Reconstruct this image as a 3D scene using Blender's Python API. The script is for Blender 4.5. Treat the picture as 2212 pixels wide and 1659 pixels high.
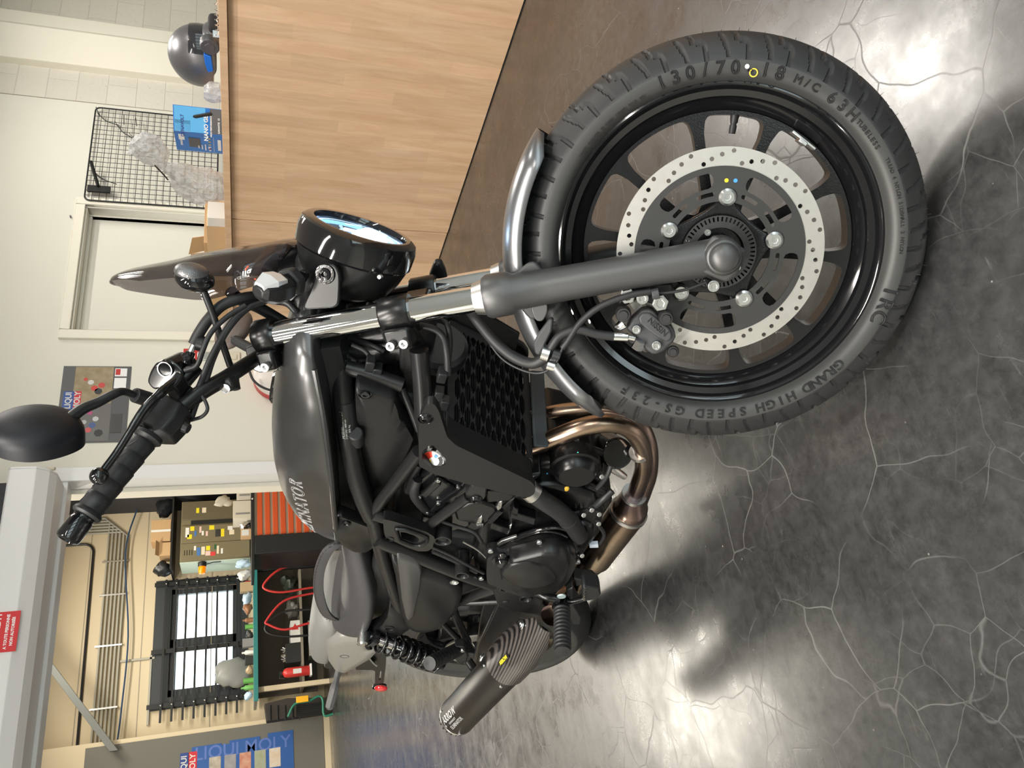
import bpy, bmesh, math, random
import numpy as np
from mathutils import Vector, Matrix
random.seed(7)
for o in list(bpy.data.objects): bpy.data.objects.remove(o, do_unlink=True)
SC = bpy.context.scene
COL = SC.collection
R2 = math.radians

# ---------------------------------------------------------------- camera (photo was taken with the phone turned on its side)
FPX = 1661.0; PITCH = R2(19.2); YAW = R2(29.62); HC = 1.0117
cy, sy = math.cos(YAW), math.sin(YAW)
RZ = np.array([[cy, sy, 0], [-sy, cy, 0], [0, 0, 1.0]])
CF = RZ @ np.array([0, math.cos(PITCH), -math.sin(PITCH)])
CU = RZ @ np.array([0, math.sin(PITCH), math.cos(PITCH)])
CR = RZ @ np.array([1.0, 0, 0])
CO = np.array([0, 0, HC])
cam = bpy.data.cameras.new('camera'); cam.sensor_width = 36; cam.lens = 36 * FPX / 2212.0
cam.clip_start = 0.02; cam.clip_end = 100
camo = bpy.data.objects.new('camera', cam); COL.objects.link(camo)
mx = Matrix.Identity(4)
for i in range(3):
    mx[i][0] = -CU[i]; mx[i][1] = CR[i]; mx[i][2] = -CF[i]; mx[i][3] = CO[i]
camo.matrix_world = mx
SC.camera = camo

# ---------------------------------------------------------------- exposure, world, lamps
SC.view_settings.view_transform = 'Standard'
SC.view_settings.look = 'None'
SC.view_settings.gamma = 1.0
SC.view_settings.use_curve_mapping = False
SC.view_settings.exposure = 0.47
w = bpy.data.worlds.new('world'); SC.world = w; w.use_nodes = True
w.node_tree.nodes['Background'].inputs[0].default_value = (0.80, 0.96, 1.0, 1)
w.node_tree.nodes['Background'].inputs[1].default_value = 3.2

LAMPS = []
ADDED_SHOPFRONT = [(-2.9, 1.15), (-1.3, 1.15), (0.3, 1.15), (1.9, 1.15), (3.5, 1.15), (5.1, 1.15)]   # unseen glazing added for highlights behind the camera: x of each bay, width
def area_lamp(loc, sx, sy_, power, col, rot=(0, 0, 0)):
    l = bpy.data.lights.new('ceiling_or_fill_lamp', 'AREA'); l.shape = 'RECTANGLE'; l.size = sx; l.size_y = sy_
    l.energy = power; l.color = col
    o = bpy.data.objects.new('ceiling_or_fill_lamp', l); COL.objects.link(o); o.location = loc; o.rotation_euler = rot
    LAMPS.append(o); return o
WARM = (1.0, 0.95, 0.875); COOL = (0.93, 0.97, 1.0)
CEIL = 3.0
# long tubes over the showroom and panels over the workshop behind
TUBES = [(3.45, 2.2, 0.9, 0.5, 33), (4.7, 3.2, 1.2, 0.12, 34), (3.3, -0.3, 1.2, 0.12, 30), (0.3, 0.3, 0.12, 1.2, 42), (-0.8, 0.5, 0.12, 1.2, 62), (-1.9, 0.7, 0.12, 1.2, 62), (-3.0, 2.4, 0.12, 1.2, 55), (0.2, -2.2, 1.4, 0.16, 40)]  # second entry is an added light that brightens the door wall
for x, y, sx_, sy__, p in TUBES:
    area_lamp((x, y, CEIL - 0.06), sx_, sy__, p, WARM)
SHOP = [(-0.3, 5.9, 1.3, 0.3, 60), (0.75, 7.5, 1.7, 0.6, 125), (3.2, 7.4, 1.3, 0.3, 60), (2.6, 9.6, 1.3, 0.3, 60)]  # widest one is added for the soft glow on the floor
for x, y, sx_, sy__, p in SHOP:
    area_lamp((x, y, 3.5), sx_, sy__, p, (1.0, 0.93, 0.80))

for x, wd in ADDED_SHOPFRONT:
    area_lamp((x, -4.75, 1.55), wd, 2.1, 20, COOL, (R2(90), 0, R2(180)))  # added cool fill lights outside the unseen glazing, for streaks on chrome
# ---------------------------------------------------------------- pixel <-> world helpers (used to place things on known planes)
def ray(px, py):
    return CF + CR * ((1659 - py) - 829.5) / FPX - CU * (px - 1106) / FPX
def PX(px, py, x):
    d = ray(px, py); return CO + d * x / d[0]
def PY(px, py, y):
    d = ray(px, py); return CO + d * y / d[1]
def PZ(px, py, z=0.0):
    d = ray(px, py); return CO + d * (z - HC) / d[2]
# motorcycle frame: x forward, y left, z up (leans 10.6 deg on its stand), and the steered frame (bars 35 deg to the left)
BM = np.array([[0.1426140513730571, 0.9726814877016389, 0.18317192970946572], [-0.9897596286290022, 0.14128697086013603, 0.020343780409420933], [-0.00609178850114515, -0.18419749006892983, 0.9828703753624706]])
BT = np.array([0.6334444556803001, 0.7990720358623751, -0.008181531449696139])
SM = np.array([[0.8644040014871789, -0.4966658473682854, -0.07828638624241335], [0.4966658473682854, 0.8192053353162385, 0.28675016067537307], [-0.07828638624241335, -0.28675016067537307, 0.9548013338290596]])
SA = np.array([-0.047804602288901016, 0.0, 0.2924])
def BK(px, py, y):
    d = BM.T @ ray(px, py); o = BM.T @ (CO - BT); return o + d * (y - o[1]) / d[1]
def BX(px, py, x):
    d = BM.T @ ray(px, py); o = BM.T @ (CO - BT); return o + d * (x - o[0]) / d[0]
def ST(px, py, y):
    Mi = BM @ SM; d = Mi.T @ ray(px, py); o = SM.T @ (BM.T @ (CO - BT) - SA) + SA; return o + d * (y - o[1]) / d[1]
def SX(px, py, x):
    Mi = BM @ SM; d = Mi.T @ ray(px, py); o = SM.T @ (BM.T @ (CO - BT) - SA) + SA; return o + d * (x - o[0]) / d[0]
def S2B(p): return SA + SM @ (np.asarray(p, float) - SA)

# ---------------------------------------------------------------- materials
def mat(name, col, rough=0.5, metal=0.0, spec=0.5, coat=0.0, emit=None, estr=0, alpha=1.0, trans=0.0, ior=1.45, bump=None, noise=None, aniso=0.0):
    m = bpy.data.materials.new(name); m.use_nodes = True
    nt = m.node_tree; b = nt.nodes['Principled BSDF']
    b.inputs['Base Color'].default_value = (*col, 1); b.inputs['Roughness'].default_value = rough
    b.inputs['Metallic'].default_value = metal; b.inputs['Specular IOR Level'].default_value = spec
    b.inputs['Coat Weight'].default_value = coat; b.inputs['Coat Roughness'].default_value = 0.05
    b.inputs['Transmission Weight'].default_value = trans; b.inputs['IOR'].default_value = ior
    b.inputs['Alpha'].default_value = alpha
    if aniso: b.inputs['Anisotropic'].default_value = aniso
    if emit: b.inputs['Emission Color'].default_value = (*emit, 1); b.inputs['Emission Strength'].default_value = estr
    if noise:   # (scale, colour2, detail)
        tc = nt.nodes.new('ShaderNodeTexCoord'); n = nt.nodes.new('ShaderNodeTexNoise'); n.inputs['Scale'].default_value = noise[0]; n.inputs['Detail'].default_value = noise[2]
        mr = nt.nodes.new('ShaderNodeMix'); mr.data_type = 'RGBA'; mr.inputs[6].default_value = (*col, 1); mr.inputs[7].default_value = (*noise[1], 1)
        nt.links.new(tc.outputs['Object'], n.inputs['Vector']); nt.links.new(n.outputs['Fac'], mr.inputs[0]); nt.links.new(mr.outputs[2], b.inputs['Base Color'])
    if bump:    # (scale, strength, distance)
        tc = nt.nodes.new('ShaderNodeTexCoord'); n = nt.nodes.new('ShaderNodeTexNoise'); n.inputs['Scale'].default_value = bump[0]; n.inputs['Detail'].default_value = 3
        bp = nt.nodes.new('ShaderNodeBump'); bp.inputs['Strength'].default_value = bump[1]; bp.inputs['Distance'].default_value = bump[2]
        nt.links.new(tc.outputs['Object'], n.inputs['Vector']); nt.links.new(n.outputs['Fac'], bp.inputs['Height']); nt.links.new(bp.outputs['Normal'], b.inputs['Normal'])
    return m
Mt = {}
Mt['wall'] = mat('wall_paint', (0.70, 0.68, 0.60), 0.75, bump=(60, 0.08, 0.002), noise=(3, (0.665, 0.645, 0.565), 3))
Mt['wall_far'] = mat('workshop_panel', (0.56, 0.475, 0.33), 0.7)
Mt['column'] = mat('column_paint', (0.76, 0.72, 0.62), 0.65)
Mt['white_metal'] = mat('white_lacquer', (0.72, 0.72, 0.72), 0.4)
Mt['dark_void'] = mat('dark_void_fill', (0.03, 0.03, 0.035), 0.7)
Mt['ceiling'] = mat('ceiling_board', (0.62, 0.60, 0.56), 0.8)
Mt['lamp'] = mat('lamp_diffuser', (0.9, 0.9, 0.88), 0.5, emit=(1.0, 0.93, 0.82), estr=6)
Mt['grey_panel'] = mat('grey_partition', (0.125, 0.12, 0.103), 0.6)
Mt['cardboard'] = mat('cardboard', (0.52, 0.34, 0.18), 0.8, noise=(40, (0.46, 0.30, 0.155), 3))
Mt['blackpaint'] = mat('black_painted_steel', (0.012, 0.013, 0.014), 0.42)
Mt['gloss'] = mat('gloss_black', (0.006, 0.006, 0.007), 0.07, coat=0.6)
Mt['satin'] = mat('satin_black', (0.0095, 0.0095, 0.010), 0.31, spec=.42, bump=(900, 0.06, 0.0004))
Mt['frame'] = mat('frame_black', (0.013, 0.013, 0.0135), 0.30, spec=.45)
Mt['plastic'] = mat('textured_black_plastic', (0.011, 0.011, 0.0115), 0.38, spec=.36, bump=(1500, 0.12, 0.0003))
Mt['engine'] = mat('engine_black', (0.006, 0.006, 0.0065), 0.27, spec=.45, bump=(700, 0.10, 0.0005))
Mt['engine_gloss'] = mat('engine_gloss', (0.008, 0.008, 0.009), 0.14, bump=(260, 0.25, 0.0008))
Mt['rimgloss'] = mat('rim_gloss_black', (0.006, 0.006, 0.007), 0.10, coat=0.5)
Mt['spoke'] = mat('cast_black', (0.008, 0.008, 0.009), 0.16, bump=(420, 0.35, 0.0009))
Mt['tank'] = mat('tank_matte_black', (0.085, 0.085, 0.086), 0.29, metal=0.72, spec=0.5)
Mt['forkleg'] = mat('fork_leg_satin_metal', (0.085, 0.085, 0.086), 0.42, metal=0.6, bump=(900, 0.06, 0.0004))
Mt['rubber'] = mat('rubber_black', (0.016, 0.016, 0.017), 0.5)
Mt['tyre'] = mat('tyre_rubber', (0.021, 0.021, 0.022), 0.48, bump=(500, 0.05, 0.0004))
Mt['tyre_side'] = mat('tyre_sidewall', (0.040, 0.040, 0.039), 0.46)
Mt['seat'] = mat('seat_vinyl', (0.045, 0.044, 0.047), 0.45, bump=(700, 0.16, 0.0006))
Mt['chrome'] = mat('chrome', (0.86, 0.87, 0.90), 0.05, metal=1.0)
Mt['steel'] = mat('brushed_steel', (0.62, 0.61, 0.60), 0.30, metal=1.0, aniso=0.4)
Mt['disc'] = mat('disc_steel', (0.60, 0.585, 0.55), 0.40, metal=0.9, noise=(60, (0.50, 0.48, 0.45), 6))
Mt['zinc'] = mat('zinc_bolt', (0.66, 0.66, 0.66), 0.28, metal=1.0)
Mt['carrier'] = mat('disc_carrier', (0.024, 0.024, 0.024), 0.50)
Mt['titan'] = mat('heated_titanium', (0.36, 0.24, 0.16), 0.26, metal=1.0)
Mt['white_txt'] = mat('white_print', (0.50, 0.50, 0.50), 0.5)
Mt['smoke'] = mat('smoked_acrylic', (0.024, 0.017, 0.019), 0.03, trans=0.0, alpha=0.56, coat=0.5)
Mt['glass'] = mat('clear_glass', (1, 1, 1), 0.0, trans=1.0, ior=1.3)
Mt['red'] = mat('red_plastic', (0.55, 0.02, 0.02), 0.3)
Mt['redpaint'] = mat('red_enamel', (0.50, 0.035, 0.03), 0.35)
Mt['caliper'] = mat('caliper_grey', (0.042, 0.043, 0.045), 0.52, bump=(900, 0.15, 0.0004))

# ---------------------------------------------------------------- mesh helpers
def V(*a): return np.array(a, float)
def nrm(v): v = np.asarray(v, float); return v / (np.linalg.norm(v) + 1e-12)
def basis(d):
    d = nrm(d); a = V(0, 0, 1) if abs(d[2]) < 0.9 else V(1, 0, 0)
    x = nrm(np.cross(a, d)); return x, np.cross(d, x), d
class MB:
    def __init__(s): s.v = []; s.f = []; s.mi = []
    def add(s, vs, fs, m=0):
        n = len(s.v); s.v += [tuple(float(c) for c in p) for p in vs]; s.f += [tuple(i + n for i in f) for f in fs]; s.mi += [m] * len(fs); return s
    def box(s, a, b, m=0, R=None, c=None):
        x0, y0, z0 = a; x1, y1, z1 = b
        vs = [(x0, y0, z0), (x1, y0, z0), (x1, y1, z0), (x0, y1, z0), (x0, y0, z1), (x1, y0, z1), (x1, y1, z1), (x0, y1, z1)]
        if R is not None: vs = [np.asarray(R) @ np.array(p, float) + (0 if c is None else np.asarray(c)) for p in vs]
        return s.add(vs, [(0, 3, 2, 1), (4, 5, 6, 7), (0, 1, 5, 4), (1, 2, 6, 5), (2, 3, 7, 6), (3, 0, 4, 7)], m)
    def tube(s, path, r, n=16, cap=True, m=0, flat=None):
        P = [np.asarray(p, float) for p in path]; k = len(P)
        rr = r if hasattr(r, '__len__') else [r] * k
        T = [nrm((P[min(i + 1, k - 1)] - P[max(i - 1, 0)])) for i in range(k)]
        x, y, _ = basis(T[0]); vs = []; fs = []
        for i in range(k):
            if i: x = nrm(x - T[i] * (x @ T[i])); y = np.cross(T[i], x)
            for j in range(n):
                a = 2 * math.pi * j / n; q = x * math.cos(a) * rr[i] + y * math.sin(a) * rr[i] * (flat or 1)
                vs.append(P[i] + q)
        for i in range(k - 1):
            for j in range(n):
                a = i * n + j; b = i * n + (j + 1) % n; fs.append((a, b, b + n, a + n))
        if cap: fs.append(tuple(range(n - 1, -1, -1))); fs.append(tuple(range((k - 1) * n, k * n)))
        return s.add(vs, fs, m)
    def lathe(s, prof, o, d, n=32, m=0, x=None, a0=0, a1=2 * math.pi, closed=False):
        # prof: list of (radius, height along d)
        bx, by, bz = basis(d)
        if x is not None: bx = nrm(np.asarray(x, float) - bz * (np.asarray(x) @ bz)); by = np.cross(bz, bx)
        full = abs(a1 - a0 - 2 * math.pi) < 1e-6; nn = n if full else n + 1
        vs = []; fs = []
        for r, h in prof:
            for j in range(nn):
                a = a0 + (a1 - a0) * j / n; vs.append(np.asarray(o) + bz * h + (bx * math.cos(a) + by * math.sin(a)) * r)
        K = len(prof); rng = range(K) if closed else range(K - 1)
        for i in rng:
            i2 = (i + 1) % K
            for j in range(n):
                j2 = (j + 1) % nn; fs.append((i * nn + j, i * nn + j2, i2 * nn + j2, i2 * nn + j))
        return s.add(vs, fs, m)
    def disk(s, o, d, r, h, n=24, m=0, bev=0.0):
        p = [(0.0001, 0), (r, 0), (r, h - bev), (r - bev, h), (0.0001, h)] if bev else [(0.0001, 0), (r, 0), (r, h), (0.0001, h)]
        return s.lathe(p, o, d, n, m)
    def prism(s, poly, vec, m=0):
        poly = [np.asarray(p, float) for p in poly]; n = len(poly); vec = np.asarray(vec, float)
        vs = poly + [p + vec for p in poly]
        fs = [tuple(range(n - 1, -1, -1)), tuple(range(n, 2 * n))] + [(i, (i + 1) % n, n + (i + 1) % n, n + i) for i in range(n)]
        return s.add(vs, fs, m)
    def loft(s, secs, cap=True, m=0, closed=True):
        n = len(secs[0]); vs = [p for q in secs for p in q]; fs = []
        for i in range(len(secs) - 1):
            for j in range(n if closed else n - 1):
                a = i * n + j; b = i * n + (j + 1) % n; fs.append((a, b, b + n, a + n))
        if cap: fs.append(tuple(range(n - 1, -1, -1))); fs.append(tuple(range((len(secs) - 1) * n, len(secs) * n)))
        return s.add(vs, fs, m)
    def ell(s, c, r, nu=20, nv=12, m=0, R=None):
        vs = []; fs = []; R = np.eye(3) if R is None else np.asarray(R)
        for i in range(nv + 1):
            t = math.pi * i / nv
            for j in range(nu):
                a = 2 * math.pi * j / nu
                vs.append(np.asarray(c) + R @ V(r[0] * math.sin(t) * math.cos(a), r[1] * math.sin(t) * math.sin(a), r[2] * math.cos(t)))
        for i in range(nv):
            for j in range(nu):
                a = i * nu + j; b = i * nu + (j + 1) % nu; fs.append((a, a + nu, b + nu, b))
        return s.add(vs, fs, m)
    def mesh(s, me, f=None, m=0):
        vs = [np.array(v.co) for v in me.vertices]
        if f: vs = [f(p) for p in vs]
        return s.add(vs, [tuple(p.vertices) for p in me.polygons], m)
    def build(s, name, mats, parent=None, smooth=40, bevel=0, sub=0, fr=None, segs=2):
        me = bpy.data.meshes.new(name)
        vs = s.v if fr is None else [tuple(fr(np.array(p))) for p in s.v]
        me.from_pydata(vs, [], s.f)
        if not isinstance(mats, (list, tuple)): mats = [mats]
        for q in mats: me.materials.append(q)
        for p, i in zip(me.polygons, s.mi): p.material_index = i
        bm = bmesh.new(); bm.from_mesh(me); bmesh.ops.remove_doubles(bm, verts=bm.verts, dist=1e-6)
        bmesh.ops.recalc_face_normals(bm, faces=bm.faces)
        if smooth:
            c = math.radians(smooth)
            for f in bm.faces: f.smooth = True
            for e in bm.edges:
                if len(e.link_faces) == 2 and e.calc_face_angle(0) > c: e.smooth = False
        bm.to_mesh(me); bm.free(); me.update()
        o = bpy.data.objects.new(name, me); COL.objects.link(o)
        if bevel:
            b = o.modifiers.new('bevel', 'BEVEL'); b.width = bevel; b.segments = segs; b.limit_method = 'ANGLE'; b.angle_limit = R2(35); b.harden_normals = False
        if sub:
            b = o.modifiers.new('sub', 'SUBSURF'); b.levels = sub; b.render_levels = sub
        if parent is not None: o.parent = parent
        return o
def tag(o, label=None, cat=None, group=None, kind=None):
    if label: o['label'] = label
    if cat: o['category'] = cat
    if group: o['group'] = group
    if kind: o['kind'] = kind
    return o
def empty(name, loc, label, cat, group=None, rz=0.0):
    o = bpy.data.objects.new(name, None); COL.objects.link(o); o.location = loc; o.rotation_euler = (0, 0, rz); o.empty_display_size = 0.1
    tag(o, label, cat, group); return o
def keep(o, parent):      # parent without moving (verts were given in world space; parent has a translation only)
    o.parent = parent; o.matrix_parent_inverse = parent.matrix_world.inverted() if False else Matrix.Translation(-Vector(parent.location)); return o
def arc(c, r, a0, a1, n, ex, ey):
    return [np.asarray(c) + np.asarray(ex) * r * math.cos(a0 + (a1 - a0) * i / n) + np.asarray(ey) * r * math.sin(a0 + (a1 - a0) * i / n) for i in range(n + 1)]
def spline(pts, n=8):
    P = [np.asarray(p, float) for p in pts]; out = []
    for i in range(len(P) - 1):
        p0 = P[i - 1] if i else 2 * P[0] - P[1]; p1 = P[i]; p2 = P[i + 1]; p3 = P[i + 2] if i + 2 < len(P) else 2 * P[-1] - P[-2]
        for k in range(n):
            t = k / n; out.append(0.5 * ((2 * p1) + (-p0 + p2) * t + (2 * p0 - 5 * p1 + 4 * p2 - p3) * t * t + (-p0 + 3 * p1 - 3 * p2 + p3) * t ** 3))
    out.append(P[-1]); return out
def rnd(poly, r, n=4):     # round the corners of a polygon (2d or 3d points)
    P = [np.asarray(p, float) for p in poly]; out = []; k = len(P)
    for i in range(k):
        a, b, c = P[i - 1], P[i], P[(i + 1) % k]
        la, lc = np.linalg.norm(a - b), np.linalg.norm(c - b); q = min(r, la * 0.45, lc * 0.45)
        s0 = b + (a - b) / la * q; s1 = b + (c - b) / lc * q
        for j in range(n + 1):
            t = j / n; out.append((1 - t) ** 2 * s0 + 2 * t * (1 - t) * b + t * t * s1)
    return out
def plate(loops, th, bev=0.0, res=1):
    """2d loops (outer + holes) -> mesh extruded th along +z (0..th)"""
    cu = bpy.data.curves.new('tmp', 'CURVE'); cu.dimensions = '2D'; cu.fill_mode = 'BOTH'
    cu.extrude = th / 2 - bev; cu.bevel_depth = bev; cu.bevel_resolution = res; cu.offset = -bev
    for lp in loops:
        sp = cu.splines.new('POLY'); sp.points.add(len(lp) - 1)
        for i, p in enumerate(lp): sp.points[i].co = (float(p[0]), float(p[1]), 0, 1)
        sp.use_cyclic_u = True
    ob = bpy.data.objects.new('tmp', cu); COL.objects.link(ob)
    dg = bpy.context.evaluated_depsgraph_get(); me = bpy.data.meshes.new_from_object(ob.evaluated_get(dg))
    bpy.data.objects.remove(ob); bpy.data.curves.remove(cu)
    for v in me.vertices: v.co.z += th / 2
    return me
def plate_fill(outer, holes, th):
    """polygon with holes -> closed slab 0..th along z, filled by triangulation"""
    bm = bmesh.new(); loops = []
    for lp in [outer] + list(holes):
        vs = [bm.verts.new((float(p[0]), float(p[1]), 0)) for p in lp]; es = [bm.edges.new((vs[i], vs[(i + 1) % len(vs)])) for i in range(len(vs))]; loops.append((vs, es))
    r = bmesh.ops.triangle_fill(bm, use_beauty=True, use_dissolve=False, edges=[e for l in loops for e in l[1]])
    f0 = [f for f in bm.faces]; d = bmesh.ops.duplicate(bm, geom=bm.verts[:] + bm.edges[:] + f0)
    vm = d['vert_map']
    for v in bm.verts: v.index = -1
    pairs = {}
    for l in loops:
        for v in l[0]: pairs[v] = vm[v]
    for v in [g for g in d['geom'] if isinstance(g, bmesh.types.BMVert)]: v.co.z = th
    for l in loops:
        n = len(l[0])
        for i in range(n):
            a, b = l[0][i], l[0][(i + 1) % n]; bm.faces.new((a, b, pairs[b], pairs[a]))
    me = bpy.data.meshes.new('tmp'); bm.to_mesh(me); bm.free(); return me
def text_mesh(s, size, ext=0.0005, outline=0.0, align='CENTER', shear=0.0, bold=0.0, spacing=1.0):
    cu = bpy.data.curves.new('tmp', 'FONT'); cu.body = s; cu.size = size; cu.align_x = align; cu.align_y = 'CENTER'; cu.shear = shear; cu.space_character = spacing
    cu.resolution_u = 3
    if outline: cu.fill_mode = 'NONE'; cu.bevel_depth = outline; cu.bevel_resolution = 0
    else: cu.extrude = ext; cu.offset = bold
    ob = bpy.data.objects.new('tmp', cu); COL.objects.link(ob)
    dg = bpy.context.evaluated_depsgraph_get(); me = bpy.data.meshes.new_from_object(ob.evaluated_get(dg))
    bpy.data.objects.remove(ob); bpy.data.curves.remove(cu)
    return me
def onplane(o, ex, ey, ez=None):
    o = np.asarray(o, float); ex = nrm(ex); ey = nrm(ey); ez = np.cross(ex, ey) if ez is None else nrm(ez)
    return lambda p: o + ex * p[0] + ey * p[1] + ez * p[2]
# ================================================================ the setting
YB = 4.6       # wall with door, poster and workshop opening
YF = 11.2      # far wall of the workshop
def struct(name, mb, mats, **k):
    o = mb.build(name, mats, **k); o['kind'] = 'structure'; return o

# polished concrete floor: worn dark screed with hairline cracks, specks and scuffs
m = bpy.data.materials.new('concrete_floor'); m.use_nodes = True; nt = m.node_tree; L = nt.links.new
b = nt.nodes['Principled BSDF']; tc = nt.nodes.new('ShaderNodeTexCoord')
def nz(scale, det=4, rough=0.6, vec=None, dist=0):
    n = nt.nodes.new('ShaderNodeTexNoise'); n.inputs['Scale'].default_value = scale; n.inputs['Detail'].default_value = det; n.inputs['Roughness'].default_value = rough; n.inputs['Distortion'].default_value = dist
    L(vec or tc.outputs['Object'], n.inputs['Vector']); return n
def ramp(src, stops):
    r = nt.nodes.new('ShaderNodeValToRGB'); e = r.color_ramp.elements
    while len(e) < len(stops): e.new(0.5)
    for i, (p, c) in enumerate(stops): e[i].position = p; e[i].color = (*c, 1) if len(c) == 3 else c
    L(src, r.inputs[0]); return r
def mixc(f, a, c2, mode='MIX'):
    x = nt.nodes.new('ShaderNodeMix'); x.data_type = 'RGBA'; x.blend_type = mode
    if hasattr(f, 'is_output') or not isinstance(f, (int, float)): L(f, x.inputs[0])
    else: x.inputs[0].default_value = f
    for i, s_ in ((6, a), (7, c2)):
        if isinstance(s_, tuple): x.inputs[i].default_value = (*s_, 1)
        else: L(s_, x.inputs[i])
    return x.outputs[2]
g = lambda v: (v, v, v)
big = nz(1.1, 5, 0.6); base = ramp(big.outputs['Fac'], [(0.30, (0.016, 0.016, 0.017)), (0.55, (0.031, 0.031, 0.031)), (0.75, (0.060, 0.059, 0.054))])
fine = nz(34, 9, 0.78); fr_ = ramp(fine.outputs['Fac'], [(0.32, g(0.5)), (0.68, g(1.7))])
c1 = mixc(1.0, base.outputs[0], fr_.outputs[0], 'MULTIPLY')
# warp the coordinates for the cracks
wn = nz(5.0, 2.5, 0.5); sub = nt.nodes.new('ShaderNodeVectorMath'); sub.operation = 'SUBTRACT'; sub.inputs[1].default_value = (0.5, 0.5, 0.5); L(wn.outputs['Color'], sub.inputs[0])
scl = nt.nodes.new('ShaderNodeVectorMath'); scl.operation = 'SCALE'; scl.inputs['Scale'].default_value = 0.10; L(sub.outputs[0], scl.inputs[0])
wad = nt.nodes.new('ShaderNodeVectorMath'); wad.operation = 'ADD'; L(tc.outputs['Object'], wad.inputs[0]); L(scl.outputs[0], wad.inputs[1])
def cracks(scale, wd, seedoff):
    mp = nt.nodes.new('ShaderNodeMapping'); mp.inputs['Location'].default_value = (seedoff, seedoff * 0.7, 0); L(wad.outputs[0], mp.inputs[0])
    v = nt.nodes.new('ShaderNodeTexVoronoi'); v.feature = 'DISTANCE_TO_EDGE'; v.inputs['Scale'].default_value = scale; L(mp.outputs[0], v.inputs['Vector'])
    return ramp(v.outputs['Distance'], [(0.0, g(1)), (wd, g(0))]).outputs[0]
def vmath(op, a, c2):
    x = nt.nodes.new('ShaderNodeMath'); x.operation = op
    for i, s_ in enumerate((a, c2)):
        if isinstance(s_, (int, float)): x.inputs[i].default_value = s_
        else: L(s_, x.inputs[i])
    return x.outputs[0]
msk = ramp(nz(2.3, 3).outputs['Fac'], [(0.42, g(0)), (0.58, g(1))]).outputs[0]
msk2 = ramp(nz(1.7, 3).outputs['Fac'], [(0.45, g(0)), (0.60, g(1))]).outputs[0]
crk = vmath('MAXIMUM', vmath('MULTIPLY', cracks(4.6, 0.0065, 3.1), msk), vmath('MULTIPLY', vmath('MULTIPLY', cracks(9.5, 0.012, 8.3), msk2), 0.45))
c2_ = mixc(vmath('MULTIPLY', crk, 0.7), c1, (0.20, 0.20, 0.195))
# scuffs: stretched noise; specks: small voronoi dots
mp = nt.nodes.new('ShaderNodeMapping'); mp.inputs['Scale'].default_value = (3, 30, 1); mp.inputs['Rotation'].default_value = (0, 0, 0.5); L(tc.outputs['Object'], mp.inputs[0])
sc1 = ramp(nz(3.0, 6, 0.75, mp.outputs[0], 0.8).outputs['Fac'], [(0.60, g(0)), (0.72, g(1))]).outputs[0]
c3 = mixc(vmath('MULTIPLY', sc1, 0.14), c2_, (0.30, 0.30, 0.29))
vo = nt.nodes.new('ShaderNodeTexVoronoi'); vo.inputs['Scale'].default_value = 34; L(tc.outputs['Object'], vo.inputs['Vector'])
sp = ramp(vo.outputs['Distance'], [(0.04, g(1)), (0.075, g(0))]).outputs[0]
spm = ramp(nz(9, 2).outputs['Fac'], [(0.56, g(0)), (0.62, g(1))]).outputs[0]
c4 = mixc(vmath('MULTIPLY', vmath('MULTIPLY', sp, spm), 0.6), c3, (0.5, 0.48, 0.45))
L(c4, b.inputs['Base Color']); b.inputs['Coat Weight'].default_value = 0.55; b.inputs['Coat Roughness'].default_value = 0.22
rr = ramp(nz(6, 5, 0.7).outputs['Fac'], [(0.34, g(0.22)), (0.66, g(0.44))]); L(mixc(vmath('MULTIPLY', crk, 0.9), rr.outputs[0], (0.85, 0.85, 0.85)), b.inputs['Roughness']); spm2 = mixc(crk, (0.85, 0.85, 0.85), (0.1, 0.1, 0.1)); L(spm2, b.inputs['Specular IOR Level'])
bp = nt.nodes.new('ShaderNodeBump'); bp.inputs['Strength'].default_value = 0.30; bp.inputs['Distance'].default_value = 0.003
hh = vmath('SUBTRACT', nz(7, 7, 0.6).outputs['Fac'], vmath('MULTIPLY', crk, 0.5)); L(hh, bp.inputs['Height']); L(bp.outputs[0], b.inputs['Normal'])
Mt['floor'] = m
f = MB(); f.box((-4.2, -4.2, -0.1), (7.0, 11.4, 0)); struct('floor', f, m, smooth=0)

# plaster / block wall material for the right part of the wall
m = bpy.data.materials.new('rough_block_wall'); m.use_nodes = True; nt = m.node_tree; L = nt.links.new; b = nt.nodes['Principled BSDF']; tc = nt.nodes.new('ShaderNodeTexCoord')
pit = ramp(nz(46, 6, 0.75).outputs['Fac'], [(0.30, g(0.30)), (0.36, g(1))]).outputs[0]
sepm = nt.nodes.new('ShaderNodeMapping'); sepm.inputs['Rotation'].default_value = (math.pi / 2, 0, 0); L(tc.outputs['Object'], sepm.inputs[0])
bk = nt.nodes.new('ShaderNodeTexBrick'); bk.inputs['Scale'].default_value = 1.0; bk.inputs['Brick Width'].default_value = 0.5; bk.inputs['Row Height'].default_value = 0.2; bk.inputs['Mortar Size'].default_value = 0.004; bk.inputs['Mortar Smooth'].default_value = 0.6
bk.inputs['Color1'].default_value = (1, 1, 1, 1); bk.inputs['Color2'].default_value = (0.94, 0.94, 0.94, 1); bk.inputs['Mortar'].default_value = (0.88, 0.88, 0.88, 1); L(sepm.outputs[0], bk.inputs['Vector'])
cc = mixc(1.0, (0.66, 0.62, 0.54), pit, 'MULTIPLY'); cc = mixc(1.0, cc, bk.outputs['Color'], 'MULTIPLY'); L(cc, b.inputs['Base Color']); b.inputs['Roughness'].default_value = 0.85
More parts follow.
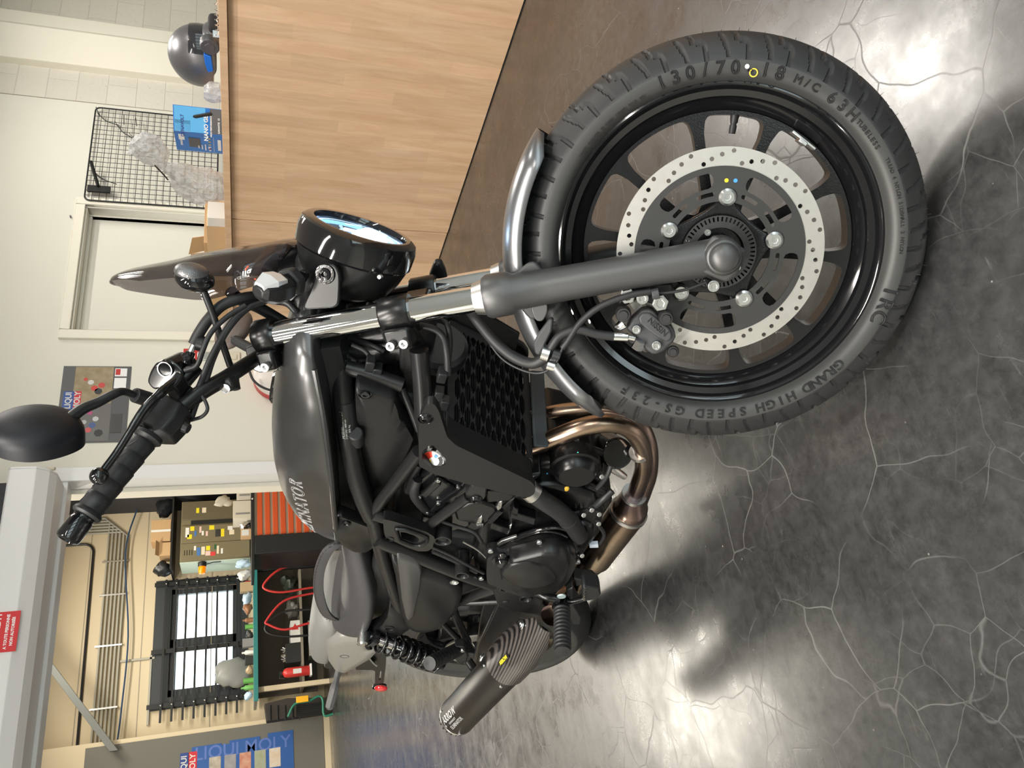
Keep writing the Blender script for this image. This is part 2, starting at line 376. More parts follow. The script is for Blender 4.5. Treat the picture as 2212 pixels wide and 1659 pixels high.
bp = nt.nodes.new('ShaderNodeBump'); bp.inputs['Strength'].default_value = 0.5; bp.inputs['Distance'].default_value = 0.006; L(vmath('ADD', nz(30, 6).outputs['Fac'], bk.outputs['Fac']), bp.inputs['Height']); L(bp.outputs[0], b.inputs['Normal'])
Mt['block'] = m

# wall with the door: plaster from the opening to x=5.04, block wall beyond
XO = 1.965; ZO = 1.955
f = MB(); f.box((XO + 0.085, YB, 0), (3.0, YB + 0.2, CEIL)); f.box((4.03, YB, 0), (5.04, YB + 0.2, CEIL)); f.box((3.0, YB, 2.045), (4.03, YB + 0.2, CEIL))
struct('wall_back', f, Mt['wall'], smooth=0)
f = MB(); f.box((5.044, YB - 0.006, 0), (7.0, YB + 0.2, CEIL)); struct('wall_back_blocks', f, Mt['block'], smooth=0)
f = MB(); f.box((-4.2, YB, ZO + 0.28), (XO + 0.085, YB + 0.2, CEIL)); struct('wall_back_lintel', f, Mt['wall'], smooth=0)
f = MB(); f.box((-4.2, YB, 0), (-1.6, YB + 0.2, ZO + 0.28)); struct('wall_back_left', f, Mt['wall'], smooth=0)
# clad steel column on the block wall
f = MB(); f.prism([(5.36, YB, 0), (5.36, YB - 0.07, 0), (5.62, YB - 0.16, 0), (5.66, YB - 0.14, 0), (5.80, YB - 0.14, 0), (5.80, YB, 0)], (0, 0, CEIL)); struct('column', f, Mt['column'], smooth=0, bevel=0.006)
f = MB(); f.box((7.0, -4.2, 0), (7.15, 11.4, 3.7)); struct('wall_right', f, Mt['wall'], smooth=0)
f = MB(); f.box((-4.35, -4.2, 0), (-4.2, 11.4, 3.7)); struct('wall_left', f, Mt['wall'], smooth=0)
f = MB(); f.box((-4.35, -4.35, 2.6), (7.15, -4.2, CEIL + 0.1)); f.box((-4.35, -4.35, 0), (7.15, -4.2, .5)); xe = -4.35
for x, wd in ADDED_SHOPFRONT: f.box((xe, -4.35, .5), (x - wd / 2, -4.2, 2.6)); xe = x + wd / 2
f.box((xe, -4.35, .5), (7.15, -4.2, 2.6)); struct('wall_front', f, Mt['wall'], smooth=0)
for k, (x, wd) in enumerate(ADDED_SHOPFRONT):
    f = MB(); f.box((x - wd / 2, -4.30, 1.52), (x + wd / 2, -4.25, 1.57)); f.box((x - .02, -4.30, .5), (x + .02, -4.25, 1.52)); f.box((x - .02, -4.30, 1.57), (x + .02, -4.25, 2.6)); o = struct('window_%d' % (k + 2), f, Mt['blackpaint'], smooth=0)  # bars of the added glazing, unseen, there for reflections
f = MB(); f.box((-4.35, -4.35, CEIL), (7.15, YB + 0.2, CEIL + 0.1)); struct('ceiling', f, Mt['ceiling'], smooth=0)
f = MB(); f.box((-4.35, YB, 3.6), (7.15, YF + 0.25, 3.7)); struct('ceiling_workshop', f, Mt['ceiling'], smooth=0)
f = MB(); f.box((-4.35, YB, CEIL), (7.15, YB + 0.2, 3.65)); struct('wall_back_top', f, Mt['wall_far'], smooth=0)
f = MB(); f.box((5.2, YB + 0.2, 0), (5.3, YF, 3.65)); struct('wall_workshop_right', f, Mt['wall_far'], smooth=0)

# door_1: casing, recessed flush leaf
d = empty('door_1', (3.51, YB, 0), None, None); d['kind'] = 'structure'
f = MB()
for a, c in (((2.935, YB - 0.022, 0), (3.0, YB + 0.02, 2.105)), ((4.03, YB - 0.022, 0), (4.095, YB + 0.02, 2.105)), ((3.0, YB - 0.022, 2.045), (4.03, YB + 0.02, 2.105))): f.box(a, c)
keep(f.build('door_casing', Mt['column'], bevel=0.004), d)
f = MB()
for a, c in (((3.0, YB, 0), (3.012, YB + 0.13, 2.045)), ((4.018, YB, 0), (4.03, YB + 0.13, 2.045)), ((3.012, YB, 2.033), (4.018, YB + 0.13, 2.045)), ((3.012, YB + 0.07, 0), (3.03, YB + 0.13, 2.033)), ((4.0, YB + 0.07, 0), (4.018, YB + 0.13, 2.033)), ((3.03, YB + 0.07, 2.012), (4.0, YB + 0.13, 2.033))): f.box(a, c)
keep(f.build('door_jamb', Mt['wall'], bevel=0.002), d)
f = MB(); f.box((3.02, YB + 0.10, 0.005), (4.01, YB + 0.14, 2.025)); keep(f.build('door_leaf', mat('door_leaf_paint', (0.70, 0.68, 0.60), 0.5), bevel=0.002), d)

# roller shutter: white frame, box housing, guide, sign
f = MB(); f.box((XO, YB - 0.03, 0), (XO + 0.085, YB + 0.21, ZO + 0.07)); struct('trim_1', f, Mt['white_metal'], bevel=0.004)
f = MB(); f.box((-1.6, YB - 0.02, ZO), (XO + 0.02, YB + 0.10, ZO + 0.075)); struct('trim_2', f, Mt['white_metal'], bevel=0.004)
f = MB(); f.box((XO - 0.028, YB + 0.10, 0), (XO, YB + 0.20, ZO + 0.03)); struct('trim_3', f, Mt['column'], bevel=0.003)
sh = empty('roller_shutter_box', (0.6, YB, ZO), 'long light grey roller shutter box above the workshop opening, red sign on it', 'shutter box')
YS = 4.3
prof = [(YB - 0.001, ZO + 0.02), (YB - 0.001, ZO + 0.23), (YS + 0.01, ZO + 0.23), (YS, ZO + 0.22), (YS, ZO + 0.10), (YS + 0.045, ZO + 0.045), (YS + 0.10, ZO + 0.02)]
f = MB(); f.prism([(-1.7, y, z) for y, z in prof], (3.63, 0, 0)); keep(f.build('housing', Mt['white_metal'], smooth=0, bevel=0.004), sh)
f = MB(); f.prism([(1.93, y, z) for y, z in prof], (0.012, 0, 0)); keep(f.build('end_cap', Mt['white_metal'], smooth=0, bevel=0.003), sh)
f = MB(); f.tube([(1.948, 4.42, 2.10), (1.965, 4.42, 2.10), (1.972, 4.42, 2.06), (1.968, 4.40, 1.99)], 0.009, 10); f.ell((1.955, 4.42, 2.12), (0.018, 0.02, 0.02)); keep(f.build('bracket', mat('cream_cord', (0.55, 0.5, 0.4), 0.5)), sh)
f = MB(); f.box((1.72, YB - 0.023, 1.99), (1.79, YB - 0.0195, 2.003)); keep(f.build('rating_plate', mat('label_grey', (0.2, 0.2, 0.2), 0.5), smooth=0), sh)
f = MB(); f.box((-4.2, YS + 0.02, ZO + 0.232), (1.86, YB - 0.001, CEIL - 0.002)); struct('trim_4', f, Mt['dark_void'], smooth=0)  # near-black fill: darkness of the gap above the box put into colour
# prohibition sign on the housing
sg = empty('prohibition_sign', (1.08, YS, 2.1), 'red sign with white French lettering forbidding entry on the shutter box', 'sign')
f = MB(); f.box((0.985, YS - 0.003, 2.037), (1.176, YS - 0.0003, 2.165)); keep(f.build('board', mat('sign_red', (0.62, 0.03, 0.035), 0.4), smooth=0), sg)
f = MB()
for s_, zz, hh_ in (('INTERDIT', 2.128, 0.044), ('A TOUTE PERSONNE', 2.085, 0.0175), ('NON AUTORISÉE', 2.061, 0.0175)):
    f = MB(); me = text_mesh(s_, hh_, 0.0004, bold=0.0006); f.mesh(me, onplane((1.08, YS - 0.0032, zz), (1, 0, 0), (0, 0, 1)))
    keep(f.build('lettering', mat('sign_white', (0.85, 0.85, 0.85), 0.5) if hh_ > .03 else bpy.data.materials['sign_white'], smooth=0), sg)

# ---------------------------------------------------------------- ceiling lamps (the luminaires around the area lights)
TLAB = ['broad white ceiling panel behind the front edge of the counter', 'long thin light added above the wire grid panel to brighten the wall', 'long thin ceiling light above the near end of the counter', 'thin ceiling light just above the camera position', 'thin ceiling light one row left of the camera', 'thin ceiling light two rows left of the camera', 'thin ceiling light by the left showroom wall', 'long ceiling light near the added shopfront glazing']
WLAB = ['workshop ceiling light just behind the shutter opening', 'wide light added over the left workshop bay for the floor glow', 'workshop ceiling light over the orange tool chest', 'workshop ceiling light nearest the barred window']
for i, (x, y, sx_, sy__, p) in enumerate(TUBES):
    t = empty('ceiling_light', (x, y, CEIL), TLAB[i], 'ceiling light', 'showroom ceiling lights')
    f = MB(); f.box((x - sx_ / 2 - 0.02, y - sy__ / 2 - 0.02, CEIL - 0.05), (x + sx_ / 2 + 0.02, y + sy__ / 2 + 0.02, CEIL - 0.001)); keep(f.build('housing', Mt['white_metal'], bevel=0.004), t)
for i, (x, y, sx_, sy__, p) in enumerate(SHOP):
    t = empty('ceiling_light', (x, y, 3.6), WLAB[i], 'ceiling light', 'workshop ceiling lights')
    f = MB(); f.box((x - sx_ / 2 - 0.02, y - sy__ / 2 - 0.02, 3.52), (x + sx_ / 2 + 0.02, y + sy__ / 2 + 0.02, 3.599)); keep(f.build('housing', Mt['white_metal'], bevel=0.004), t)

# ---------------------------------------------------------------- wood reception counter
m = bpy.data.materials.new('maple_laminate'); m.use_nodes = True; nt = m.node_tree; L = nt.links.new; b = nt.nodes['Principled BSDF']; tc = nt.nodes.new('ShaderNodeTexCoord')
mp = nt.nodes.new('ShaderNodeMapping'); mp.inputs['Scale'].default_value = (1, 9, 1.1); L(tc.outputs['Object'], mp.inputs[0])
gr = ramp(nz(3.2, 6, 0.6, mp.outputs[0], 0.6).outputs['Fac'], [(0.30, (0.62, 0.39, 0.235)), (0.52, (0.70, 0.465, 0.295)), (0.72, (0.77, 0.54, 0.36))]).outputs[0]
mp2 = nt.nodes.new('ShaderNodeMapping'); mp2.inputs['Rotation'].default_value = (0, math.pi / 2, 0); L(tc.outputs['Object'], mp2.inputs[0])
bk = nt.nodes.new('ShaderNodeTexBrick'); bk.inputs['Scale'].default_value = 1.0; bk.inputs['Brick Width'].default_value = 0.42; bk.inputs['Row Height'].default_value = 0.062; bk.inputs['Mortar Size'].default_value = 0.0
bk.inputs['Color1'].default_value = (1.05, 1.05, 1.05, 1); bk.inputs['Color2'].default_value = (0.90, 0.90, 0.90, 1); L(mp2.outputs[0], bk.inputs['Vector'])
L(mixc(1.0, gr, bk.outputs['Color'], 'MULTIPLY'), b.inputs['Base Color']); b.inputs['Roughness'].default_value = 0.42
Mt['maple'] = m
XC = 2.632
c = empty('reception_counter', (3.0, 1.5, 0), 'long pale maple reception counter behind the motorcycle', 'counter')
f = MB(); f.box((XC, -1.2, 0.004), (XC + 0.02, 3.018, 1.068)); keep(f.build('front_panel', Mt['maple'], bevel=0.001), c)
f = MB(); f.box((XC, 3.028, 0.004), (XC + 0.02, 4.06, 1.068)); keep(f.build('front_panel', Mt['maple'], bevel=0.001), c)
f = MB(); f.box((XC - 0.004, 2.965, 0.004), (XC, 3.018, 1.068)); keep(f.build('edge_strip', Mt['maple'], bevel=0.001), c)
f = MB(); f.box((XC + 0.02, -1.2, 0.0), (XC + 0.6, 4.06, 1.068)); keep(f.build('carcass', Mt['maple'], smooth=0), c)
f = MB(); f.box((XC + 0.004, -1.2, 0.0), (XC + 0.018, 4.06, 0.0038)); keep(f.build('plinth', Mt['blackpaint'], smooth=0), c)
f = MB(); f.box((2.588, -1.2, 1.0695), (3.28, 3.085, 1.0985)); keep(f.build('worktop', Mt['maple'], bevel=0.0015), c)
f = MB(); f.box((2.588, 3.087, 1.0695), (3.28, 4.06, 1.0985)); keep(f.build('worktop', Mt['maple'], bevel=0.0015), c)
# ================================================================ workshop behind the opening
# far wall with a real window hole
WX0, WX1, WZ0, WZ1 = 1.80, 3.18, 1.10, 1.93
f = MB()
f.box((1.33, YF, 0), (WX0, YF + 0.15, 3.65)); f.box((WX1, YF, 0), (5.3, YF + 0.15, 3.65)); f.box((WX0, YF, 0), (WX1, YF + 0.15, WZ0)); f.box((WX0, YF, WZ1), (WX1, YF + 0.15, 3.65))
struct('wall_far', f, Mt['wall_far'], smooth=0)
f = MB()
for z in (1.42, 2.26, 2.95): f.box((1.33, YF - 0.0015, z), (5.2, YF, z + 0.012))
for x in (4.72,): f.box((x, YF - 0.0015, 0), (x + 0.012, YF, 3.6))
struct('trim_5', f, mat('panel_joint', (0.30, 0.26, 0.20), 0.8), smooth=0)
f = MB(); f.box((-4.2, 10.75, 0.0), (1.33, YF + 0.15, 3.65)); struct('wall_far_left', f, Mt['wall_far'], smooth=0)
f = MB(); f.box((-0.9, 10.73, 0.075), (1.28, 10.749, 2.735)); struct('trim_6', f, Mt['grey_panel'], smooth=0)
f = MB(); f.box((-1.5, 10.70, 0), (1.40, 10.72, 0.070)); struct('baseboard_far', f, Mt['wall_far'], smooth=0)
f = MB(); f.box((3.98, YF - 0.12, 2.30), (4.80, YF, 2.52)); f.box((3.98, YF - 0.2, 3.0), (5.2, YF, 3.6)); 
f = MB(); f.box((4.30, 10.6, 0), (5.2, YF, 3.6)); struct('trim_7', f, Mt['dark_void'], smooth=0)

# window_1: dark frame, two panes, mullion
d = empty('window_1', ((WX0 + WX1) / 2, YF, WZ0), None, None); d['kind'] = 'structure'
fm = mat('window_frame_dark', (0.03, 0.035, 0.04), 0.45)
f = MB()
for a, c in (((WX0, WZ0), (WX0 + .09, WZ1)), ((WX1 - .07, WZ0), (WX1, WZ1)), ((WX0, WZ0), (WX1, WZ0 + .06)), ((WX0, WZ1 - .08), (WX1, WZ1)), ((2.41, WZ0), (2.52, WZ1))):
    f.box((a[0], YF + 0.02, a[1]), (c[0], YF + 0.10, c[1]))
keep(f.build('frame', fm, bevel=0.004), d)
for x0, x1 in ((WX0 + .09, 2.41), (2.52, WX1 - .07)):
    f = MB(); f.box((x0, YF + 0.05, WZ0 + .06), (x1, YF + 0.056, WZ1 - .08)); keep(f.build('pane', Mt['glass'], smooth=0), d)
f = MB(); f.box((WX0 - 0.14, YF - 0.02, WZ0 - 0.13), (WX0, YF, WZ1 + 0.2)); f.box((WX1, YF - 0.02, WZ0 - 0.13), (WX1 + 0.12, YF, WZ1 + 0.2)); f.box((WX0, YF - 0.02, WZ1), (WX1, YF, WZ1 + 0.2)); f.box((WX0, YF - 0.02, WZ0 - 0.13), (WX1, YF, WZ0))
keep(f.build('surround', fm, smooth=0), d)
# grille of bars in front of it
gb = empty('window_grille', (2.5, YF - 0.08, 1.5), 'black steel security grille bolted over the workshop window', 'window grille')
for x, z0, z1 in ((3.235, 1.03, 2.14), (2.36, 1.03, 2.14), (1.70, 1.03, 2.16)):
    f = MB(); f.box((x - 0.028, YF - 0.075, z0), (x + 0.028, YF - 0.063, z1)); keep(f.build('upright', Mt['blackpaint'], smooth=0), gb)
for i in range(8):
    z = 1.10 + i * 0.128
    f = MB(); f.box((1.50, YF - 0.098, z - 0.013), (3.29, YF - 0.076, z + 0.013)); o = keep(f.build('bar', Mt['blackpaint'], smooth=0), gb)
    for x in (3.235, 1.70):
        f = MB(); f.ell((x, YF - 0.099, z), (0.011, 0.006, 0.011), 8, 5); b_ = f.build('bolt', Mt['zinc']); b_.parent = o

# outdoor ground and hedge outside the window are overexposed; only the sky shows
# pipes
cs = empty('conduit_run', (3.4, YF, 2.7), 'bundle of parallel grey electrical conduits turning a corner on the cream wall', 'conduits')
cm = mat('conduit_grey', (0.34, 0.33, 0.28), 0.45)
for i in range(6):
    k = i * 0.046; f = MB()
    p = [(1.335, YF - 0.03, 2.52 + k), (4.02 + k * .9 - 0.06, YF - 0.03, 2.52 + k), (4.02 + k * .9, YF - 0.03, 2.58 + k), (4.02 + k * .9, YF - 0.03, 3.59)]
    f.tube(rnd(p[:1] + p[1:3] + p[3:], 0.0) if 0 else p, 0.013, 8); keep(f.build('conduit', cm), cs)
for x in (1.75, 2.5, 3.15, 3.6):
    f = MB(); f.box((x, YF - 0.05, 2.49), (x + 0.02, YF - 0.001, 2.80)); keep(f.build('clamp', Mt['zinc'], smooth=0), cs)
f = MB(); pp = [(3.92, YF - 0.02, 3.59), (3.92, YF - 0.02, 3.1)] + arc((3.80, YF - 0.02, 3.02), 0.12, 0, -math.pi / 2, 6, V(1, 0, 0), V(0, 0, 1)) + [(1.335, YF - 0.02, 2.92)]
pp = [(3.88, YF - 0.02, 3.59)] + arc((3.76, YF - 0.02, 3.04), 0.12, 0, -math.pi / 2, 6, V(1, 0, 0), V(0, 0, 1)) + [(1.335, YF - 0.02, 2.90)]
f.tube(pp, 0.016, 8); o = f.build('black_pipe', Mt['blackpaint']); tag(o, 'single black pipe bending down the cream wall above the conduits', 'pipe')
f = MB(); f.tube(spline([(4.6, YF - 0.15, 2.35), (4.28, YF - 0.12, 2.42), (3.7, YF - 0.10, 2.52), (2.6, YF - 0.08, 2.42), (1.7, YF - 0.08, 2.44), (1.34, YF - 0.08, 2.46)], 6), 0.011, 6); o = f.build('cable', mat('blue_cable', (0.03, 0.06, 0.12), 0.4)); tag(o, 'dark blue cable drooping across the cream workshop wall', 'cable')
f = MB(); f.box((1.5, YF - 0.03, 2.13), (2.35, YF - 0.001, 2.155)); f.box((2.29, YF - 0.03, 2.1), (2.315, YF - 0.001, 2.5)); o = f.build('cable_trunking', cm, smooth=0); tag(o, 'thin grey cable trunking above the barred window', 'trunking')
# diagonal brace
a = PY(90, 1415, 10.6); c_ = PY(246, 1622, 10.6); a = c_ + (a - c_) * (3.6 - c_[2]) / (a[2] - c_[2])
dd = nrm(c_ - a); f = MB(); f.prism([a + V(0, 0, .045), a - V(0, 0, .045), c_ - V(0, 0, .045), c_ + V(0, 0, .045)], (0, 0.06, 0)); o = f.build('diagonal_brace', mat('galvanised', (0.13, 0.14, 0.13), 0.5), smooth=0, bevel=0.004); tag(o, 'grey steel brace slanting down in front of the cream wall', 'brace')

# orange beacon, cabinet with stickers
cb = empty('steel_cabinet', (3.7, 10.6, 0.9), 'olive metal cabinet covered with stickers, at the wall end of the bench', 'cabinet')
olive = mat('olive_enamel', (0.17, 0.145, 0.085), 0.45); olive2 = mat('olive_dark', (0.11, 0.092, 0.055), 0.5)
X0, X1, Z0, Z1, YC = 3.33, 4.16, 0.935, 1.80, 10.5
f = MB(); f.box((X0, YC + 0.02, Z0), (X1, YC + 0.5, Z1)); keep(f.build('carcass', olive, smooth=0, bevel=0.004), cb)
f = MB(); f.box((X0 - 0.008, YC + 0.03, Z0), (X0 - 0.0005, YC + 0.5, Z1)); keep(f.build('side_panel', mat('pale_green', (0.50, 0.60, 0.50), 0.45), smooth=0), cb)
for x0, x1 in ((X0 + .01, 3.57), (3.575, 3.81)):
    f = MB(); f.box((x0, YC, Z0 + .01), (x1, YC + 0.019, Z1 - .01)); keep(f.build('door', olive, bevel=0.003), cb)
f = MB(); f.box((3.90, YC, Z0 + .01), (4.15, YC + 0.019, Z1 - .01)); keep(f.build('door', olive2, bevel=0.003), cb)
f = MB(); f.box((3.83, YC + 0.012, Z0 + .01), (3.885, YC + 0.019, Z1 - .12)); keep(f.build('recess', Mt['blackpaint'], smooth=0), cb)
rs = random.Random(5)
cols = [(0.75, 0.62, 0.02), (0.7, 0.7, 0.66), (0.03, 0.03, 0.03), (0.6, 0.05, 0.05), (0.06, 0.16, 0.4), (0.72, 0.5, 0.45), (0.02, 0.10, 0.04), (0.70, 0.60, 0.45)]
cm_ = [mat('sticker_%s' % n, c2) for n, c2 in zip(('yellow', 'white', 'black', 'red', 'blue', 'pink', 'green', 'cream'), cols)]
stick = [(3.72, 1.72, .11, .035, 1), (3.66, 1.69, .05, .045, 0), (3.77, 1.66, .05, .04, 0), (3.70, 1.62, .06, .022, 4), (3.75, 1.56, .07, .02, 5), (3.70, 1.53, .05, .02, 1), (3.69, 1.48, .055, .02, 5), (3.77, 1.42, .05, .05, 0), (3.69, 1.34, .085, .055, 2), (3.69, 1.285, .09, .035, 0), (3.75, 1.19, .045, .05, 1), (3.69, 1.17, .055, .05, 7),
         (3.50, 1.62, .05, .02, 1), (3.45, 1.575, .09, .035, 4), (3.46, 1.52, .09, .035, 7), (3.42, 1.46, .05, .05, 5), (3.49, 1.46, .05, .04, 0), (3.41, 1.40, .045, .05, 3), (3.50, 1.37, .055, .022, 6), (3.46, 1.34, .09, .022, 7), (3.44, 1.29, .06, .02, 1), (4.02, 1.60, .06, .03, 0), (4.02, 1.52, .06, .04, 7)]
for x, z, w_, h_, k in stick:
    f = MB(); w_ *= 1.2; h_ *= 1.25; f.box((x - w_ / 2, YC - 0.0015, z - h_ / 2), (x + w_ / 2, YC - 0.0003, z + h_ / 2)); keep(f.build('sticker', cm_[k], smooth=0), cb)
for z in (1.74, 1.71, 1.68, 1.65):
    f = MB(); f.box((3.41, YC - 0.001, z), (3.48, YC, z + 0.009)); keep(f.build('vent_slot', Mt['blackpaint'], smooth=0), cb)
f = MB(); f.lathe([(0.001, 0), (0.052, 0), (0.052, 0.05), (0.046, 0.06)], (3.3219, 10.56, 1.53), (-1, 0, 0), 20); bc = keep(f.build('warning_beacon', Mt['blackpaint']), cb); bc['label'] = 'orange beacon lamp'
f = MB(); f.lathe([(0.046, 0.06), (0.045, 0.12), (0.035, 0.15), (0.001, 0.16)], (3.3219, 10.56, 1.53), (-1, 0, 0), 20); f.build('lens', mat('amber', (0.9, 0.22, 0.0), 0.15, emit=(1.0, 0.25, 0.0), estr=0.35), bc)
f = MB(); f.tube([(3.29, 10.56, 1.49), (3.312, 10.56, 1.40), (3.315, 10.56, 1.30)], 0.006, 6); f.build('cable', Mt['blackpaint'], bc)
bxm = Mt['cardboard']
for i, (x0, x1, z0, z1, lb) in enumerate(((3.70, 4.00, 1.94, 2.18, 'taped brown cardboard box on the shelf above the sticker cabinet'), (3.50, 3.68, 1.93, 2.07, 'small open cardboard box beside the taped one'))):
    o = empty('cardboard_box', ((x0 + x1) / 2, 10.85, z0), lb, 'box')
    f = MB(); f.box((x0, 10.72, z0), (x1, 11.0, z1)); keep(f.build('carton', bxm, smooth=0, bevel=0.003), o)
    if i == 0:
        f = MB(); f.box((3.83, 10.718, z0), (3.86, 10.7195, z1)); keep(f.build('tape', mat('white_tape', (.7, .7, .68)), smooth=0), o)
    else:
        f = MB(); f.prism([(x0, 10.72, z1), (x1, 10.72, z1), (x1 + .02, 10.66, z1 + .04), (x0, 10.66, z1 + .04)], (0, 0.003, 0.003)); keep(f.build('flap', bxm, smooth=0), o)
f = MB(); f.box((3.30, 10.66, 1.905), (4.45, 11.19, 1.93)); o = f.build('wall_shelf', Mt['blackpaint'], bevel=0.003); tag(o, 'black shelf on the workshop wall holding cardboard boxes', 'shelf')
def bag(name, c0, r, label, cat, m_, seed=0, amp=0.16, sub=2):
    f = MB(); rs = random.Random(seed); f.ell(c0, r, 18, 12)
    ph = [rs.uniform(0, 6) for _ in range(6)]
    f.v = [tuple(np.asarray(c0) + (np.asarray(p) - c0) * (1 + amp * (math.sin(7 * p[0] / max(r[0], .05) * .35 + ph[0]) * math.sin(9 * p[2] / max(r[2], .05) * .35 + ph[1]) + 0.5 * math.sin(17 * (p[0] + p[2]) / max(r) * .5 + ph[2])))) for p in f.v]
    o = f.build(name, m_); tag(o, label, cat); return o
blackbag = mat('black_polythene', (0.012, 0.014, 0.017), 0.35)
bag('storage_bag', V(3.37, 10.88, 2.03), (.10, .13, .10), 'black bag on the wall shelf nearest the window', 'bag', blackbag, 3)
bag('storage_bag', V(4.22, 10.84, 2.03), (.14, .13, .12), 'black bag on the wall shelf beside the taped box', 'bag', blackbag, 4)

# workbench with clutter
wb = empty('workbench', (2.5, 10.6, 0), 'long workbench under the barred window, teal edge strip, cluttered with small parts', 'workbench')
f = MB(); f.box((1.50, 10.36, 0.862), (4.3, 11.1, 0.90)); keep(f.build('benchtop', mat('bench_grey', (0.25, 0.28, 0.28), 0.4), smooth=0, bevel=0.003), wb)
f = MB(); f.box((1.50, 10.345, 0.85), (4.3, 10.359, 0.905)); keep(f.build('edge_strip', mat('teal_vinyl', (0.03, 0.18, 0.18), 0.25), bevel=0.003), wb)
f = MB(); f.box((1.62, 10.97, 0.1), (4.2, 11.0, 0.86)); keep(f.build('back_board', mat('bench_back', (0.10, 0.088, 0.072), 0.7), smooth=0), wb)
f = MB(); f.box((1.62, 10.45, 0.3), (3.1, 10.97, 0.33)); keep(f.build('lower_shelf', mat('bench_shelf', (0.20, 0.18, 0.14), 0.6), smooth=0), wb)
for x in (1.64, 3.14, 4.2):
    f = MB(); f.box((x - .03, 10.42, 0), (x + .03, 10.48, 0.86)); keep(f.build('leg', Mt['wall_far'] if x < 2 else Mt['blackpaint'], bevel=0.003), wb)
rs = random.Random(11)
kinds = [('bottle', 'cyl'), ('tin', 'cyl'), ('small_box', 'box'), ('rag', 'blob'), ('plastic_bag', 'blob'), ('tool', 'bar')]
palette = [('white', (.6, .6, .58)), ('black', (.02, .02, .02)), ('green', (.12, .35, .08)), ('pale blue', (.45, .6, .75)), ('brown', (.25, .12, .06)), ('tan', (.4, .3, .18)), ('grey', (.2, .2, .2)), ('red', (.4, .04, .03))]
pm = {n: mat('clutter_' + n.replace(' ', '_'), c2, 0.4) for n, c2 in palette}
row = [(1.60, 'plastic_bag', 'pale blue', .05, .10), (1.70, 'bottle', 'green', .03, .15), (1.79, 'tin', 'green', .035, .12), (1.90, 'rag', 'tan', .05, .08), (2.02, 'small_box', 'black', .05, .10), (2.12, 'bottle', 'white', .03, .14), (2.22, 'small_box', 'grey', .05, .13), (2.33, 'rag', 'black', .06, .08), (2.44, 'tin', 'green', .03, .10), (2.53, 'bottle', 'brown', .03, .13), (2.65, 'rag', 'brown', .07, .11), (2.78, 'plastic_bag', 'pale blue', .09, .12), (2.92, 'small_box', 'tan', .06, .16), (3.02, 'bottle', 'red', .025, .14), (3.12, 'plastic_bag', 'white', .07, .17), (3.24, 'plastic_bag', 'pale blue', .06, .20)]
where = {1.60: 'at the free end of the bench', 1.70: 'near the free end of the bench', 1.79: 'next to the green bottle at the bench end', 1.90: 'in front of the first pane', 2.02: 'below the first window pane', 2.12: 'standing below the first window pane', 2.22: 'below the window mullion', 2.33: 'lying under the window mullion', 2.44: 'beside the black rag on the bench', 2.53: 'at the middle of the bench', 2.65: 'at the middle of the bench', 2.78: 'crumpled below the second pane', 2.92: 'below the second window pane', 3.02: 'beside the tan box on the bench', 3.12: 'heaped near the cabinet', 3.24: 'against the side of the cabinet'}
for x, kd, cl, w_, h_ in row:
    y = 10.52 + rs.uniform(-.05, .12); z = 0.902
    lb = '%s %s %s' % (cl, kd.replace('_', ' '), where[x])
    if kd in ('bottle', 'tin'):
        f = MB(); pr_ = [(0.001, 0), (w_, 0), (w_, h_ * .65), (w_ * .4, h_ * .8), (w_ * .4, h_), (0.001, h_)] if kd == 'bottle' else [(0.001, 0), (w_, 0), (w_, h_), (0.001, h_)]
        f.lathe(pr_, (x, y, z), (0, 0, 1), 14); o = f.build(kd, pm[cl]); tag(o, lb, kd, 'small things on the workbench')
    elif kd == 'small_box':
        f = MB(); f.box((x - w_, y - w_, z), (x + w_, y + w_, z + h_)); o = f.build(kd, pm[cl], bevel=0.003); tag(o, lb, 'box', 'small things on the workbench')
    else:
        o = bag(kd, V(x, y, z + h_ * .62), (w_, w_, h_ * .5), lb, kd.replace('_', ' '), pm[cl], int(x * 100), 0.2); o['group'] = 'small things on the workbench'
bag('sack', V(1.96, 10.93, 1.145), (.19, .09, .235), 'pale translucent sack leaning on the grille in front of the window', 'sack', mat('pale_sack', (.22, .23, .22), .4), 21, .12)
# under the bench: extinguisher, crates, hoops
ex = empty('fire_extinguisher', (1.78, 10.6, 0.24), 'red fire extinguisher with white label under the workbench end', 'fire extinguisher')
f = MB(); f.lathe([(0.001, 0), (.055, 0), (.06, .01), (.06, .27), (.045, .305), (.018, .32), (.018, .335), (.001, .335)], (1.79, 10.40, .24), (0, 0, 1), 20); keep(f.build('cylinder', Mt['redpaint']), ex)
f = MB(); f.box((1.77, 10.37, .575), (1.81, 10.43, .60)); f.tube([(1.79, 10.40, .59), (1.73, 10.38, .60), (1.72, 10.37, .54)], .008, 8); keep(f.build('valve', Mt['blackpaint']), ex)
f = MB(); f.lathe([(.0605, .10), (.0605, .2)], (1.79, 10.40, .24), (0, 0, 1), 10, x=(0, -1, 0), a0=-.5, a1=.5); keep(f.build('label', pm['white']), ex)
f = MB(); f.box((1.72, 10.34, .215), (1.86, 10.46, .238)); keep(f.build('bracket', Mt['white_metal'], smooth=0), ex)
def hoop(x0, x1, y, m_, lb, r=.016):
    f = MB(); P = [(x0, y, .10), (x0, y, .42), (x0 + .05, y, .52), ((x0 + x1) / 2, y + .02, .66), (x1 - .05, y, .52), (x1, y, .42), (x1, y, .10)]
    f.tube(spline(P, 5), r, 10); o = f.build('bike_stand_hoop', m_); tag(o, lb, 'stand'); return o
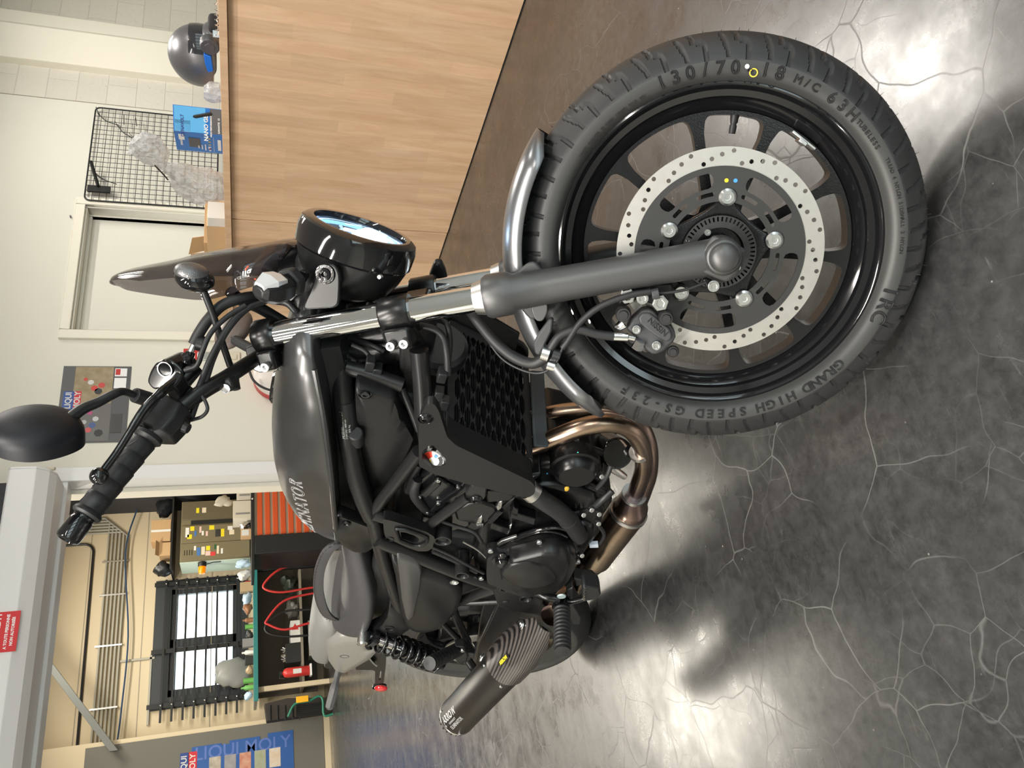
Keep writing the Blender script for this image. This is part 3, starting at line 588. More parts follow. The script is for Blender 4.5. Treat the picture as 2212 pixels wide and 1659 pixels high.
for i, (pts, m_, lb) in enumerate((([(660, 1215), (604, 1230), (570, 1262), (578, 1275), (612, 1279), (668, 1270)], Mt['redpaint'], 'red tubular paddock stand nearest the black cabinet'),
        ([(668, 1283), (612, 1299), (576, 1340), (580, 1349), (616, 1360), (668, 1346)], mat('red_enamel_two', (.46, .03, .03), .35), 'red tubular paddock stand with black clips, middle of the row'),
        ([(660, 1317), (612, 1322), (575, 1350), (580, 1368), (618, 1375), (668, 1372)], Mt['blackpaint'], 'black tubular paddock stand overlapping the red one'))):
    f = MB(); P = [PY(px, py, 9.9 + .04 * i) for px, py in pts]; P = [V(P[0][0], P[0][1], .03)] + P + [V(P[-1][0], P[-1][1], .03)]
    f.tube(spline(P, 5), .014, 10); o = f.build('paddock_stand', m_); tag(o, lb, 'stand', 'paddock stands under the bench')
rs = random.Random(3)
for i, (x, z, w_, h_, cl, lb) in enumerate(((2.95, .33, .13, .22, 'black', 'dark jumbled engine part on the lower shelf by the red stand'), (2.62, .33, .11, .17, 'grey', 'greyish engine part on the lower shelf between the stands'), (2.30, .33, .14, .13, 'white', 'white carton with red print on the lower shelf'), (2.04, .33, .12, .20, 'black', 'black crate of metal parts on the lower shelf'), (2.2, .04, .22, .20, 'white', 'pale drawer unit under the lower shelf'))):
    if i in (0, 1): o = bag('engine_part', V(x, 10.62, z + h_ * .5), (w_, .14, h_ * .5), lb, 'engine part', mat('part_%d' % i, (.035, .045, .035) if i == 0 else (.12, .12, .11), .4), 30 + i, .3)
    else:
        e = empty('crate' if i == 3 else 'carton' if i == 2 else 'drawer_unit', (x, 10.62, z), lb, 'box')
        f = MB(); f.box((x - w_, 10.47, z), (x + w_, 10.8, z + h_ - .01)); keep(f.build('body', pm[cl] if i != 4 else mat('pale_grey_unit', (.26, .25, .21), .6), bevel=.004), e)
        f = MB()
        if i == 2: f.prism([(x + .02, 10.469, z + .02), (x + .10, 10.469, z + .065), (x + .02, 10.469, z + .11)], (0, -.001, 0)); keep(f.build('red_print', Mt['redpaint'], smooth=0), e)
        elif i == 4:
            for k in range(3): f = MB(); f.box((x - w_ + .02 + k * .14, 10.462, z + .02), (x - w_ + .15 + k * .14, 10.469, z + h_ - .03)); keep(f.build('drawer', mat('drawer_%d' % k, (.24, .235, .20), .6), bevel=.003), e)
        else:
            for k in range(9):
                f = MB(); q = V(x - .09 + .02 * k, 10.5 + .02 * (k % 3), z + h_ - .01); f.tube([q, q + V(.02 * math.sin(k), .01, .03 + .02 * (k % 2))], .008, 6); keep(f.build('metal_part', Mt['zinc']), e)
# tool chest: orange drawers with pale gaps, black side
tc_ = empty('tool_chest', (3.6, 9.2, 0), 'orange drawer cabinet with cream slots and a black end behind the fuel tank', 'tool chest')
f = MB(); f.box((3.10, 9.02, 0), (4.1, 9.6, .90)); keep(f.build('carcass', mat('cream_enamel', (.50, .47, .38), .5), smooth=0), tc_)
for i in range(9):
    z = .885 - (i + 1) * .0875
    f = MB(); f.box((3.105, 9.0, z + .014), (4.09, 9.019, z + .073)); keep(f.build('drawer', mat('orange_enamel', (.50, .075, .02), .4) if i == 0 else bpy.data.materials['orange_enamel'], bevel=.004), tc_)
f = MB(); f.box((2.88, 8.98, 0), (3.098, 9.6, .899)); keep(f.build('end_cabinet', Mt['blackpaint'], bevel=.004), tc_)
f = MB(); f.box((2.70, 8.98, .90), (4.1, 9.62, .935)); keep(f.build('top_rail', Mt['blackpaint'], bevel=.004), tc_)
f = MB(); f.ell((3.55, 8.975, .918), (.012, .006, .012), 10, 6); keep(f.build('rail_bolt', Mt['zinc']), tc_)
for i, (x0, x1, h_, lb, m_) in enumerate(((3.34, 3.56, .20, 'cream carton lying on the orange tool chest', mat('cream_carton', (.52, .48, .40), .6)), (3.57, 3.72, .16, 'smaller cream carton with slots on the tool chest', mat('cream_carton_b', (.50, .46, .40), .6)))):
    o = empty('carton', ((x0 + x1) / 2, 9.2, .936), lb, 'box'); f = MB(); f.box((x0, 9.05, .936), (x1, 9.35, .936 + h_)); keep(f.build('body', m_, bevel=.003), o)
    f = MB(); f.box((x0 + .05, 9.047, .95), (x0 + .07, 9.0495, .936 + h_ - .03)); keep(f.build('print', pm['grey'], smooth=0), o)
bag('foil_roll', V(3.28, 9.15, 1.0), (.05, .06, .06), 'crumpled silver foil bundle beside the cream carton', 'foil', Mt['steel'], 41, .25)
o = empty('small_carton', (3.18, 9.2, .936), 'little orange-brown carton at the end of the tool chest', 'box'); f = MB(); f.box((3.13, 9.08, .936), (3.22, 9.2, 1.05)); keep(f.build('body', Mt['cardboard'], bevel=.002), o); f = MB(); f.box((3.14, 9.078, .96), (3.21, 9.0795, 1.04)); keep(f.build('label', pm['white'], smooth=0), o)
bag('work_glove', V(3.62, 9.2, 1.245), (.07, .05, .10), 'pale soiled cloth bundle on top of the cartons', 'cloth', mat('soiled_cloth', (.34, .31, .25), .8), 44, .2)
# by the left panel: black foam block, green-framed crate with yellow ratchet
bk_ = empty('foam_block', (1.36, 10.35, .35), 'dark ribbed foam block standing near the grey partition', 'foam')
f = MB(); P = [PY(*q, 10.3) for q in ((571, 1520), (576, 1558), (700, 1540), (700, 1508), (620, 1508))]; P = [V(p[0], p[1], max(0, p[2] - (.12 if p[2] < .3 else 0))) for p in P]; f.prism(P, (0, .22, 0)); keep(f.build('block', mat('dark_foam', (.035, .03, .026), .9), smooth=0, bevel=.01), bk_)
for i in range(5):
    f = MB(); q = PY(583 + 16 * i, 1523, 10.29); f.box((q[0] - .17, 10.285, q[2] - .006), (q[0], 10.299, q[2] + .006)); keep(f.build('rib', Mt['blackpaint'], smooth=0), bk_)
cr = empty('wire_crate', (1.3, 10.1, 0), 'green framed crate holding black rods and a yellow strap', 'crate')
f = MB(); P = [PY(*q, 10.05) for q in ((622, 1548), (637, 1521), (668, 1514), (688, 1504), (697, 1512), (700, 1545))]; P.append(V(P[-1][0], P[-1][1], .013)); f.tube(spline(P, 4), .013, 8); keep(f.build('frame_tube', mat('green_enamel', (.02, .17, .11), .4)), cr)
for i in range(7):
    q0 = PY(640, 1523 + 4 * i, 10.12); q1 = PY(694, 1519 + 4 * i, 10.12); f = MB(); f.tube([q0, q1], .011, 6); keep(f.build('rod', Mt['blackpaint']), cr)
f = MB(); q = PY(655, 1511, 10.03); f.box((q[0] - .03, 10.02, q[2] - .06), (q[0] + .04, 10.045, q[2] + .08)); keep(f.build('strap', mat('yellow_webbing', (.75, .38, .01), .6), bevel=.004), cr)

# banner on the grey partition
bn = empty('oil_brand_banner', (.9, 10.72, 1.2), 'blue banner with oil brand lettering and photo tiles on the grey partition', 'poster')
YP = 10.725
def PP(px, py): q = PY(px, py, YP); return (q[0], q[2])
x1 = 1.14
blue = mat('banner_blue', (.02, .085, .30), .45)
steps = [(1.62, .50, 1.12), ]
f = MB(); f.box((.30, YP, .44), (1.11, YP + .003, 1.60)); keep(f.build('sheet', blue, smooth=0), bn)
for (z0, z1, xa) in ((.44, .74, 1.165), (.83, 1.18, 1.145), (1.27, 1.60, 1.13)):
    f = MB(); f.box((1.109, YP, z0), (xa, YP + .003, z1)); keep(f.build('sheet_tab', blue, smooth=0), bn)
lt = mat('banner_pale_blue', (.09, .15, .42), .45)
for s_, x, z in (('LIQUI', 0.98, 1.105), ('MOLY', 0.98, 1.105)): pass
f = MB(); f.mesh(text_mesh('LIQUI MOLY', .20, .0004, bold=.002), onplane((1.04, YP - .0008, 1.02), (0, 0, -1), (1, 0, 0), (0, -1, 0))); keep(f.build('lettering', lt, smooth=0), bn)
tiles = [((.55, .50, .40), (.20, .16, .14)), ((.16, .17, .20), (.35, .33, .33)), ((.35, .05, .03), (.60, .40, .28)), ((.25, .28, .10), (.35, .36, .36)), ((.60, .60, .60), (.55, .36, .18))]
for i, (ca, cb_) in enumerate(tiles):
    z = 1.34 - i * .17
    f = MB(); f.box((.78, YP - .0015, z - .065), (.99, YP - .0003, z + .065)); ti = keep(f.build('photo_tile', mat('tile_%d' % i, ca, .5, noise=(14, cb_, 2)), smooth=0), bn)
for (x0, z0, w_, h_, cc_, s_) in ((.72, 1.68, .36, .085, (.02, .05, .22), 'LIQUI'), (.72, 1.585, .36, .085, (.5, .02, .03), 'MOLY')):
    f = MB(); f.box((x0 - .20, YP - .003, z0 - .045), (x0 + .36, YP - .0016, z0 + .045)); keep(f.build('logo_panel', mat('logo_' + s_.lower(), cc_, .4), smooth=0), bn)
    f = MB(); f.mesh(text_mesh(s_, .088, .0004, bold=.0015), onplane((x0 + .22, YP - .0035, z0), (1, 0, 0), (0, 0, 1), (0, -1, 0))); keep(f.build('logo_lettering', pm['white'], smooth=0), bn)
# ================================================================ things on the counter and on the near walls
ZT = 1.0985
# full-face helmet, standing towards the back of the worktop
XH = 3.08
hq = PX(440, 119, XH); hy_ = hq[1]
hm = empty('motorcycle_helmet', (XH, hy_, ZT), 'grey full-face helmet with a blue panel and round visor pivot on the counter', 'helmet')
hmg = mat('helmet_grey', (.15, .15, .16), .34, metal=.5)
c0 = V(XH, hy_, ZT + .098)
def shell(th, ph):
    # th polar from up, ph azimuth (0 = rear of the helmet, towards +y)
    p = V(.118 * math.sin(th) * math.sin(ph), .145 * math.sin(th) * math.cos(ph), .132 * math.cos(th))
    if p[1] < 0: p[1] *= .90; p[2] -= .10 * abs(p[1]) * (p[2] < 0)
    if p[2] < -.055: p[2] = -.055 - (.016 if p[1] < 0 else 0)
    return p
f = MB(); N1, N2 = 20, 36; vs = []; fs = []
for i in range(N1 + 1):
    for j in range(N2): vs.append(c0 + shell(math.pi * .80 * i / N1, 2 * math.pi * j / N2))
for i in range(N1):
    for j in range(N2):
        a = i * N2 + j; b_ = i * N2 + (j + 1) % N2; fs.append((a, a + N2, b_ + N2, b_))
f.add(vs, fs); keep(f.build('shell', hmg, sub=1), hm)
f = MB(); vs = []; fs = []
for i in range(9):
    t = math.pi * (.40 + .16 * i / 8)
    for j in range(21): vs.append(c0 + shell(t, math.pi * (.70 + .60 * j / 20)) * 1.018)
for i in range(8):
    for j in range(20): a = i * 21 + j; fs.append((a, a + 21, a + 22, a + 1))
f.add(vs, fs); keep(f.build('visor', mat('visor_dark', (.03, .03, .035), .10)), hm)
f = MB(); q = PX(453, 101, XH - .112); f.lathe([(.001, 0.010), (.020, .010), (.022, .006), (.036, .006), (.040, 0), (.040, -.03)], q, (-1, 0, 0), 28); keep(f.build('visor_pivot', mat('pivot_grey', (.085, .085, .09), .4, metal=.3)), hm)
f = MB(); P = [PX(px, py, XH - .122) for px, py in ((439.6, 117), (456, 123), (461, 155), (449, 157.5), (443, 140))]
f.prism(P, (.03, 0, 0)); keep(f.build('blue_panel', mat('helmet_blue', (.01, .14, .62), .3), bevel=.004), hm)
f = MB(); f.ell((XH, hy_ - .105, ZT + .052), (.075, .045, .040), 16, 10); keep(f.build('chin_bar', hmg), hm)
# black bundle next to helmet with tag
a = PX(478, 78, 2.95); b_ = PX(448, 46, 2.95)
gl = empty('black_pouch', (2.98, (a[1] + b_[1]) / 2, ZT), 'black padded pouch with a pale tag beside the helmet', 'pouch')
f = MB(); f.box((2.93, b_[1], ZT + .001), (3.02, a[1] - .012, b_[2])); keep(f.build('body', mat('black_fabric', (.015, .015, .017), .8), bevel=.02, segs=3), gl)
f = MB(); f.box((2.922, a[1] - .04, ZT + .003), (2.928, a[1] - .012, ZT + .035)); keep(f.build('tag', pm['pale blue'], smooth=0), gl)
# blue battery box
bb = empty('battery_box', (2.78, 2.66, ZT), 'blue printed battery carton standing on the counter in front of the plastic bag', 'box')
def quadpt(z): return 0
xL, xR = 2.70, 2.70
A0 = V(2.70, 2.50, ZT); A1 = V(2.70, 2.635, ZT); # front-left corner positions found from the photo
pR = PX(482, 237, 2.74); pM = PX(482, 293, 2.68); pL = PX(484, 333, 2.74)
pR[2] = pM[2] = pL[2] = ZT; HB = .195
f = MB(); q4 = pR + pL - pM; f.prism([pR, pM, pL, q4], (0, 0, HB)); keep(f.build('carton', mat('box_blue', (.012, .16, .55), .35), smooth=0, bevel=.001), bb)
ex1 = nrm(pR - pM); w1 = np.linalg.norm(pR - pM); n1 = V(-ex1[1], ex1[0], 0); n1 = n1 if n1[0] < 0 else -n1
ex2 = nrm(pM - pL); w2 = np.linalg.norm(pM - pL); n2 = V(-ex2[1], ex2[0], 0); n2 = n2 if n2[0] < 0 else -n2
def lab(o, ex, nn, w_, items):
    for nm, u0, v0, u1, v1, mt_ in items:
        f = MB(); a = o + ex * u0 * w_ + V(0, 0, v0 * HB) + nn * .0008; f.prism([a, a + ex * (u1 - u0) * w_, a + ex * (u1 - u0) * w_ + V(0, 0, (v1 - v0) * HB), a + V(0, 0, (v1 - v0) * HB)], nn * .0006); keep(f.build(nm, mt_, smooth=0), bb)
def txt(o, ex, nn, w_, s_, u, v, h_, mt_, bold=.0003, sp=1.0):
    f = MB(); f.mesh(text_mesh(s_, h_, .0003, bold=bold, spacing=sp), onplane(o + ex * u * w_ + V(0, 0, v * HB) + nn * .0018, ex, (0, 0, 1), nn)); keep(f.build('lettering', mt_, smooth=0), bb)
lb_ = mat('box_light_blue', (.10, .42, .80), .35); sil = mat('box_silver', (.42, .43, .47), .35); drk = mat('box_road', (.09, .09, .10), .5); navy = mat('box_navy', (.01, .03, .2), .4); wh = mat('box_white', (.8, .8, .8), .5); yl = mat('box_yellow', (.75, .5, .05), .5)
lab(pM, ex1, n1, w1, [('print_sky', .02, .35, .98, .98, lb_), ('print_road', .02, .01, .98, .26, drk), ('print_silver', .01, .66, .45, .97, sil)])
o1 = pM
for k in range(14):
    rs = random.Random(k); f = MB(); u = .62 + .012 * k; v = .55 - .022 * k; f.ell(o1 + ex1 * u * w1 + V(0, 0, v * HB) + n1 * .002, (.004, .010, .011), 8, 6); keep(f.build('print_rider', pm['black']), bb)
txt(pM, ex1, n1, w1, 'DYNAVOLT', .24, .82, .017, navy, .0005)
txt(pM, ex1, n1, w1, 'NANO GEL', .27, .34, .023, wh, .0006)
txt(pM, ex1, n1, w1, 'HIGH PERFORMANCE', .30, .24, .009, wh)
txt(pM, ex1, n1, w1, 'GARANTIE  12', .35, .08, .010, wh)
lab(pL, ex2, n2, w2, [('print_photo', .26, .48, .74, .72, drk), ('print_badge', .60, .80, .88, .92, wh), ('print_label', .18, .05, .75, .12, wh), ('print_line', .10, .20, .85, .206, wh)])
txt(pL, ex2, n2, w2, 'DYNAVOLT', .5, .87, .012, wh, .0004)
for k, s_ in enumerate(('BATTERY', 'TECHNOLOGY', 'MAINTENANCE FREE', 'SEALED')): txt(pL, ex2, n2, w2, s_, .30, .50 - .07 * k + .02, .006, wh)
for k in range(3):
    f = MB(); a = pL + ex2 * (.45 + .16 * k) * w2 + V(0, 0, .27 * HB) + n2 * .001; f.prism([a - ex2 * .006, a + ex2 * .006, a + V(0, 0, .011)], n2 * .0006); keep(f.build('hazard_symbol', yl, smooth=0), bb)
for k in range(3):
    f = MB(); f.disk(pL + ex2 * (.14 + .09 * k) * w2 + V(0, 0, .29 * HB) + n2 * .0009, n2, .005, .0006, 14); keep(f.build('round_symbol', pm['red'] if k % 2 else wh, smooth=0), bb)
# crumpled clear plastic bag, tied at the neck
m = bpy.data.materials.new('crinkled_plastic'); m.use_nodes = True; nt = m.node_tree; L = nt.links.new; b = nt.nodes['Principled BSDF']; tc = nt.nodes.new('ShaderNodeTexCoord')
b.inputs['Base Color'].default_value = (.80, .82, .84, 1); b.inputs['Roughness'].default_value = .12; b.inputs['Alpha'].default_value = .55; b.inputs['Specular IOR Level'].default_value = .9
v = nt.nodes.new('ShaderNodeTexVoronoi'); v.inputs['Scale'].default_value = 38; v.feature = 'F1'; L(tc.outputs['Object'], v.inputs['Vector']); n_ = nz(22, 5, .7, None, 1.5)
bp = nt.nodes.new('ShaderNodeBump'); bp.inputs['Strength'].default_value = 1.0; bp.inputs['Distance'].default_value = .02; L(vmath('ADD', v.outputs['Distance'], n_.outputs['Fac']), bp.inputs['Height']); L(bp.outputs[0], b.inputs['Normal'])
Mt['crinkle'] = m
pb = empty('plastic_bag', (2.92, 2.95, ZT), 'clear crinkled plastic bag tied at the neck, leaning on the blue carton', 'bag')
def blob(path, rad, flat, seed, name, parent, n=36, amp=.09):
    rs = random.Random(seed); P = spline(path, 8); k = len(P); rr = np.interp(np.linspace(0, 1, k), np.linspace(0, 1, len(rad)), rad)
    secs = []; ph = [rs.uniform(0, 6.28) for _ in range(5)]
    for i in range(k):
        T = nrm(P[min(i + 1, k - 1)] - P[max(i - 1, 0)]); x = nrm(np.cross(T, V(1, 0, 0))); y = np.cross(T, x); q = []
        for j in range(n):
            a = 2 * math.pi * j / n
            w_ = 1 + amp * (math.sin(5 * a + ph[0] + i * .25) + .7 * math.sin(9 * a + ph[1] - i * .2) + .6 * math.sin(13 * a + ph[2] + i * .5)) + rs.uniform(-.03, .03)
            p_ = P[i] + (x * math.cos(a) + y * math.sin(a) * flat) * rr[i] * w_; p_[2] = max(p_[2], ZT + .002); q.append(p_)
        secs.append(q)
    f = MB(); f.loft(secs); return keep(f.build(name, Mt['crinkle'], smooth=55), parent)
neck = PX(352, 365, 2.9)
blob([PX(480, 430, 2.92) + V(0, 0, .035), PX(455, 412, 2.92), PX(415, 392, 2.92), PX(380, 370, 2.91), neck], [.045, .115, .105, .055, .014], .6, 2, 'bag_body', pb)
blob([neck, PX(335, 340, 2.9), PX(310, 312, 2.9), PX(293, 300, 2.9)], [.014, .062, .085, .045], .45, 3, 'bag_top', pb, amp=.13)
f = MB(); f.tube([neck + V(-.03, -.05, .03), neck + V(-.03, 0, 0), neck + V(-.025, .045, -.02)], .0035, 8); keep(f.build('cable_tie', Mt['blackpaint']), pb)
pb2 = empty('bubble_wrap', (2.85, 2.50, ZT), 'small piece of bubble wrap between the helmet and the blue carton', 'bubble wrap')
blob([PX(478, 200, 2.86), PX(455, 200, 2.86), PX(440, 198, 2.86)], [.048, .055, .03], .4, 8, 'sheet', pb2, amp=.05)
# cardboard boxes behind
cbx = empty('open_carton', (2.95, 3.75, ZT), 'open brown cardboard carton with turned-up flap at the end of the counter', 'box')
f = MB(); f.box((2.80, 3.42, ZT + .001), (3.1, 3.93, ZT + .115)); keep(f.build('carton_body', Mt['cardboard'], smooth=0, bevel=.002), cbx)
a = PX(418, 497, 2.9); b_ = PX(430, 515, 2.9)
f = MB(); f.prism([(2.86, 3.44, ZT + .115), (2.86, 3.56, ZT + .115), (2.86, 3.60, ZT + .20), (2.86, 3.46, ZT + .175)], (.003, 0, 0)); keep(f.build('flap', Mt['cardboard'], smooth=0), cbx)
f = MB(); f.prism([(2.88, 3.60, ZT + .115), (2.88, 3.72, ZT + .115), (2.88, 3.70, ZT + .20), (2.88, 3.62, ZT + .19)], (.003, 0, 0)); keep(f.build('flap', Mt['cardboard'], smooth=0), cbx)
cb2 = empty('slim_carton', (2.7, 3.5, ZT), 'slim brown carton with a small stamp lying along the counter edge', 'box')
f = MB(); f.box((2.66, 3.12, ZT + .001), (2.78, 3.95, ZT + .088)); keep(f.build('carton_body', mat('cardboard_light', (.60, .40, .22), .8), smooth=0, bevel=.002), cb2)
f = MB(); f.mesh(text_mesh('006', .018, .0003), onplane((2.6595, 3.42, ZT + .045), (0, -1, 0), (0, 0, 1), (-1, 0, 0))); keep(f.build('stamp', pm['grey'], smooth=0), cb2)
f = MB(); f.box((2.657, 3.055, ZT + .001), (2.76, 3.118, ZT + .080)); o = f.build('white_carton', mat('carton_white', (.70, .68, .64), .6), bevel=.002); tag(o, 'small white carton end beside the slim brown carton', 'box')
# spiral wire / chain end at the far right of the counter
f = MB(); f.tube([V(2.72 + .008 * math.sin(i * 1.7), 1.86 + i * .006, ZT + .012 + .006 * math.cos(i * 1.7)) for i in range(38)], .0022, 5); o = f.build('wire_coil', Mt['chrome']); tag(o, 'thin coiled wire on the counter next to the black pouch', 'wire')

# wire grid panel on the wall with hooks
gp = empty('wire_grid_panel', (4.52, YB - .03, 1.7), 'black wire grid display panel hung on the wall right of the door', 'grid panel')
g00 = V(4.98, YB - .03, 2.055); GX0, GX1, GZ0, GZ1 = 4.06, 4.97, 1.20, 2.055
f = MB(); f.tube(rnd([(GX0, YB - .03, GZ0), (GX1, YB - .03, GZ0), (GX1, YB - .03, GZ1), (GX0, YB - .03, GZ1)], .04, 5) + [V(GX0, YB - .03, GZ0 + .04)], .0055, 8); keep(f.build('rim_wire', Mt['blackpaint']), gp)
n = 0
for i in range(1, 20):
    x = GX0 + (GX1 - GX0) * i / 20; f = MB(); f.tube([(x, YB - .03, GZ0), (x, YB - .03, GZ1)], .0022, 5); keep(f.build('grid_wire', Mt['blackpaint']), gp)
for i in range(1, 19):
    z = GZ0 + (GZ1 - GZ0) * i / 19; f = MB(); f.tube([(GX0, YB - .034, z), (GX1, YB - .034, z)], .0022, 5); keep(f.build('grid_wire', Mt['blackpaint']), gp)
hk = [([(4.95, 2.05), (4.86, 2.02), (4.80, 1.97), (4.79, 1.90), (4.74, 1.86), (4.69, 1.80), (4.62, 1.77)], 'top corner'), ([(4.90, 1.86), (4.78, 1.85)], 'upper right'), ([(4.88, 1.78), (4.78, 1.765)], 'upper right'), ([(4.32, 2.02), (4.26, 1.98), (4.22, 1.93), (4.21, 1.86)], 'beside the shelf arm'), ([(4.2, 1.42), (4.22, 1.36), (4.12, 1.30)], 'lower left')]
for i, (P, wv) in enumerate(hk):
    f = MB(); f.tube(spline([(x, YB - .05 - .02 * math.sin(k * 1.1), z) for k, (x, z) in enumerate(P)], 3), .0032, 6)
    for k in range(1, len(P) - 1, 2): x, z = P[k]; f.tube([(x + .03, YB - .05, z + .015), (x, YB - .055, z), (x - .02, YB - .05, z - .03)], .0028, 5)
    o = f.build('hook', Mt['blackpaint']); tag(o, ('thin black wire hook at the %s of the grid panel' % wv) + (', higher one' if i == 1 else ', lower one' if i == 2 else ''), 'hook', 'hooks on the wire grid panel')
sa = empty('display_arm', (4.2, YB - .08, 1.98), 'black display arm with rectangular foot clipped to the grid panel', 'display arm')
a = PY(196, 348, YB - .10); b_ = PY(212, 402, YB - .06)
f = MB(); f.tube([a, b_], .011, 4); keep(f.build('arm', Mt['blackpaint'], smooth=0), sa)
f = MB(); q = PY(213, 406, YB - .05); f.box((q[0] - .035, YB - .055, q[2] - .075), (q[0] + .02, YB - .037, q[2] + .07)); keep(f.build('foot', Mt['blackpaint'], bevel=.003), sa)
q = PY(378, 388, YB - .05)
sp_ = empty('small_blister_pack', (q[0], YB - .05, q[2]), 'small black and white packet with orange edge on the grid panel', 'packet')
f = MB(); f.box((q[0] - .02, YB - .06, q[2] - .04), (q[0] + .08, YB - .036, q[2] + .03)); keep(f.build('card', pm['white'], bevel=.002), sp_)
f = MB(); f.box((q[0] - .015, YB - .066, q[2] + .0), (q[0] + .075, YB - .0605, q[2] + .034)); keep(f.build('header', Mt['blackpaint'], bevel=.002), sp_)

# racing poster by the shutter
ps_ = empty('racing_poster', (2.49, YB - .005, 1.86), 'oil brand poster with racing motorcycles taped beside the workshop opening', 'poster')
X0, X1, Z0, Z1 = 2.215, 2.74, 1.68, 2.055; Y_ = YB - .004
def pr_(nm, u0, v0, u1, v1, mt_, d_=0):
    f = MB(); f.box((X0 + (X1 - X0) * u0, Y_ - .0006 - d_, Z0 + (Z1 - Z0) * v0), (X0 + (X1 - X0) * u1, Y_ - d_, Z0 + (Z1 - Z0) * v1)); return keep(f.build(nm, mt_, smooth=0), ps_)
pr_('sheet', 0, 0, 1, 1, mat('poster_charcoal', (.085, .085, .09), .4), -.0012)
pr_('photo_dirt', .50, .26, .99, .82, mat('photo_ochre', (.42, .33, .22), .5, noise=(22, (.16, .12, .04), 4)))
pr_('photo_track', .02, .25, .50, .82, mat('photo_track', (.10, .095, .095), .5, noise=(6, (.16, .155, .15), 3)))
pr_('logo_blue', .42, .80, .66, .955, mat('poster_logo_blue', (.02, .07, .28), .4), .001)
pr_('logo_red', .42, .70, .66, .80, mat('poster_logo_red', (.55, .02, .03), .4), .001)
f = MB()
for s_, zz in (('LIQUI', Z0 + .875 * (Z1 - Z0)), ('MOLY', Z0 + .75 * (Z1 - Z0))): f = MB(); f.mesh(text_mesh(s_, .045, .0002, bold=.0012), onplane((X0 + .54 * (X1 - X0), Y_ - .0018, zz), (1, 0, 0), (0, 0, 1), (0, -1, 0))); keep(f.build('logo_lettering', pm['white'], smooth=0), ps_)
pr_('card', .70, .06, .84, .24, wh, .001); pr_('card', .86, .06, .97, .24, wh, .001)
pr_('card_print', .88, .16, .96, .23, Mt['redpaint'], .0018)
pr_('plate', .12, .08, .36, .24, mat('poster_plate', (.05, .05, .045), .4), .001)
f = MB(); f.mesh(text_mesh('MOTOR', .020, .0002, bold=.0005), onplane((X0 + .24 * (X1 - X0), Y_ - .0018, Z0 + .16 * (Z1 - Z0)), (1, 0, 0), (0, 0, 1), (0, -1, 0))) if 0 else None
rr_ = [(.16, .55, .035, (.55, .10, .10)), (.22, .50, .04, (.06, .10, .25)), (.30, .46, .035, (.5, .5, .52)), (.12, .40, .05, (.03, .03, .03)), (.38, .55, .03, (.45, .06, .2)), (.26, .62, .03, (.4, .4, .42)), (.70, .52, .04, (.55, .05, .04)), (.78, .58, .035, (.6, .58, .56)), (.66, .46, .045, (.03, .03, .035)), (.74, .42, .04, (.5, .06, .05)), (.82, .66, .025, (.5, .06, .05))]
for i, (u, v_, r_, c2) in enumerate(rr_):
    f = MB(); f.lathe([(.0001, .0011), (r_ * .5, .0011), (r_ * .5, 0)], (X0 + (X1 - X0) * u, Y_, Z0 + (Z1 - Z0) * v_), (0, -1, 0), 7); keep(f.build('print_blob', mat('print_%d' % i, c2, .5), smooth=0), ps_)
# wall signs, switches, red bin
q = PY(414, 768, YB)
e = empty('red_wall_sign', (q[0], YB, q[2]), 'small red safety sign with white pictogram on the wall left of the door', 'sign')
f = MB(); f.box((q[0] - .05, YB - .003, q[2] - .05), (q[0] + .05, YB - .0005, q[2] + .05)); keep(f.build('board', Mt['redpaint'], smooth=0), e)
f = MB(); f.box((q[0] - .02, YB - .004, q[2] - .02), (q[0] + .02, YB - .0032, q[2] + .02)); keep(f.build('pictogram', wh, smooth=0), e)
for px, py, w_, h_, lb in ((505, 773, .042, .040, 'cream double light switch beside the door, under the red sign'), (442, 770, .03, .045, 'grey junction plate between the red sign and the light switch')):
    q = PY(px, py, YB); e = empty('light_switch', (q[0], YB, q[2]), lb, 'switch')
    f = MB(); f.box((q[0] - w_, YB - .010, q[2] - h_), (q[0] + w_, YB - .0005, q[2] + h_)); keep(f.build('plate', mat('switch_cream', (.66, .62, .50), .4) if px > 500 else Mt['steel'], bevel=.003), e)
    if px > 500: f = MB(); f.box((q[0] - .018, YB - .015, q[2] - .02), (q[0] + .018, YB - .0102, q[2] + .02)); keep(f.build('rocker', bpy.data.materials['switch_cream'], bevel=.002), e)
rb = empty('red_hose_drum', (2.72, YB - .12, .82), 'red and white drum with black cable on the wall under the switch', 'drum')
q = PY(600, 805, YB - .12)
f = MB(); f.lathe([(.001, 0), (.13, 0), (.15, .02), (.15, .07)], (q[0], YB - .001, q[2]), (0, -1, 0), 36); keep(f.build('drum', Mt['red'], smooth=50), rb)
f = MB(); f.lathe([(.15, .0705), (.15, .11), (.10, .14), (.001, .15)], (q[0], YB - .001, q[2]), (0, -1, 0), 36); keep(f.build('cover', mat('drum_white', (.75, .70, .66), .3), smooth=50), rb)
f = MB(); f.tube(spline([PY(538, 800, YB - .2), PY(548, 822, YB - .2), PY(570, 838, YB - .2), PY(600, 845, YB - .2), PY(640, 840, YB - .2)], 6), .008, 8); keep(f.build('cable', Mt['rubber']), rb)
# small screw in the wall above the door
f = MB(); q = PY(153, 470, YB); f.tube([(q[0], YB, q[2]), (q[0], YB - .02, q[2])], .006, 8); o = f.build('wall_plug', pm['grey']); tag(o, 'small screw sticking out of the wall above the door', 'screw')
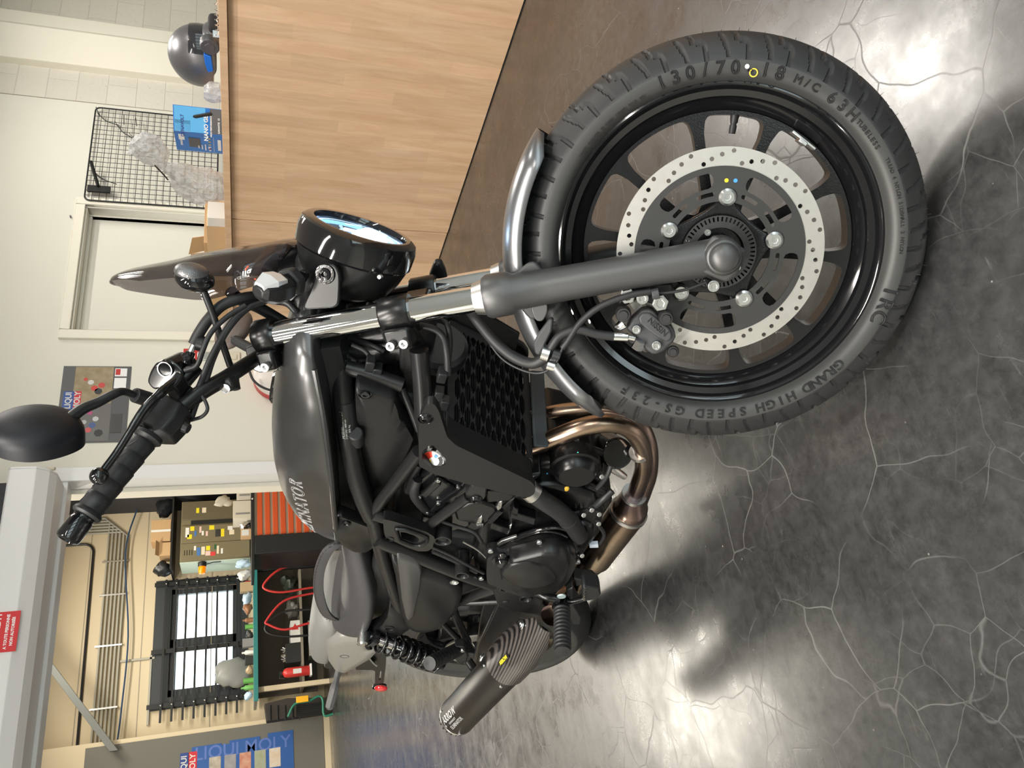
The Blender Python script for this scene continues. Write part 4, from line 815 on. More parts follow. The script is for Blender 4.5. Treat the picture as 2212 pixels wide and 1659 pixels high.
# ================================================================ the motorcycle
bike = empty('motorcycle', (0, 0, 0), 'matte black cruiser motorcycle leaning on its side stand with bars turned left', 'motorcycle')
M4 = Matrix([[*BM[0], BT[0]], [*BM[1], BT[1]], [*BM[2], BT[2]], [0, 0, 0, 1]])
bike.matrix_world = M4
HUB = V(0, 0, .32)
FA = lambda z: .171 - .540 * z                 # fork line in the steered frame
FD = nrm(V(-.540, 0, 1.0))
def fork_pt(z, y): return V(FA(z), y, z)
def S(p): return S2B(p)
def part(f, name, m_, parent=None, st=False, **k):
    return f.build(name, m_, parent if parent is not None else bike, fr=S if st else None, **k)

# ---- wheel pieces -------------------------------------------------------------
def tyre(R, W, rb, wb_, C, grooves, name, st, parent=None, nth=900, ngr=30):
    prof = []
    nW = 34
    for i in range(nW + 1):
        w = -W + 2 * W * i / nW; prof.append((R - (R * .134) * (abs(w) / W) ** 2.4, w))
    side = [(R * .856, W * 1.012), (R * .842, W * 1.016), (R * .82, W * 1.008), (R * .80, W * .965), (R * .785, W * .89), (rb + .002, wb_ + .004), (rb, wb_ - .002)]
    full = [(r, -w) for r, w in reversed(side)] + prof + side
    vs = []; fs = []; K = len(full); ns = len(side)
    T = 2 * math.pi / ngr
    def seg(a, b_, p):
        ab = (b_[0] - a[0], b_[1] - a[1]); t = max(0, min(1, ((p[0] - a[0]) * ab[0] + (p[1] - a[1]) * ab[1]) / (ab[0] ** 2 + ab[1] ** 2))); return math.hypot(p[0] - a[0] - t * ab[0], p[1] - a[1] - t * ab[1])
    # groove polylines in (arc length, |w|) metres, per period
    Z = [(0.004, .064), (.006, .046), (.022, .041), (.026, .012)]; Sx = [(.036, .060), (.046, .030)]
    P_ = T * R
    for j in range(nth):
        th = 2 * math.pi * j / nth
        for i, (r, w) in enumerate(full):
            rr = r
            if grooves and ns <= i < K - ns:
                s_ = (th * R + (0 if w < 0 else P_ / 2)) % P_; aw = abs(w) * .065 / W; dd_ = 1
                for off in (-P_, 0, P_):
                    for pl in (Z, Sx):
                        for a, b_ in zip(pl[:-1], pl[1:]): dd_ = min(dd_, seg((a[0] + off, a[1]), (b_[0] + off, b_[1]), (s_, aw)))
                if dd_ < .0030: rr -= .0045
            vs.append(C + V(rr * math.cos(th), w, rr * math.sin(th)))
    for j in range(nth):
        j2 = (j + 1) % nth
        for i in range(K - 1): fs.append((j * K + i, j * K + i + 1, j2 * K + i + 1, j2 * K + i))
    f = MB(); f.v = [tuple(p) for p in vs]; f.f = fs; f.mi = [1 if (i < ns - 1 or i >= K - ns) else 0 for j in range(nth) for i in range(K - 1)]
    return part(f, name, [Mt['tyre'], Mt['tyre_side']], parent, st, smooth=38)
ft = tyre(.32, .065, .2455, .046, HUB, True, 'front_tyre', True)
def ringtext(s_, phi0, phi1, r, y, size, parent, outline=.0007, tight=1.0):
    """letters walk clockwise from phi0 to phi1 (degrees, seen from the right), tops outward"""
    n = len(s_)
    for i, ch in enumerate(s_):
        if ch == ' ': continue
        ph = R2(phi0 + (phi1 - phi0) * i / max(1, n - 1)); f = MB()
        er = V(math.cos(ph), 0, math.sin(ph)); et = V(math.sin(ph), 0, -math.cos(ph))
        me = text_mesh(ch, size, .0004, outline=outline)
        # the sidewall leans: nearer the tread it sits further out
        f.mesh(me, onplane(HUB + er * r + V(0, y, 0), et, er + V(0, -.06, 0), V(0, -1, 0)))
        part(f, 'letter', Mt['rubber'], parent, True, smooth=0)
ringtext('130/70-18', 39.5, 2.5, .2625, -.0664, .0265, ft, .0009)
ringtext('M/C', -3.5, -9.5, .2625, -.0662, .016, ft)
ringtext('63H', -15.5, -24, .2625, -.0662, .023, ft)
ringtext('GRAND', -114, -127, .2620, -.0661, .021, ft)
ringtext('HIGH', -133, -144, .2620, -.0661, .021, ft)
ringtext('SPEED', -150, -165, .2620, -.0661, .021, ft)
ringtext('GS-23F', -172, -193, .2620, -.0661, .021, ft)
ringtext('IRC', -85, -94, .2640, -.0666, .030, ft, .0009)
ringtext('TUBELESS', -27, -37, .2620, -.0662, .010, ft, .0003)
ringtext('TREAD 4 NYLON SIDEWALL 2 NYLON', -42, -72, .2660, -.0664, .0075, ft, .0002)
ringtext('LOAD RANGE B MAX LOAD 220 KG', 74, 46, .2560, -.0650, .0075, ft, .0002)
for ph, r_, c_ in ((10.5, .2575, 'yellow'), (12.8, .265, 'white')):
    f = MB(); a = HUB + V(r_ * math.cos(R2(ph)), -.0668, r_ * math.sin(R2(ph)))
    f.lathe([(.0045, 0), (.0062, 0)] if c_ == 'yellow' else [(.0001, 0), (.0032, 0)], a, (0, -1, 0), 18); part(f, 'balance_mark', mat('mark_' + c_, (.7, .5, .05) if c_ == 'yellow' else (.8, .8, .75)), ft, True)

f = MB(); rs = random.Random(9)
for k in range(150):
    th = 2 * math.pi * k / 150 + rs.uniform(-.01, .01); w = rs.choice((-.045, -.03, -.012, .008, .028, .05)) + rs.uniform(-.003, .003)
    r_ = .32 - .043 * (abs(w) / .065) ** 2.4; er = V(math.cos(th), 0, math.sin(th)); p = HUB + er * (r_ - .001) + V(0, w, 0); q = p + er * rs.uniform(.004, .008) + V(0, rs.uniform(-.003, .003), 0)
    f.tube([p, q], [.0006, .0003], 3, cap=False)
o = part(f, 'rubber_vent_hairs', Mt['rubber'], ft, True, smooth=0); o['kind'] = 'stuff'
def rim(C, rl, hw, name, st, m_):
    half = [(rl + .001, hw + .001), (rl + .0015, hw + .0035), (rl - .003, hw + .0045), (rl - .008, hw + .001), (rl - .011, hw - .005), (rl - .020, hw - .008), (rl - .0225, hw - .016), (rl - .033, hw - .024), (rl - .0400, hw - .030), (rl - .0425, .010)]
    outer = [(rl - .034, .012), (rl - .022, .018), (rl - .010, hw - .014), (rl - .003, hw - .006)]
    pr = [(r, -w) for r, w in half] + [(r, w) for r, w in reversed(half)] + [(r, w) for r, w in reversed(outer)] + [(r, -w) for r, w in outer]
    f = MB(); f.lathe(pr, C, (0, 1, 0), 128, closed=True)
    return part(f, name, m_, None, st, smooth=30)
fr_im = rim(HUB, .2470, .0455, 'front_rim', True, Mt['rimgloss'])
# cast spokes: plate with ten windows
SPK = [12.5 + 72 * k + s_ for k in range(5) for s_ in (-16.7, 16.7)]; SPK = sorted(a % 360 for a in SPK)
def spokes(C, ro, ri, y0, th, name, st, angs, hwid=.0078, flare=.021, parent=None):
    loops = [[(ro * math.cos(2 * math.pi * i / 120), ro * math.sin(2 * math.pi * i / 120)) for i in range(120)]]
    rw = ro - .006
    for i, a in enumerate(angs):
        b_ = angs[(i + 1) % len(angs)]
        P = []
        def side(base, sg, rev):
            q = []
            for r, hw in ((rw - .0003, flare), (rw - .0025, flare * .78), (rw - .007, flare * .60), (rw - .014, flare * .50), (rw - .026, hwid * 1.05), (rw - .05, hwid), (ro * .55, hwid), (ri + .03, hwid * 1.05), (ri + .008, hwid * 1.5), (ri, hwid * 2.2)):
                t = math.asin(min(.99, hw / r)); q.append((r * math.cos(R2(base) + sg * t), r * math.sin(R2(base) + sg * t)))
            return q[::-1] if rev else q
        left = side(a, 1, True); right = side(b_, -1, False)
        a0 = math.atan2(left[-1][1], left[-1][0]); a1 = math.atan2(right[0][1], right[0][0]);
        while a1 < a0: a1 += 2 * math.pi
        top = [(rw * math.cos(a0 + (a1 - a0) * k / 10), rw * math.sin(a0 + (a1 - a0) * k / 10)) for k in range(1, 10)]
        c0_ = math.atan2(right[-1][1], right[-1][0]); c1_ = math.atan2(left[0][1], left[0][0])
        while c1_ > c0_: c1_ -= 2 * math.pi
        while c1_ < c0_ - 2 * math.pi: c1_ += 2 * math.pi
        bot = [(ri * math.cos(c0_ + (c1_ - c0_) * k / 4), ri * math.sin(c0_ + (c1_ - c0_) * k / 4)) for k in range(1, 4)]
        loops.append(left + top + right + bot)
    me = plate_fill(loops[0], loops[1:], th)
    f = MB(); f.mesh(me, lambda p: C + V(p[0], y0 + p[2], p[1])); return part(f, name, Mt['spoke'], parent, st, smooth=40, bevel=.0032)
spokes(HUB, .2075, .062, -.020, .034, 'spokes', True, SPK, parent=fr_im)
f = MB(); f.lathe([(.0001, -.058), (.036, -.058), (.040, -.054), (.040, -.03), (.058, -.02), (.058, .03), (.040, .05), (.0001, .05)], HUB, (0, 1, 0), 48); hub = part(f, 'hub', Mt['spoke'], fr_im, True)
# five-arm spider carrying the disc
sp_loop = []
for k in range(5):
    a0 = 12.5 + 72 * k
    for r, da in ((.088, -7), (.0895, 0), (.088, 7), (.073, 12), (.066, 24), (.064, 36), (.066, 48), (.073, 60)): sp_loop.append((r * math.cos(R2(a0 + da)), r * math.sin(R2(a0 + da))))
f = MB(); f.mesh(plate([sp_loop, [(.0545 * math.cos(2 * math.pi * i / 60), .0545 * math.sin(2 * math.pi * i / 60)) for i in range(60)]], .018, .0025, 2), lambda p: HUB + V(p[0], -.0655 + p[2], p[1])); part(f, 'spider', Mt['spoke'], hub, True) if 0 else part(f, 'spider', Mt['spoke'], fr_im, True)
# valve, balance weight
ph = R2(12.0); er = V(math.cos(ph), 0, math.sin(ph))
f = MB(); f.tube([HUB + er * .205, HUB + er * .190], [.0075, .0055], 12); f.tube([HUB + er * .190, HUB + er * .187], .0045, 12); f.tube([HUB + er * .187, HUB + er * .1745], [.0058, .0052], 12); part(f, 'valve_stem', Mt['rubber'], fr_im, True)
ph = R2(-18.5); er = V(math.cos(ph), 0, math.sin(ph)); et = V(-er[2], 0, er[0])
f = MB(); f.prism([HUB + er * .2035 - et * .022 + V(0, -.034, 0), HUB + er * .2035 + et * .022 + V(0, -.034, 0), HUB + er * .2035 + et * .022 + V(0, -.012, 0), HUB + er * .2035 - et * .022 + V(0, -.012, 0)], er * -.004); f.prism([HUB + er * .2015 - et * .007 + V(0, -.036, 0), HUB + er * .2015 + et * .007 + V(0, -.036, 0), HUB + er * .2015 + et * .007 + V(0, -.010, 0), HUB + er * .2015 - et * .007 + V(0, -.010, 0)], er * -.006); part(f, 'balance_weight', Mt['steel'], fr_im, True, bevel=.001)

# ---- brake disc ---------------------------------------------------------------
YD = -.0705
def circ2(r, n, c=(0, 0), rev=False):
    q = [(c[0] + r * math.cos(2 * math.pi * i / n), c[1] + r * math.sin(2 * math.pi * i / n)) for i in range(n)]; return q[::-1] if rev else q
loops = [circ2(.155, 160), circ2(.1262, 140)]
pat = [(.1495, 0), (.1440, 3.4), (.1385, 6.6), (.1330, 9.4), (.1500, 8.6), (.1450, 11.6), (.1400, 14.6), (.1340, 15.4)]
for k in range(15):
    for r, da in pat[:4]:
        a = R2(13 + 24 * k + da * 1.9); loops.append(circ2(.0034, 12, (r * math.cos(a), r * math.sin(a))))
f = MB(); f.mesh(plate_fill(loops[0], loops[1:], .0045), lambda p: HUB + V(p[0], YD + p[2], p[1])); dsk = part(f, 'brake_disc', Mt['disc'], None, True, smooth=0)
def sect(r0, r1, a0, a1, rc=.004):
    n = 14; P = [(r1 * math.cos(R2(a0 + (a1 - a0) * i / n)), r1 * math.sin(R2(a0 + (a1 - a0) * i / n))) for i in range(n + 1)] + [(r0 * math.cos(R2(a1 + (a0 - a1) * i / n)), r0 * math.sin(R2(a1 + (a0 - a1) * i / n))) for i in range(n + 1)]
    P3 = rnd([P[0], P[n], P[n + 1], P[-1]], .001) if 0 else P
    return P3
def rsect(r0, r1, a0, a1, rc):
    da1 = math.degrees(rc / r1); da0 = math.degrees(rc / r0)
    pol = lambda r, a: (r * math.cos(R2(a)), r * math.sin(R2(a)))
    P = [pol(r1, a0 + da1 + (a1 - a0 - 2 * da1) * i / 12) for i in range(13)] + [pol(r1 - rc * .3, a1 - da1 * .3), pol(r1 - rc, a1)] + [pol(r0 + rc, a1), pol(r0 + rc * .3, a1 - da0 * .3)] + [pol(r0, a1 - da0 - (a1 - a0 - 2 * da0) * i / 12) for i in range(13)] + [pol(r0 + rc * .3, a0 + da0 * .3), pol(r0 + rc, a0)] + [pol(r1 - rc, a0), pol(r1 - rc * .3, a0 + da1 * .3)]
    return P
loops = [circ2(.1275, 140), circ2(.0760, 100)]
for k in range(5):
    a0 = 12.5 + 72 * k
    loops.append(rsect(.0965, .1185, a0 + 13, a0 + 59, .008))
    for c_ in (22, 50): loops.append(rsect(.0845, .0905, a0 + c_ - 9, a0 + c_ + 9, .0028))
f = MB(); f.mesh(plate_fill(loops[0], loops[1:], .0030), lambda p: HUB + V(p[0], YD - .0012 + p[2], p[1])); cr_ = part(f, 'disc_carrier', Mt['carrier'], None, True, smooth=0)
for k in range(5):
    a = R2(12.8 + 72 * k); c0 = HUB + V(.0825 * math.cos(a), YD - .001, .0825 * math.sin(a))
    f = MB(); f.lathe([(.0001, .0020), (.0042, .0020), (.0048, .0058), (.0095, .0058), (.0128, .0028), (.0130, 0)], c0, (0, -1, 0), 24); part(f, 'disc_bolt', Mt['zinc'], cr_, True)
for ph, r_, nm, c_ in ((15.5, .1065, 'yellow', (.8, .6, .02)), (8.5, .1075, 'blue', (.05, .25, .6))):
    f = MB(); f.lathe([(.0001, .0005), (.003, .0005), (.003, 0)], HUB + V(r_ * math.cos(R2(ph)), YD - .0012, r_ * math.sin(R2(ph))), (0, -1, 0), 14); part(f, 'paint_dot', mat('dot_' + nm, c_), cr_, True)
# abs sensor ring
loops = [circ2(.0555, 100), circ2(.0375, 80)] + [rsect(.0465, .0535, 7.2 * k, 7.2 * k + 3.0, .0006) for k in range(50)]
f = MB(); f.mesh(plate(loops, .002, 0), lambda p: HUB + V(p[0], YD - .0035 + p[2], p[1])); part(f, 'sensor_ring', Mt['carrier'], None, True, smooth=0)
for a in (50, 250):
    f = MB(); f.lathe([(.0001, .003), (.002, .003), (.0022, .005), (.0048, .005), (.0052, 0)], HUB + V(.036 * math.cos(R2(a)), YD - .004, .036 * math.sin(R2(a))), (0, -1, 0), 14); part(f, 'ring_bolt', Mt['zinc'], None, True)

# ---- fork ---------------------------------------------------------------------
for sgn in (-1, 1):
    y = .100 * sgn
    f = MB(); q = [(.303, .0235), (.318, .0280), (.36, .0275), (.44, .0265), (.55, .0275), (.598, .0290), (.606, .0345), (.634, .0350), (.640, .0315)]
    f.tube([fork_pt(z, y) for z, r in q], [r for z, r in q], 40); leg = part(f, 'fork_leg', Mt['forkleg'], None, True)
    f = MB(); f.lathe([(.0001, -.022), (.0275, -.022), (.0275, .026), (.024, .032), (.0001, .032)], V(0, y, .32), (0, sgn, 0), 36); part(f, 'axle_boss', Mt['forkleg'], leg, True, bevel=.002)
    f = MB(); f.ell(V(0, y + sgn * .036, .32), (.0215, .0125, .0215), 28, 14); part(f, 'axle_cap', Mt['forkleg'], leg, True)
    f = MB(); f.prism([V(.026, y + sgn * .012, .345), V(-.031, y + sgn * .012, .36), V(-.034, y + sgn * .012, .300), V(-.018, y + sgn * .012, .290), V(.020, y + sgn * .012, .292)], (0, sgn * .012, 0)); part(f, 'dropout', Mt['forkleg'], leg, True, bevel=.006, segs=3)
    f = MB(); f.tube([fork_pt(.640, y), fork_pt(.655, y)], [.0285, .0245], 36); part(f, 'dust_seal', Mt['steel'], leg, True)
    f = MB(); f.tube([fork_pt(.655, y), fork_pt(.985, y)], .0208, 48); ftb = part(f, 'fork_tube', Mt['chrome'], None, True)
    # clamps
    for z0, z1, nm, yi in ((.748, .792, 'lower_clamp', .036), (.955, .985, 'upper_clamp', .036)):
        f = MB(); f.tube([fork_pt(z0, y), fork_pt(z0 + .003, y), fork_pt(z1 - .003, y), fork_pt(z1, y)], [.0265, .0285, .0285, .0265], 40)
        cl = part(f, nm, Mt['engine'], None, True)
        c = fork_pt((z0 + z1) / 2, y); xb = nrm(np.cross(V(0, 1, 0), FD)) * -1  # rearward
        if xb[0] > 0: xb = -xb
        h = (z1 - z0) / 2
        f = MB(); a = c + xb * .020 + V(0, sgn * .012, 0); P = [a + FD * h + V(0, -.018, 0), a + FD * h + V(0, .018, 0), a - FD * h + V(0, .018, 0), a - FD * h + V(0, -.018, 0)]
        f.prism(P, xb * .034); part(f, 'clamp_ear', Mt['engine'], cl, True, bevel=.005)
        for dz in ((-.011, .011) if nm == 'lower_clamp' else (0,)):
            b0 = c + xb * .045 + FD * dz + V(0, sgn * .030, 0)
            f = MB(); f.lathe([(.0001, .004), (.0036, .004), (.004, .010), (.0070, .010), (.0075, .0085), (.0075, 0)], b0, (0, sgn, 0), 20); part(f, 'clamp_bolt', Mt['zinc'], cl, True)
    f = MB(); f.tube([fork_pt(.985, y), fork_pt(.990, y)], [.0195, .0175], 32); part(f, 'fork_cap', Mt['engine'], ftb, True, bevel=.001)
# triple bridges
for z0, z1, nm in ((.752, .788, 'lower_bridge'), (.957, .983, 'upper_bridge')):
    c0, c1 = fork_pt(z0, 0), fork_pt(z1, 0)
    P = [(.006, -.088), (.012, -.05), (-.01, 0), (.012, .05), (.006, .088), (-.030, .088), (-.070, .045), (-.085, 0), (-.070, -.045), (-.030, -.088)]
    xf = nrm(np.cross(V(0, 1, 0), FD)); xf = xf if xf[0] > 0 else -xf
    f = MB(); f.prism([c0 + xf * a + V(0, b_, 0) for a, b_ in P], c1 - c0); part(f, nm, Mt['engine'], None, True, bevel=.004)
f = MB(); f.tube([fork_pt(.74, 0) - V(.055, 0, 0), fork_pt(.975, 0) - V(.055, 0, 0)], .026, 24); part(f, 'steering_stem', Mt['engine'], None, True)
f = MB(); f.tube([fork_pt(.925, 0) - V(.055, 0, 0), fork_pt(.948, 0) - V(.055, 0, 0)], .031, 24); part(f, 'bearing_nut', Mt['steel'], None, True, bevel=.002)

# ---- front mudguard -----------------------------------------------------------
secs = []
a0, a1 = 74.5, 167; nA = 36
for i in range(nA + 1):
    t = i / nA; ph = R2(a0 + (a1 - a0) * t)
    tip = min(1, t / .10 + .28, (1 - t) / .13 + .22); w = .083 * (tip ** .6); drop = .036 * min(1, tip + .12)
    er = V(math.cos(ph), 0, math.sin(ph)); q = []
    R_ = .3405
    K = 18
    for sgn2, th_ in ((1, 0), (-1, .0025)):
        for j in range(K + 1):
            u = -1 + 2 * j / K; u *= sgn2
            yy = w * math.sin(u * math.pi / 2 * .98); dr = -drop * (abs(u) ** 2.6)
            q.append(HUB + er * (R_ + dr - th_) + V(0, yy * (1 - (.02 if th_ else 0)), 0))
    secs.append(q)
f = MB(); f.loft(secs); fg = part(f, 'front_mudguard', mat('mudguard_satin_metal', (.20, .205, .215), .30, metal=.85), None, True, smooth=55)
for sgn in (-1, 1):
    P = [ST(1098, 600, -.088), ST(1150, 560, -.088), ST(1178, 590, -.088), ST(1190, 660, -.088), ST(1150, 700, -.088), ST(1118, 660, -.088)]
    P = [V(p[0], sgn * .086, p[2]) for p in P]; f = MB(); f.prism(rnd(P, .02, 4), (0, -sgn * .014, 0)); part(f, 'mudguard_bracket', Mt['forkleg'], fg, True, bevel=.004)
# bracket lobe under the fork leg + faceted hose guide
f = MB(); P = [ST(*q, -.105) for q in ((1148, 655), (1182, 650), (1184, 675), (1172, 695), (1158, 694), (1148, 675))]; f.prism(rnd(P, .008, 3), (0, .02, 0)); part(f, 'fork_lobe', Mt['forkleg'], None, True, bevel=.006, segs=3)
f = MB(); P = [ST(*q, -.112) for q in ((1187, 688), (1195, 690), (1192, 716), (1176, 748), (1165, 768), (1156, 765), (1152, 742), (1162, 722))]; f.prism(P, (0, .018, 0)); hg = part(f, 'hose_guide', Mt['caliper'], None, True, bevel=.003)

# ---- caliper ------------------------------------------------------------------
YC_ = -.104
def cp(px, py, y=YC_): return ST(px, py, y)
ZS = lambda x, y, oy=YC_: cp(1300 + x / 6.38, 560 + y / 6.38, oy)
body = [ZS(*q) for q in ((470, 780), (560, 700), (650, 690), (720, 720), (790, 800), (880, 870), (960, 920), (1010, 1010), (1020, 1080), (985, 1150), (930, 1200), (860, 1270), (760, 1320), (690, 1310), (600, 1250), (560, 1180), (470, 1090), (330, 960), (380, 880), (420, 820))]
f = MB(); f.prism(body, (0, .034, 0)); cal = part(f, 'brake_caliper', Mt['caliper'], None, True, bevel=.005, segs=3)
face = [ZS(*q, YC_ - .004) for q in ((500, 800), (560, 740), (660, 740), (740, 800), (840, 880), (930, 950), (975, 1040), (960, 1110), (900, 1150), (780, 1090), (640, 990), (520, 890))]
f = MB(); f.prism(face, (0, .010, 0)); part(f, 'caliper_face', Mt['caliper'], cal, True, bevel=.0035, segs=3)
f = MB(); me = text_mesh('NISSIN', .0125, .0006, outline=.00035, bold=0); a = ZS(660, 840, YC_ - .0045); b_ = ZS(880, 1035, YC_ - .0045); ex_ = nrm(b_ - a); ey_ = nrm(np.cross(ex_, V(0, 1, 0))); 
ey_ = ey_ if (ZS(640, 940, YC_)[2] * 0 + 1) and np.dot(ey_, ZS(820, 860, YC_) - ZS(760, 940, YC_)) > 0 else -ey_
f.mesh(me, onplane((a + b_) / 2, ex_, ey_, V(0, -1, 0))); part(f, 'caliper_lettering', Mt['rubber'], cal, True, smooth=0)
f = MB(); f.prism([ZS(*q, YC_ + .006) for q in ((215, 640), (330, 600), (520, 560), (650, 610), (900, 640), (960, 520), (1010, 430), (960, 320), (600, 330), (280, 430))], (0, .014, 0)); part(f, 'caliper_mount', Mt['satin'], None, True, bevel=.004)
for (x, y, r_, l_) in ((295, 735, .012, .022), (878, 790, .0115, .020), (980, 1270, .0095, .006)):
    f = MB(); c0 = ZS(x, y, YC_ + .004); f.lathe([(.0001, l_), (r_ * .55, l_), (r_ * .62, l_ - .003), (r_ * .85, l_ - .003), (r_, l_ - .008), (r_, 0)], c0, (0, -1, 0), 24); part(f, 'slide_pin_boot', Mt['rubber'], cal, True)
for (x, y, r_) in ((803, 600, .0125), (352, 500, .0125), (1538, 368, .0085), (478, 965, .0065), (750, 1185, .0068), (560, 535, .009)):
    f = MB(); c0 = ZS(x, y, YC_ - .002); f.lathe([(.0001, .007), (r_ * .45, .007), (r_ * .55, .009), (r_ * .85, .009), (r_ * .9, .003), (r_ * 1.02, .003), (r_ * 1.02, 0)], c0, (0, -1, 0), 6 if r_ > .01 else 18); f.lathe([(r_ * 1.05, .003), (r_ * 1.05, 0)], c0, (0, -1, 0), 24); part(f, 'caliper_bolt', Mt['zinc'], cal, True)
f = MB(); f.prism([ZS(*q, YC_ + .002) for q in ((1380, 290), (1430, 250), (1520, 290), (1620, 350), (1610, 410), (1540, 445), (1450, 410))], (0, .010, 0)); part(f, 'speed_sensor', Mt['satin'], None, True, bevel=.003)
f = MB(); c0 = ZS(520, 1150, YC_ - .004); c1 = ZS(480, 1230, YC_ - .002); f.tube([c0 + (c0 - c1) * .3, c1], [.0085, .0095], 6); part(f, 'banjo_bolt', Mt['chrome'], cal, True)
f = MB(); f.tube([ZS(300, 880, YC_ - .004), ZS(240, 925, YC_ - .004), ZS(180, 930, YC_ - .004)], [.009, .007, .003], 12); part(f, 'bleed_nipple', Mt['chrome'], cal, True)
f = MB(); f.tube([ZS(450, 1095, YC_ - .004), ZS(360, 1075, YC_ - .006)], .0045, 10); f.tube([ZS(360, 1075, YC_ - .006), ZS(150, 1065, YC_ - .006)], .0068, 14); part(f, 'hose_fitting', Mt['chrome'], None, True)
# brake hose, sensor cable, spiral wrap
def hose(pts, r, name, m_, st=True, parent=None, n=8, seg=12):
    f = MB(); f.tube(spline([(ST if st else BK)(*q) for q in pts], n), r, seg); return part(f, name, m_, parent, st)
hose([(1326, 727, -.110), (1290, 722, -.112), (1250, 712, -.115), (1215, 722, -.116), (1196, 742, -.116), (1180, 772, -.112)], .0072, 'brake_hose', Mt['rubber'])
hose([(1180, 772, -.105), (1150, 785, -.100), (1110, 772, -.095), (1070, 740, -.085), (1040, 705, -.07), (1015, 672, -.05), (1000, 655, -.02)], .0088, 'brake_hose_upper', Mt['rubber'])
hose([(1405, 630, -.112), (1360, 638, -.116), (1300, 660, -.118), (1255, 695, -.118), (1228, 735, -.120), (1215, 752, -.120)], .0052, 'sensor_cable', Mt['rubber'])
hose([(1525, 610, -.108), (1480, 626, -.112), (1430, 633, -.113), (1405, 631, -.112)], .0022, 'sensor_wire', Mt['rubber'])
hose([(1215, 752, -.122), (1200, 785, -.115), (1170, 805, -.105), (1130, 800, -.1), (1085, 775, -.09), (1050, 730, -.075), (1018, 680, -.05)], .0022, 'sensor_wire', Mt['blackpaint'])
for px, py in ((1178, 764), (1202, 765), (1190, 790)):
    f = MB(); a = ST(px - 8, py - 2, -.118); b_ = ST(px + 8, py + 3, -.118); f.tube([a, b_], .0115 if px == 1178 else .008, 16); part(f, 'hose_clip', Mt['steel'] if px != 1202 else Mt['blackpaint'], None, True)
f = MB(); a = ZS(690, 490, -.118); b_ = ZS(790, 470, -.118); f.tube([a, b_], .0085, 8); part(f, 'cable_clip', Mt['caliper'], None, True, bevel=.001)

# ---- headlight ----------------------------------------------------------------
HL = V(-.165, 0, .888); HD = nrm(V(1, 0, -.04))
f = MB(); f.lathe([(.0001, -.105), (.040, -.105), (.072, -.088), (.088, -.060), (.0965, -.034)], HL, HD, 64); hl = part(f, 'headlight', Mt['satin'], None, True)
f = MB(); f.lathe([(.0966, -.034), (.1005, -.030), (.1020, -.004), (.0985, .010), (.0900, .016), (.0800, .016), (.0768, .008), (.0768, -.004)], HL, HD, 72); part(f, 'bezel', Mt['gloss'], hl, True)
f = MB(); f.lathe([(.0768, .004), (.060, .009), (.030, .0125), (.0001, .0135)], HL, HD, 64); part(f, 'lens', mat('headlight_lens', (.9, .95, 1), .02, trans=.9, ior=1.2, alpha=.35), hl, True)
f = MB(); f.lathe([(.076, .002), (.055, -.016), (.040, -.020), (.0001, -.024)], HL, HD, 48); part(f, 'reflector', mat('reflector_blue', (.30, .45, .60), .12, metal=1.0), hl, True)
f = MB(); f.lathe([(.0748, .0035), (.0700, .0038)], HL, HD, 64); part(f, 'halo_ring', mat('halo', (.7, .85, 1), .3, emit=(.45, .70, 1.0), estr=2.2), hl, True)
f = MB(); hx, hy, hz = basis(HD)
for s2 in (-1, 1):
    f = MB(); f.tube([HL + V(.001, s2 * .012, .03), HL + V(-.002, s2 * .04, .012), HL + V(-.004, s2 * .062, .020)], .003, 8); part(f, 'light_guide', bpy.data.materials['halo'], hl, True)
    f = MB(); f.box((-.005, -.030, -.018), (.004, .030, .018), R=np.column_stack([HD, V(0, 1, 0), np.cross(HD, V(0, 1, 0))]), c=HL + V(-.003, s2 * .034, -.015)); part(f, 'led_cell', mat('led_white' if s2 < 0 else 'led_white_b', (1, 1, 1), .2, emit=(.62, .80, 1.0), estr=30 if s2 < 0 else 6), hl, True, bevel=.002)
for s2 in (-1, 1):
    P = [ST(*q, -.1) for q in ((655, 668), (735, 663), (738, 620), (738, 590), (728, 570), (700, 566), (688, 585), (672, 630))]
    P = [V(p[0], s2 * .1085, p[2]) for p in P]; f = MB(); f.prism(rnd(P, .012, 4), (0, -s2 * .012, 0)); hb_ = part(f, 'headlight_bracket', Mt['satin'], None, True, bevel=.003, segs=3)
    c0 = ST(707, 590, -.1); c0[1] = s2 * .1086
    f = MB(); f.lathe([(.0001, .002), (.0036, .002), (.0045, .0065), (.0095, .0055), (.0105, .003), (.0155, .003), (.0165, 0)], c0, (0, s2, 0), 24); part(f, 'bracket_bolt', Mt['engine_gloss'], hb_, True)
f = MB(); c0 = ST(820, 598, -.088); f.lathe([(.0001, .003), (.003, .003), (.0045, .001), (.0045, -.004)], c0, (0, -1, 0), 14); part(f, 'adjuster_screw', Mt['zinc'], hl, True)
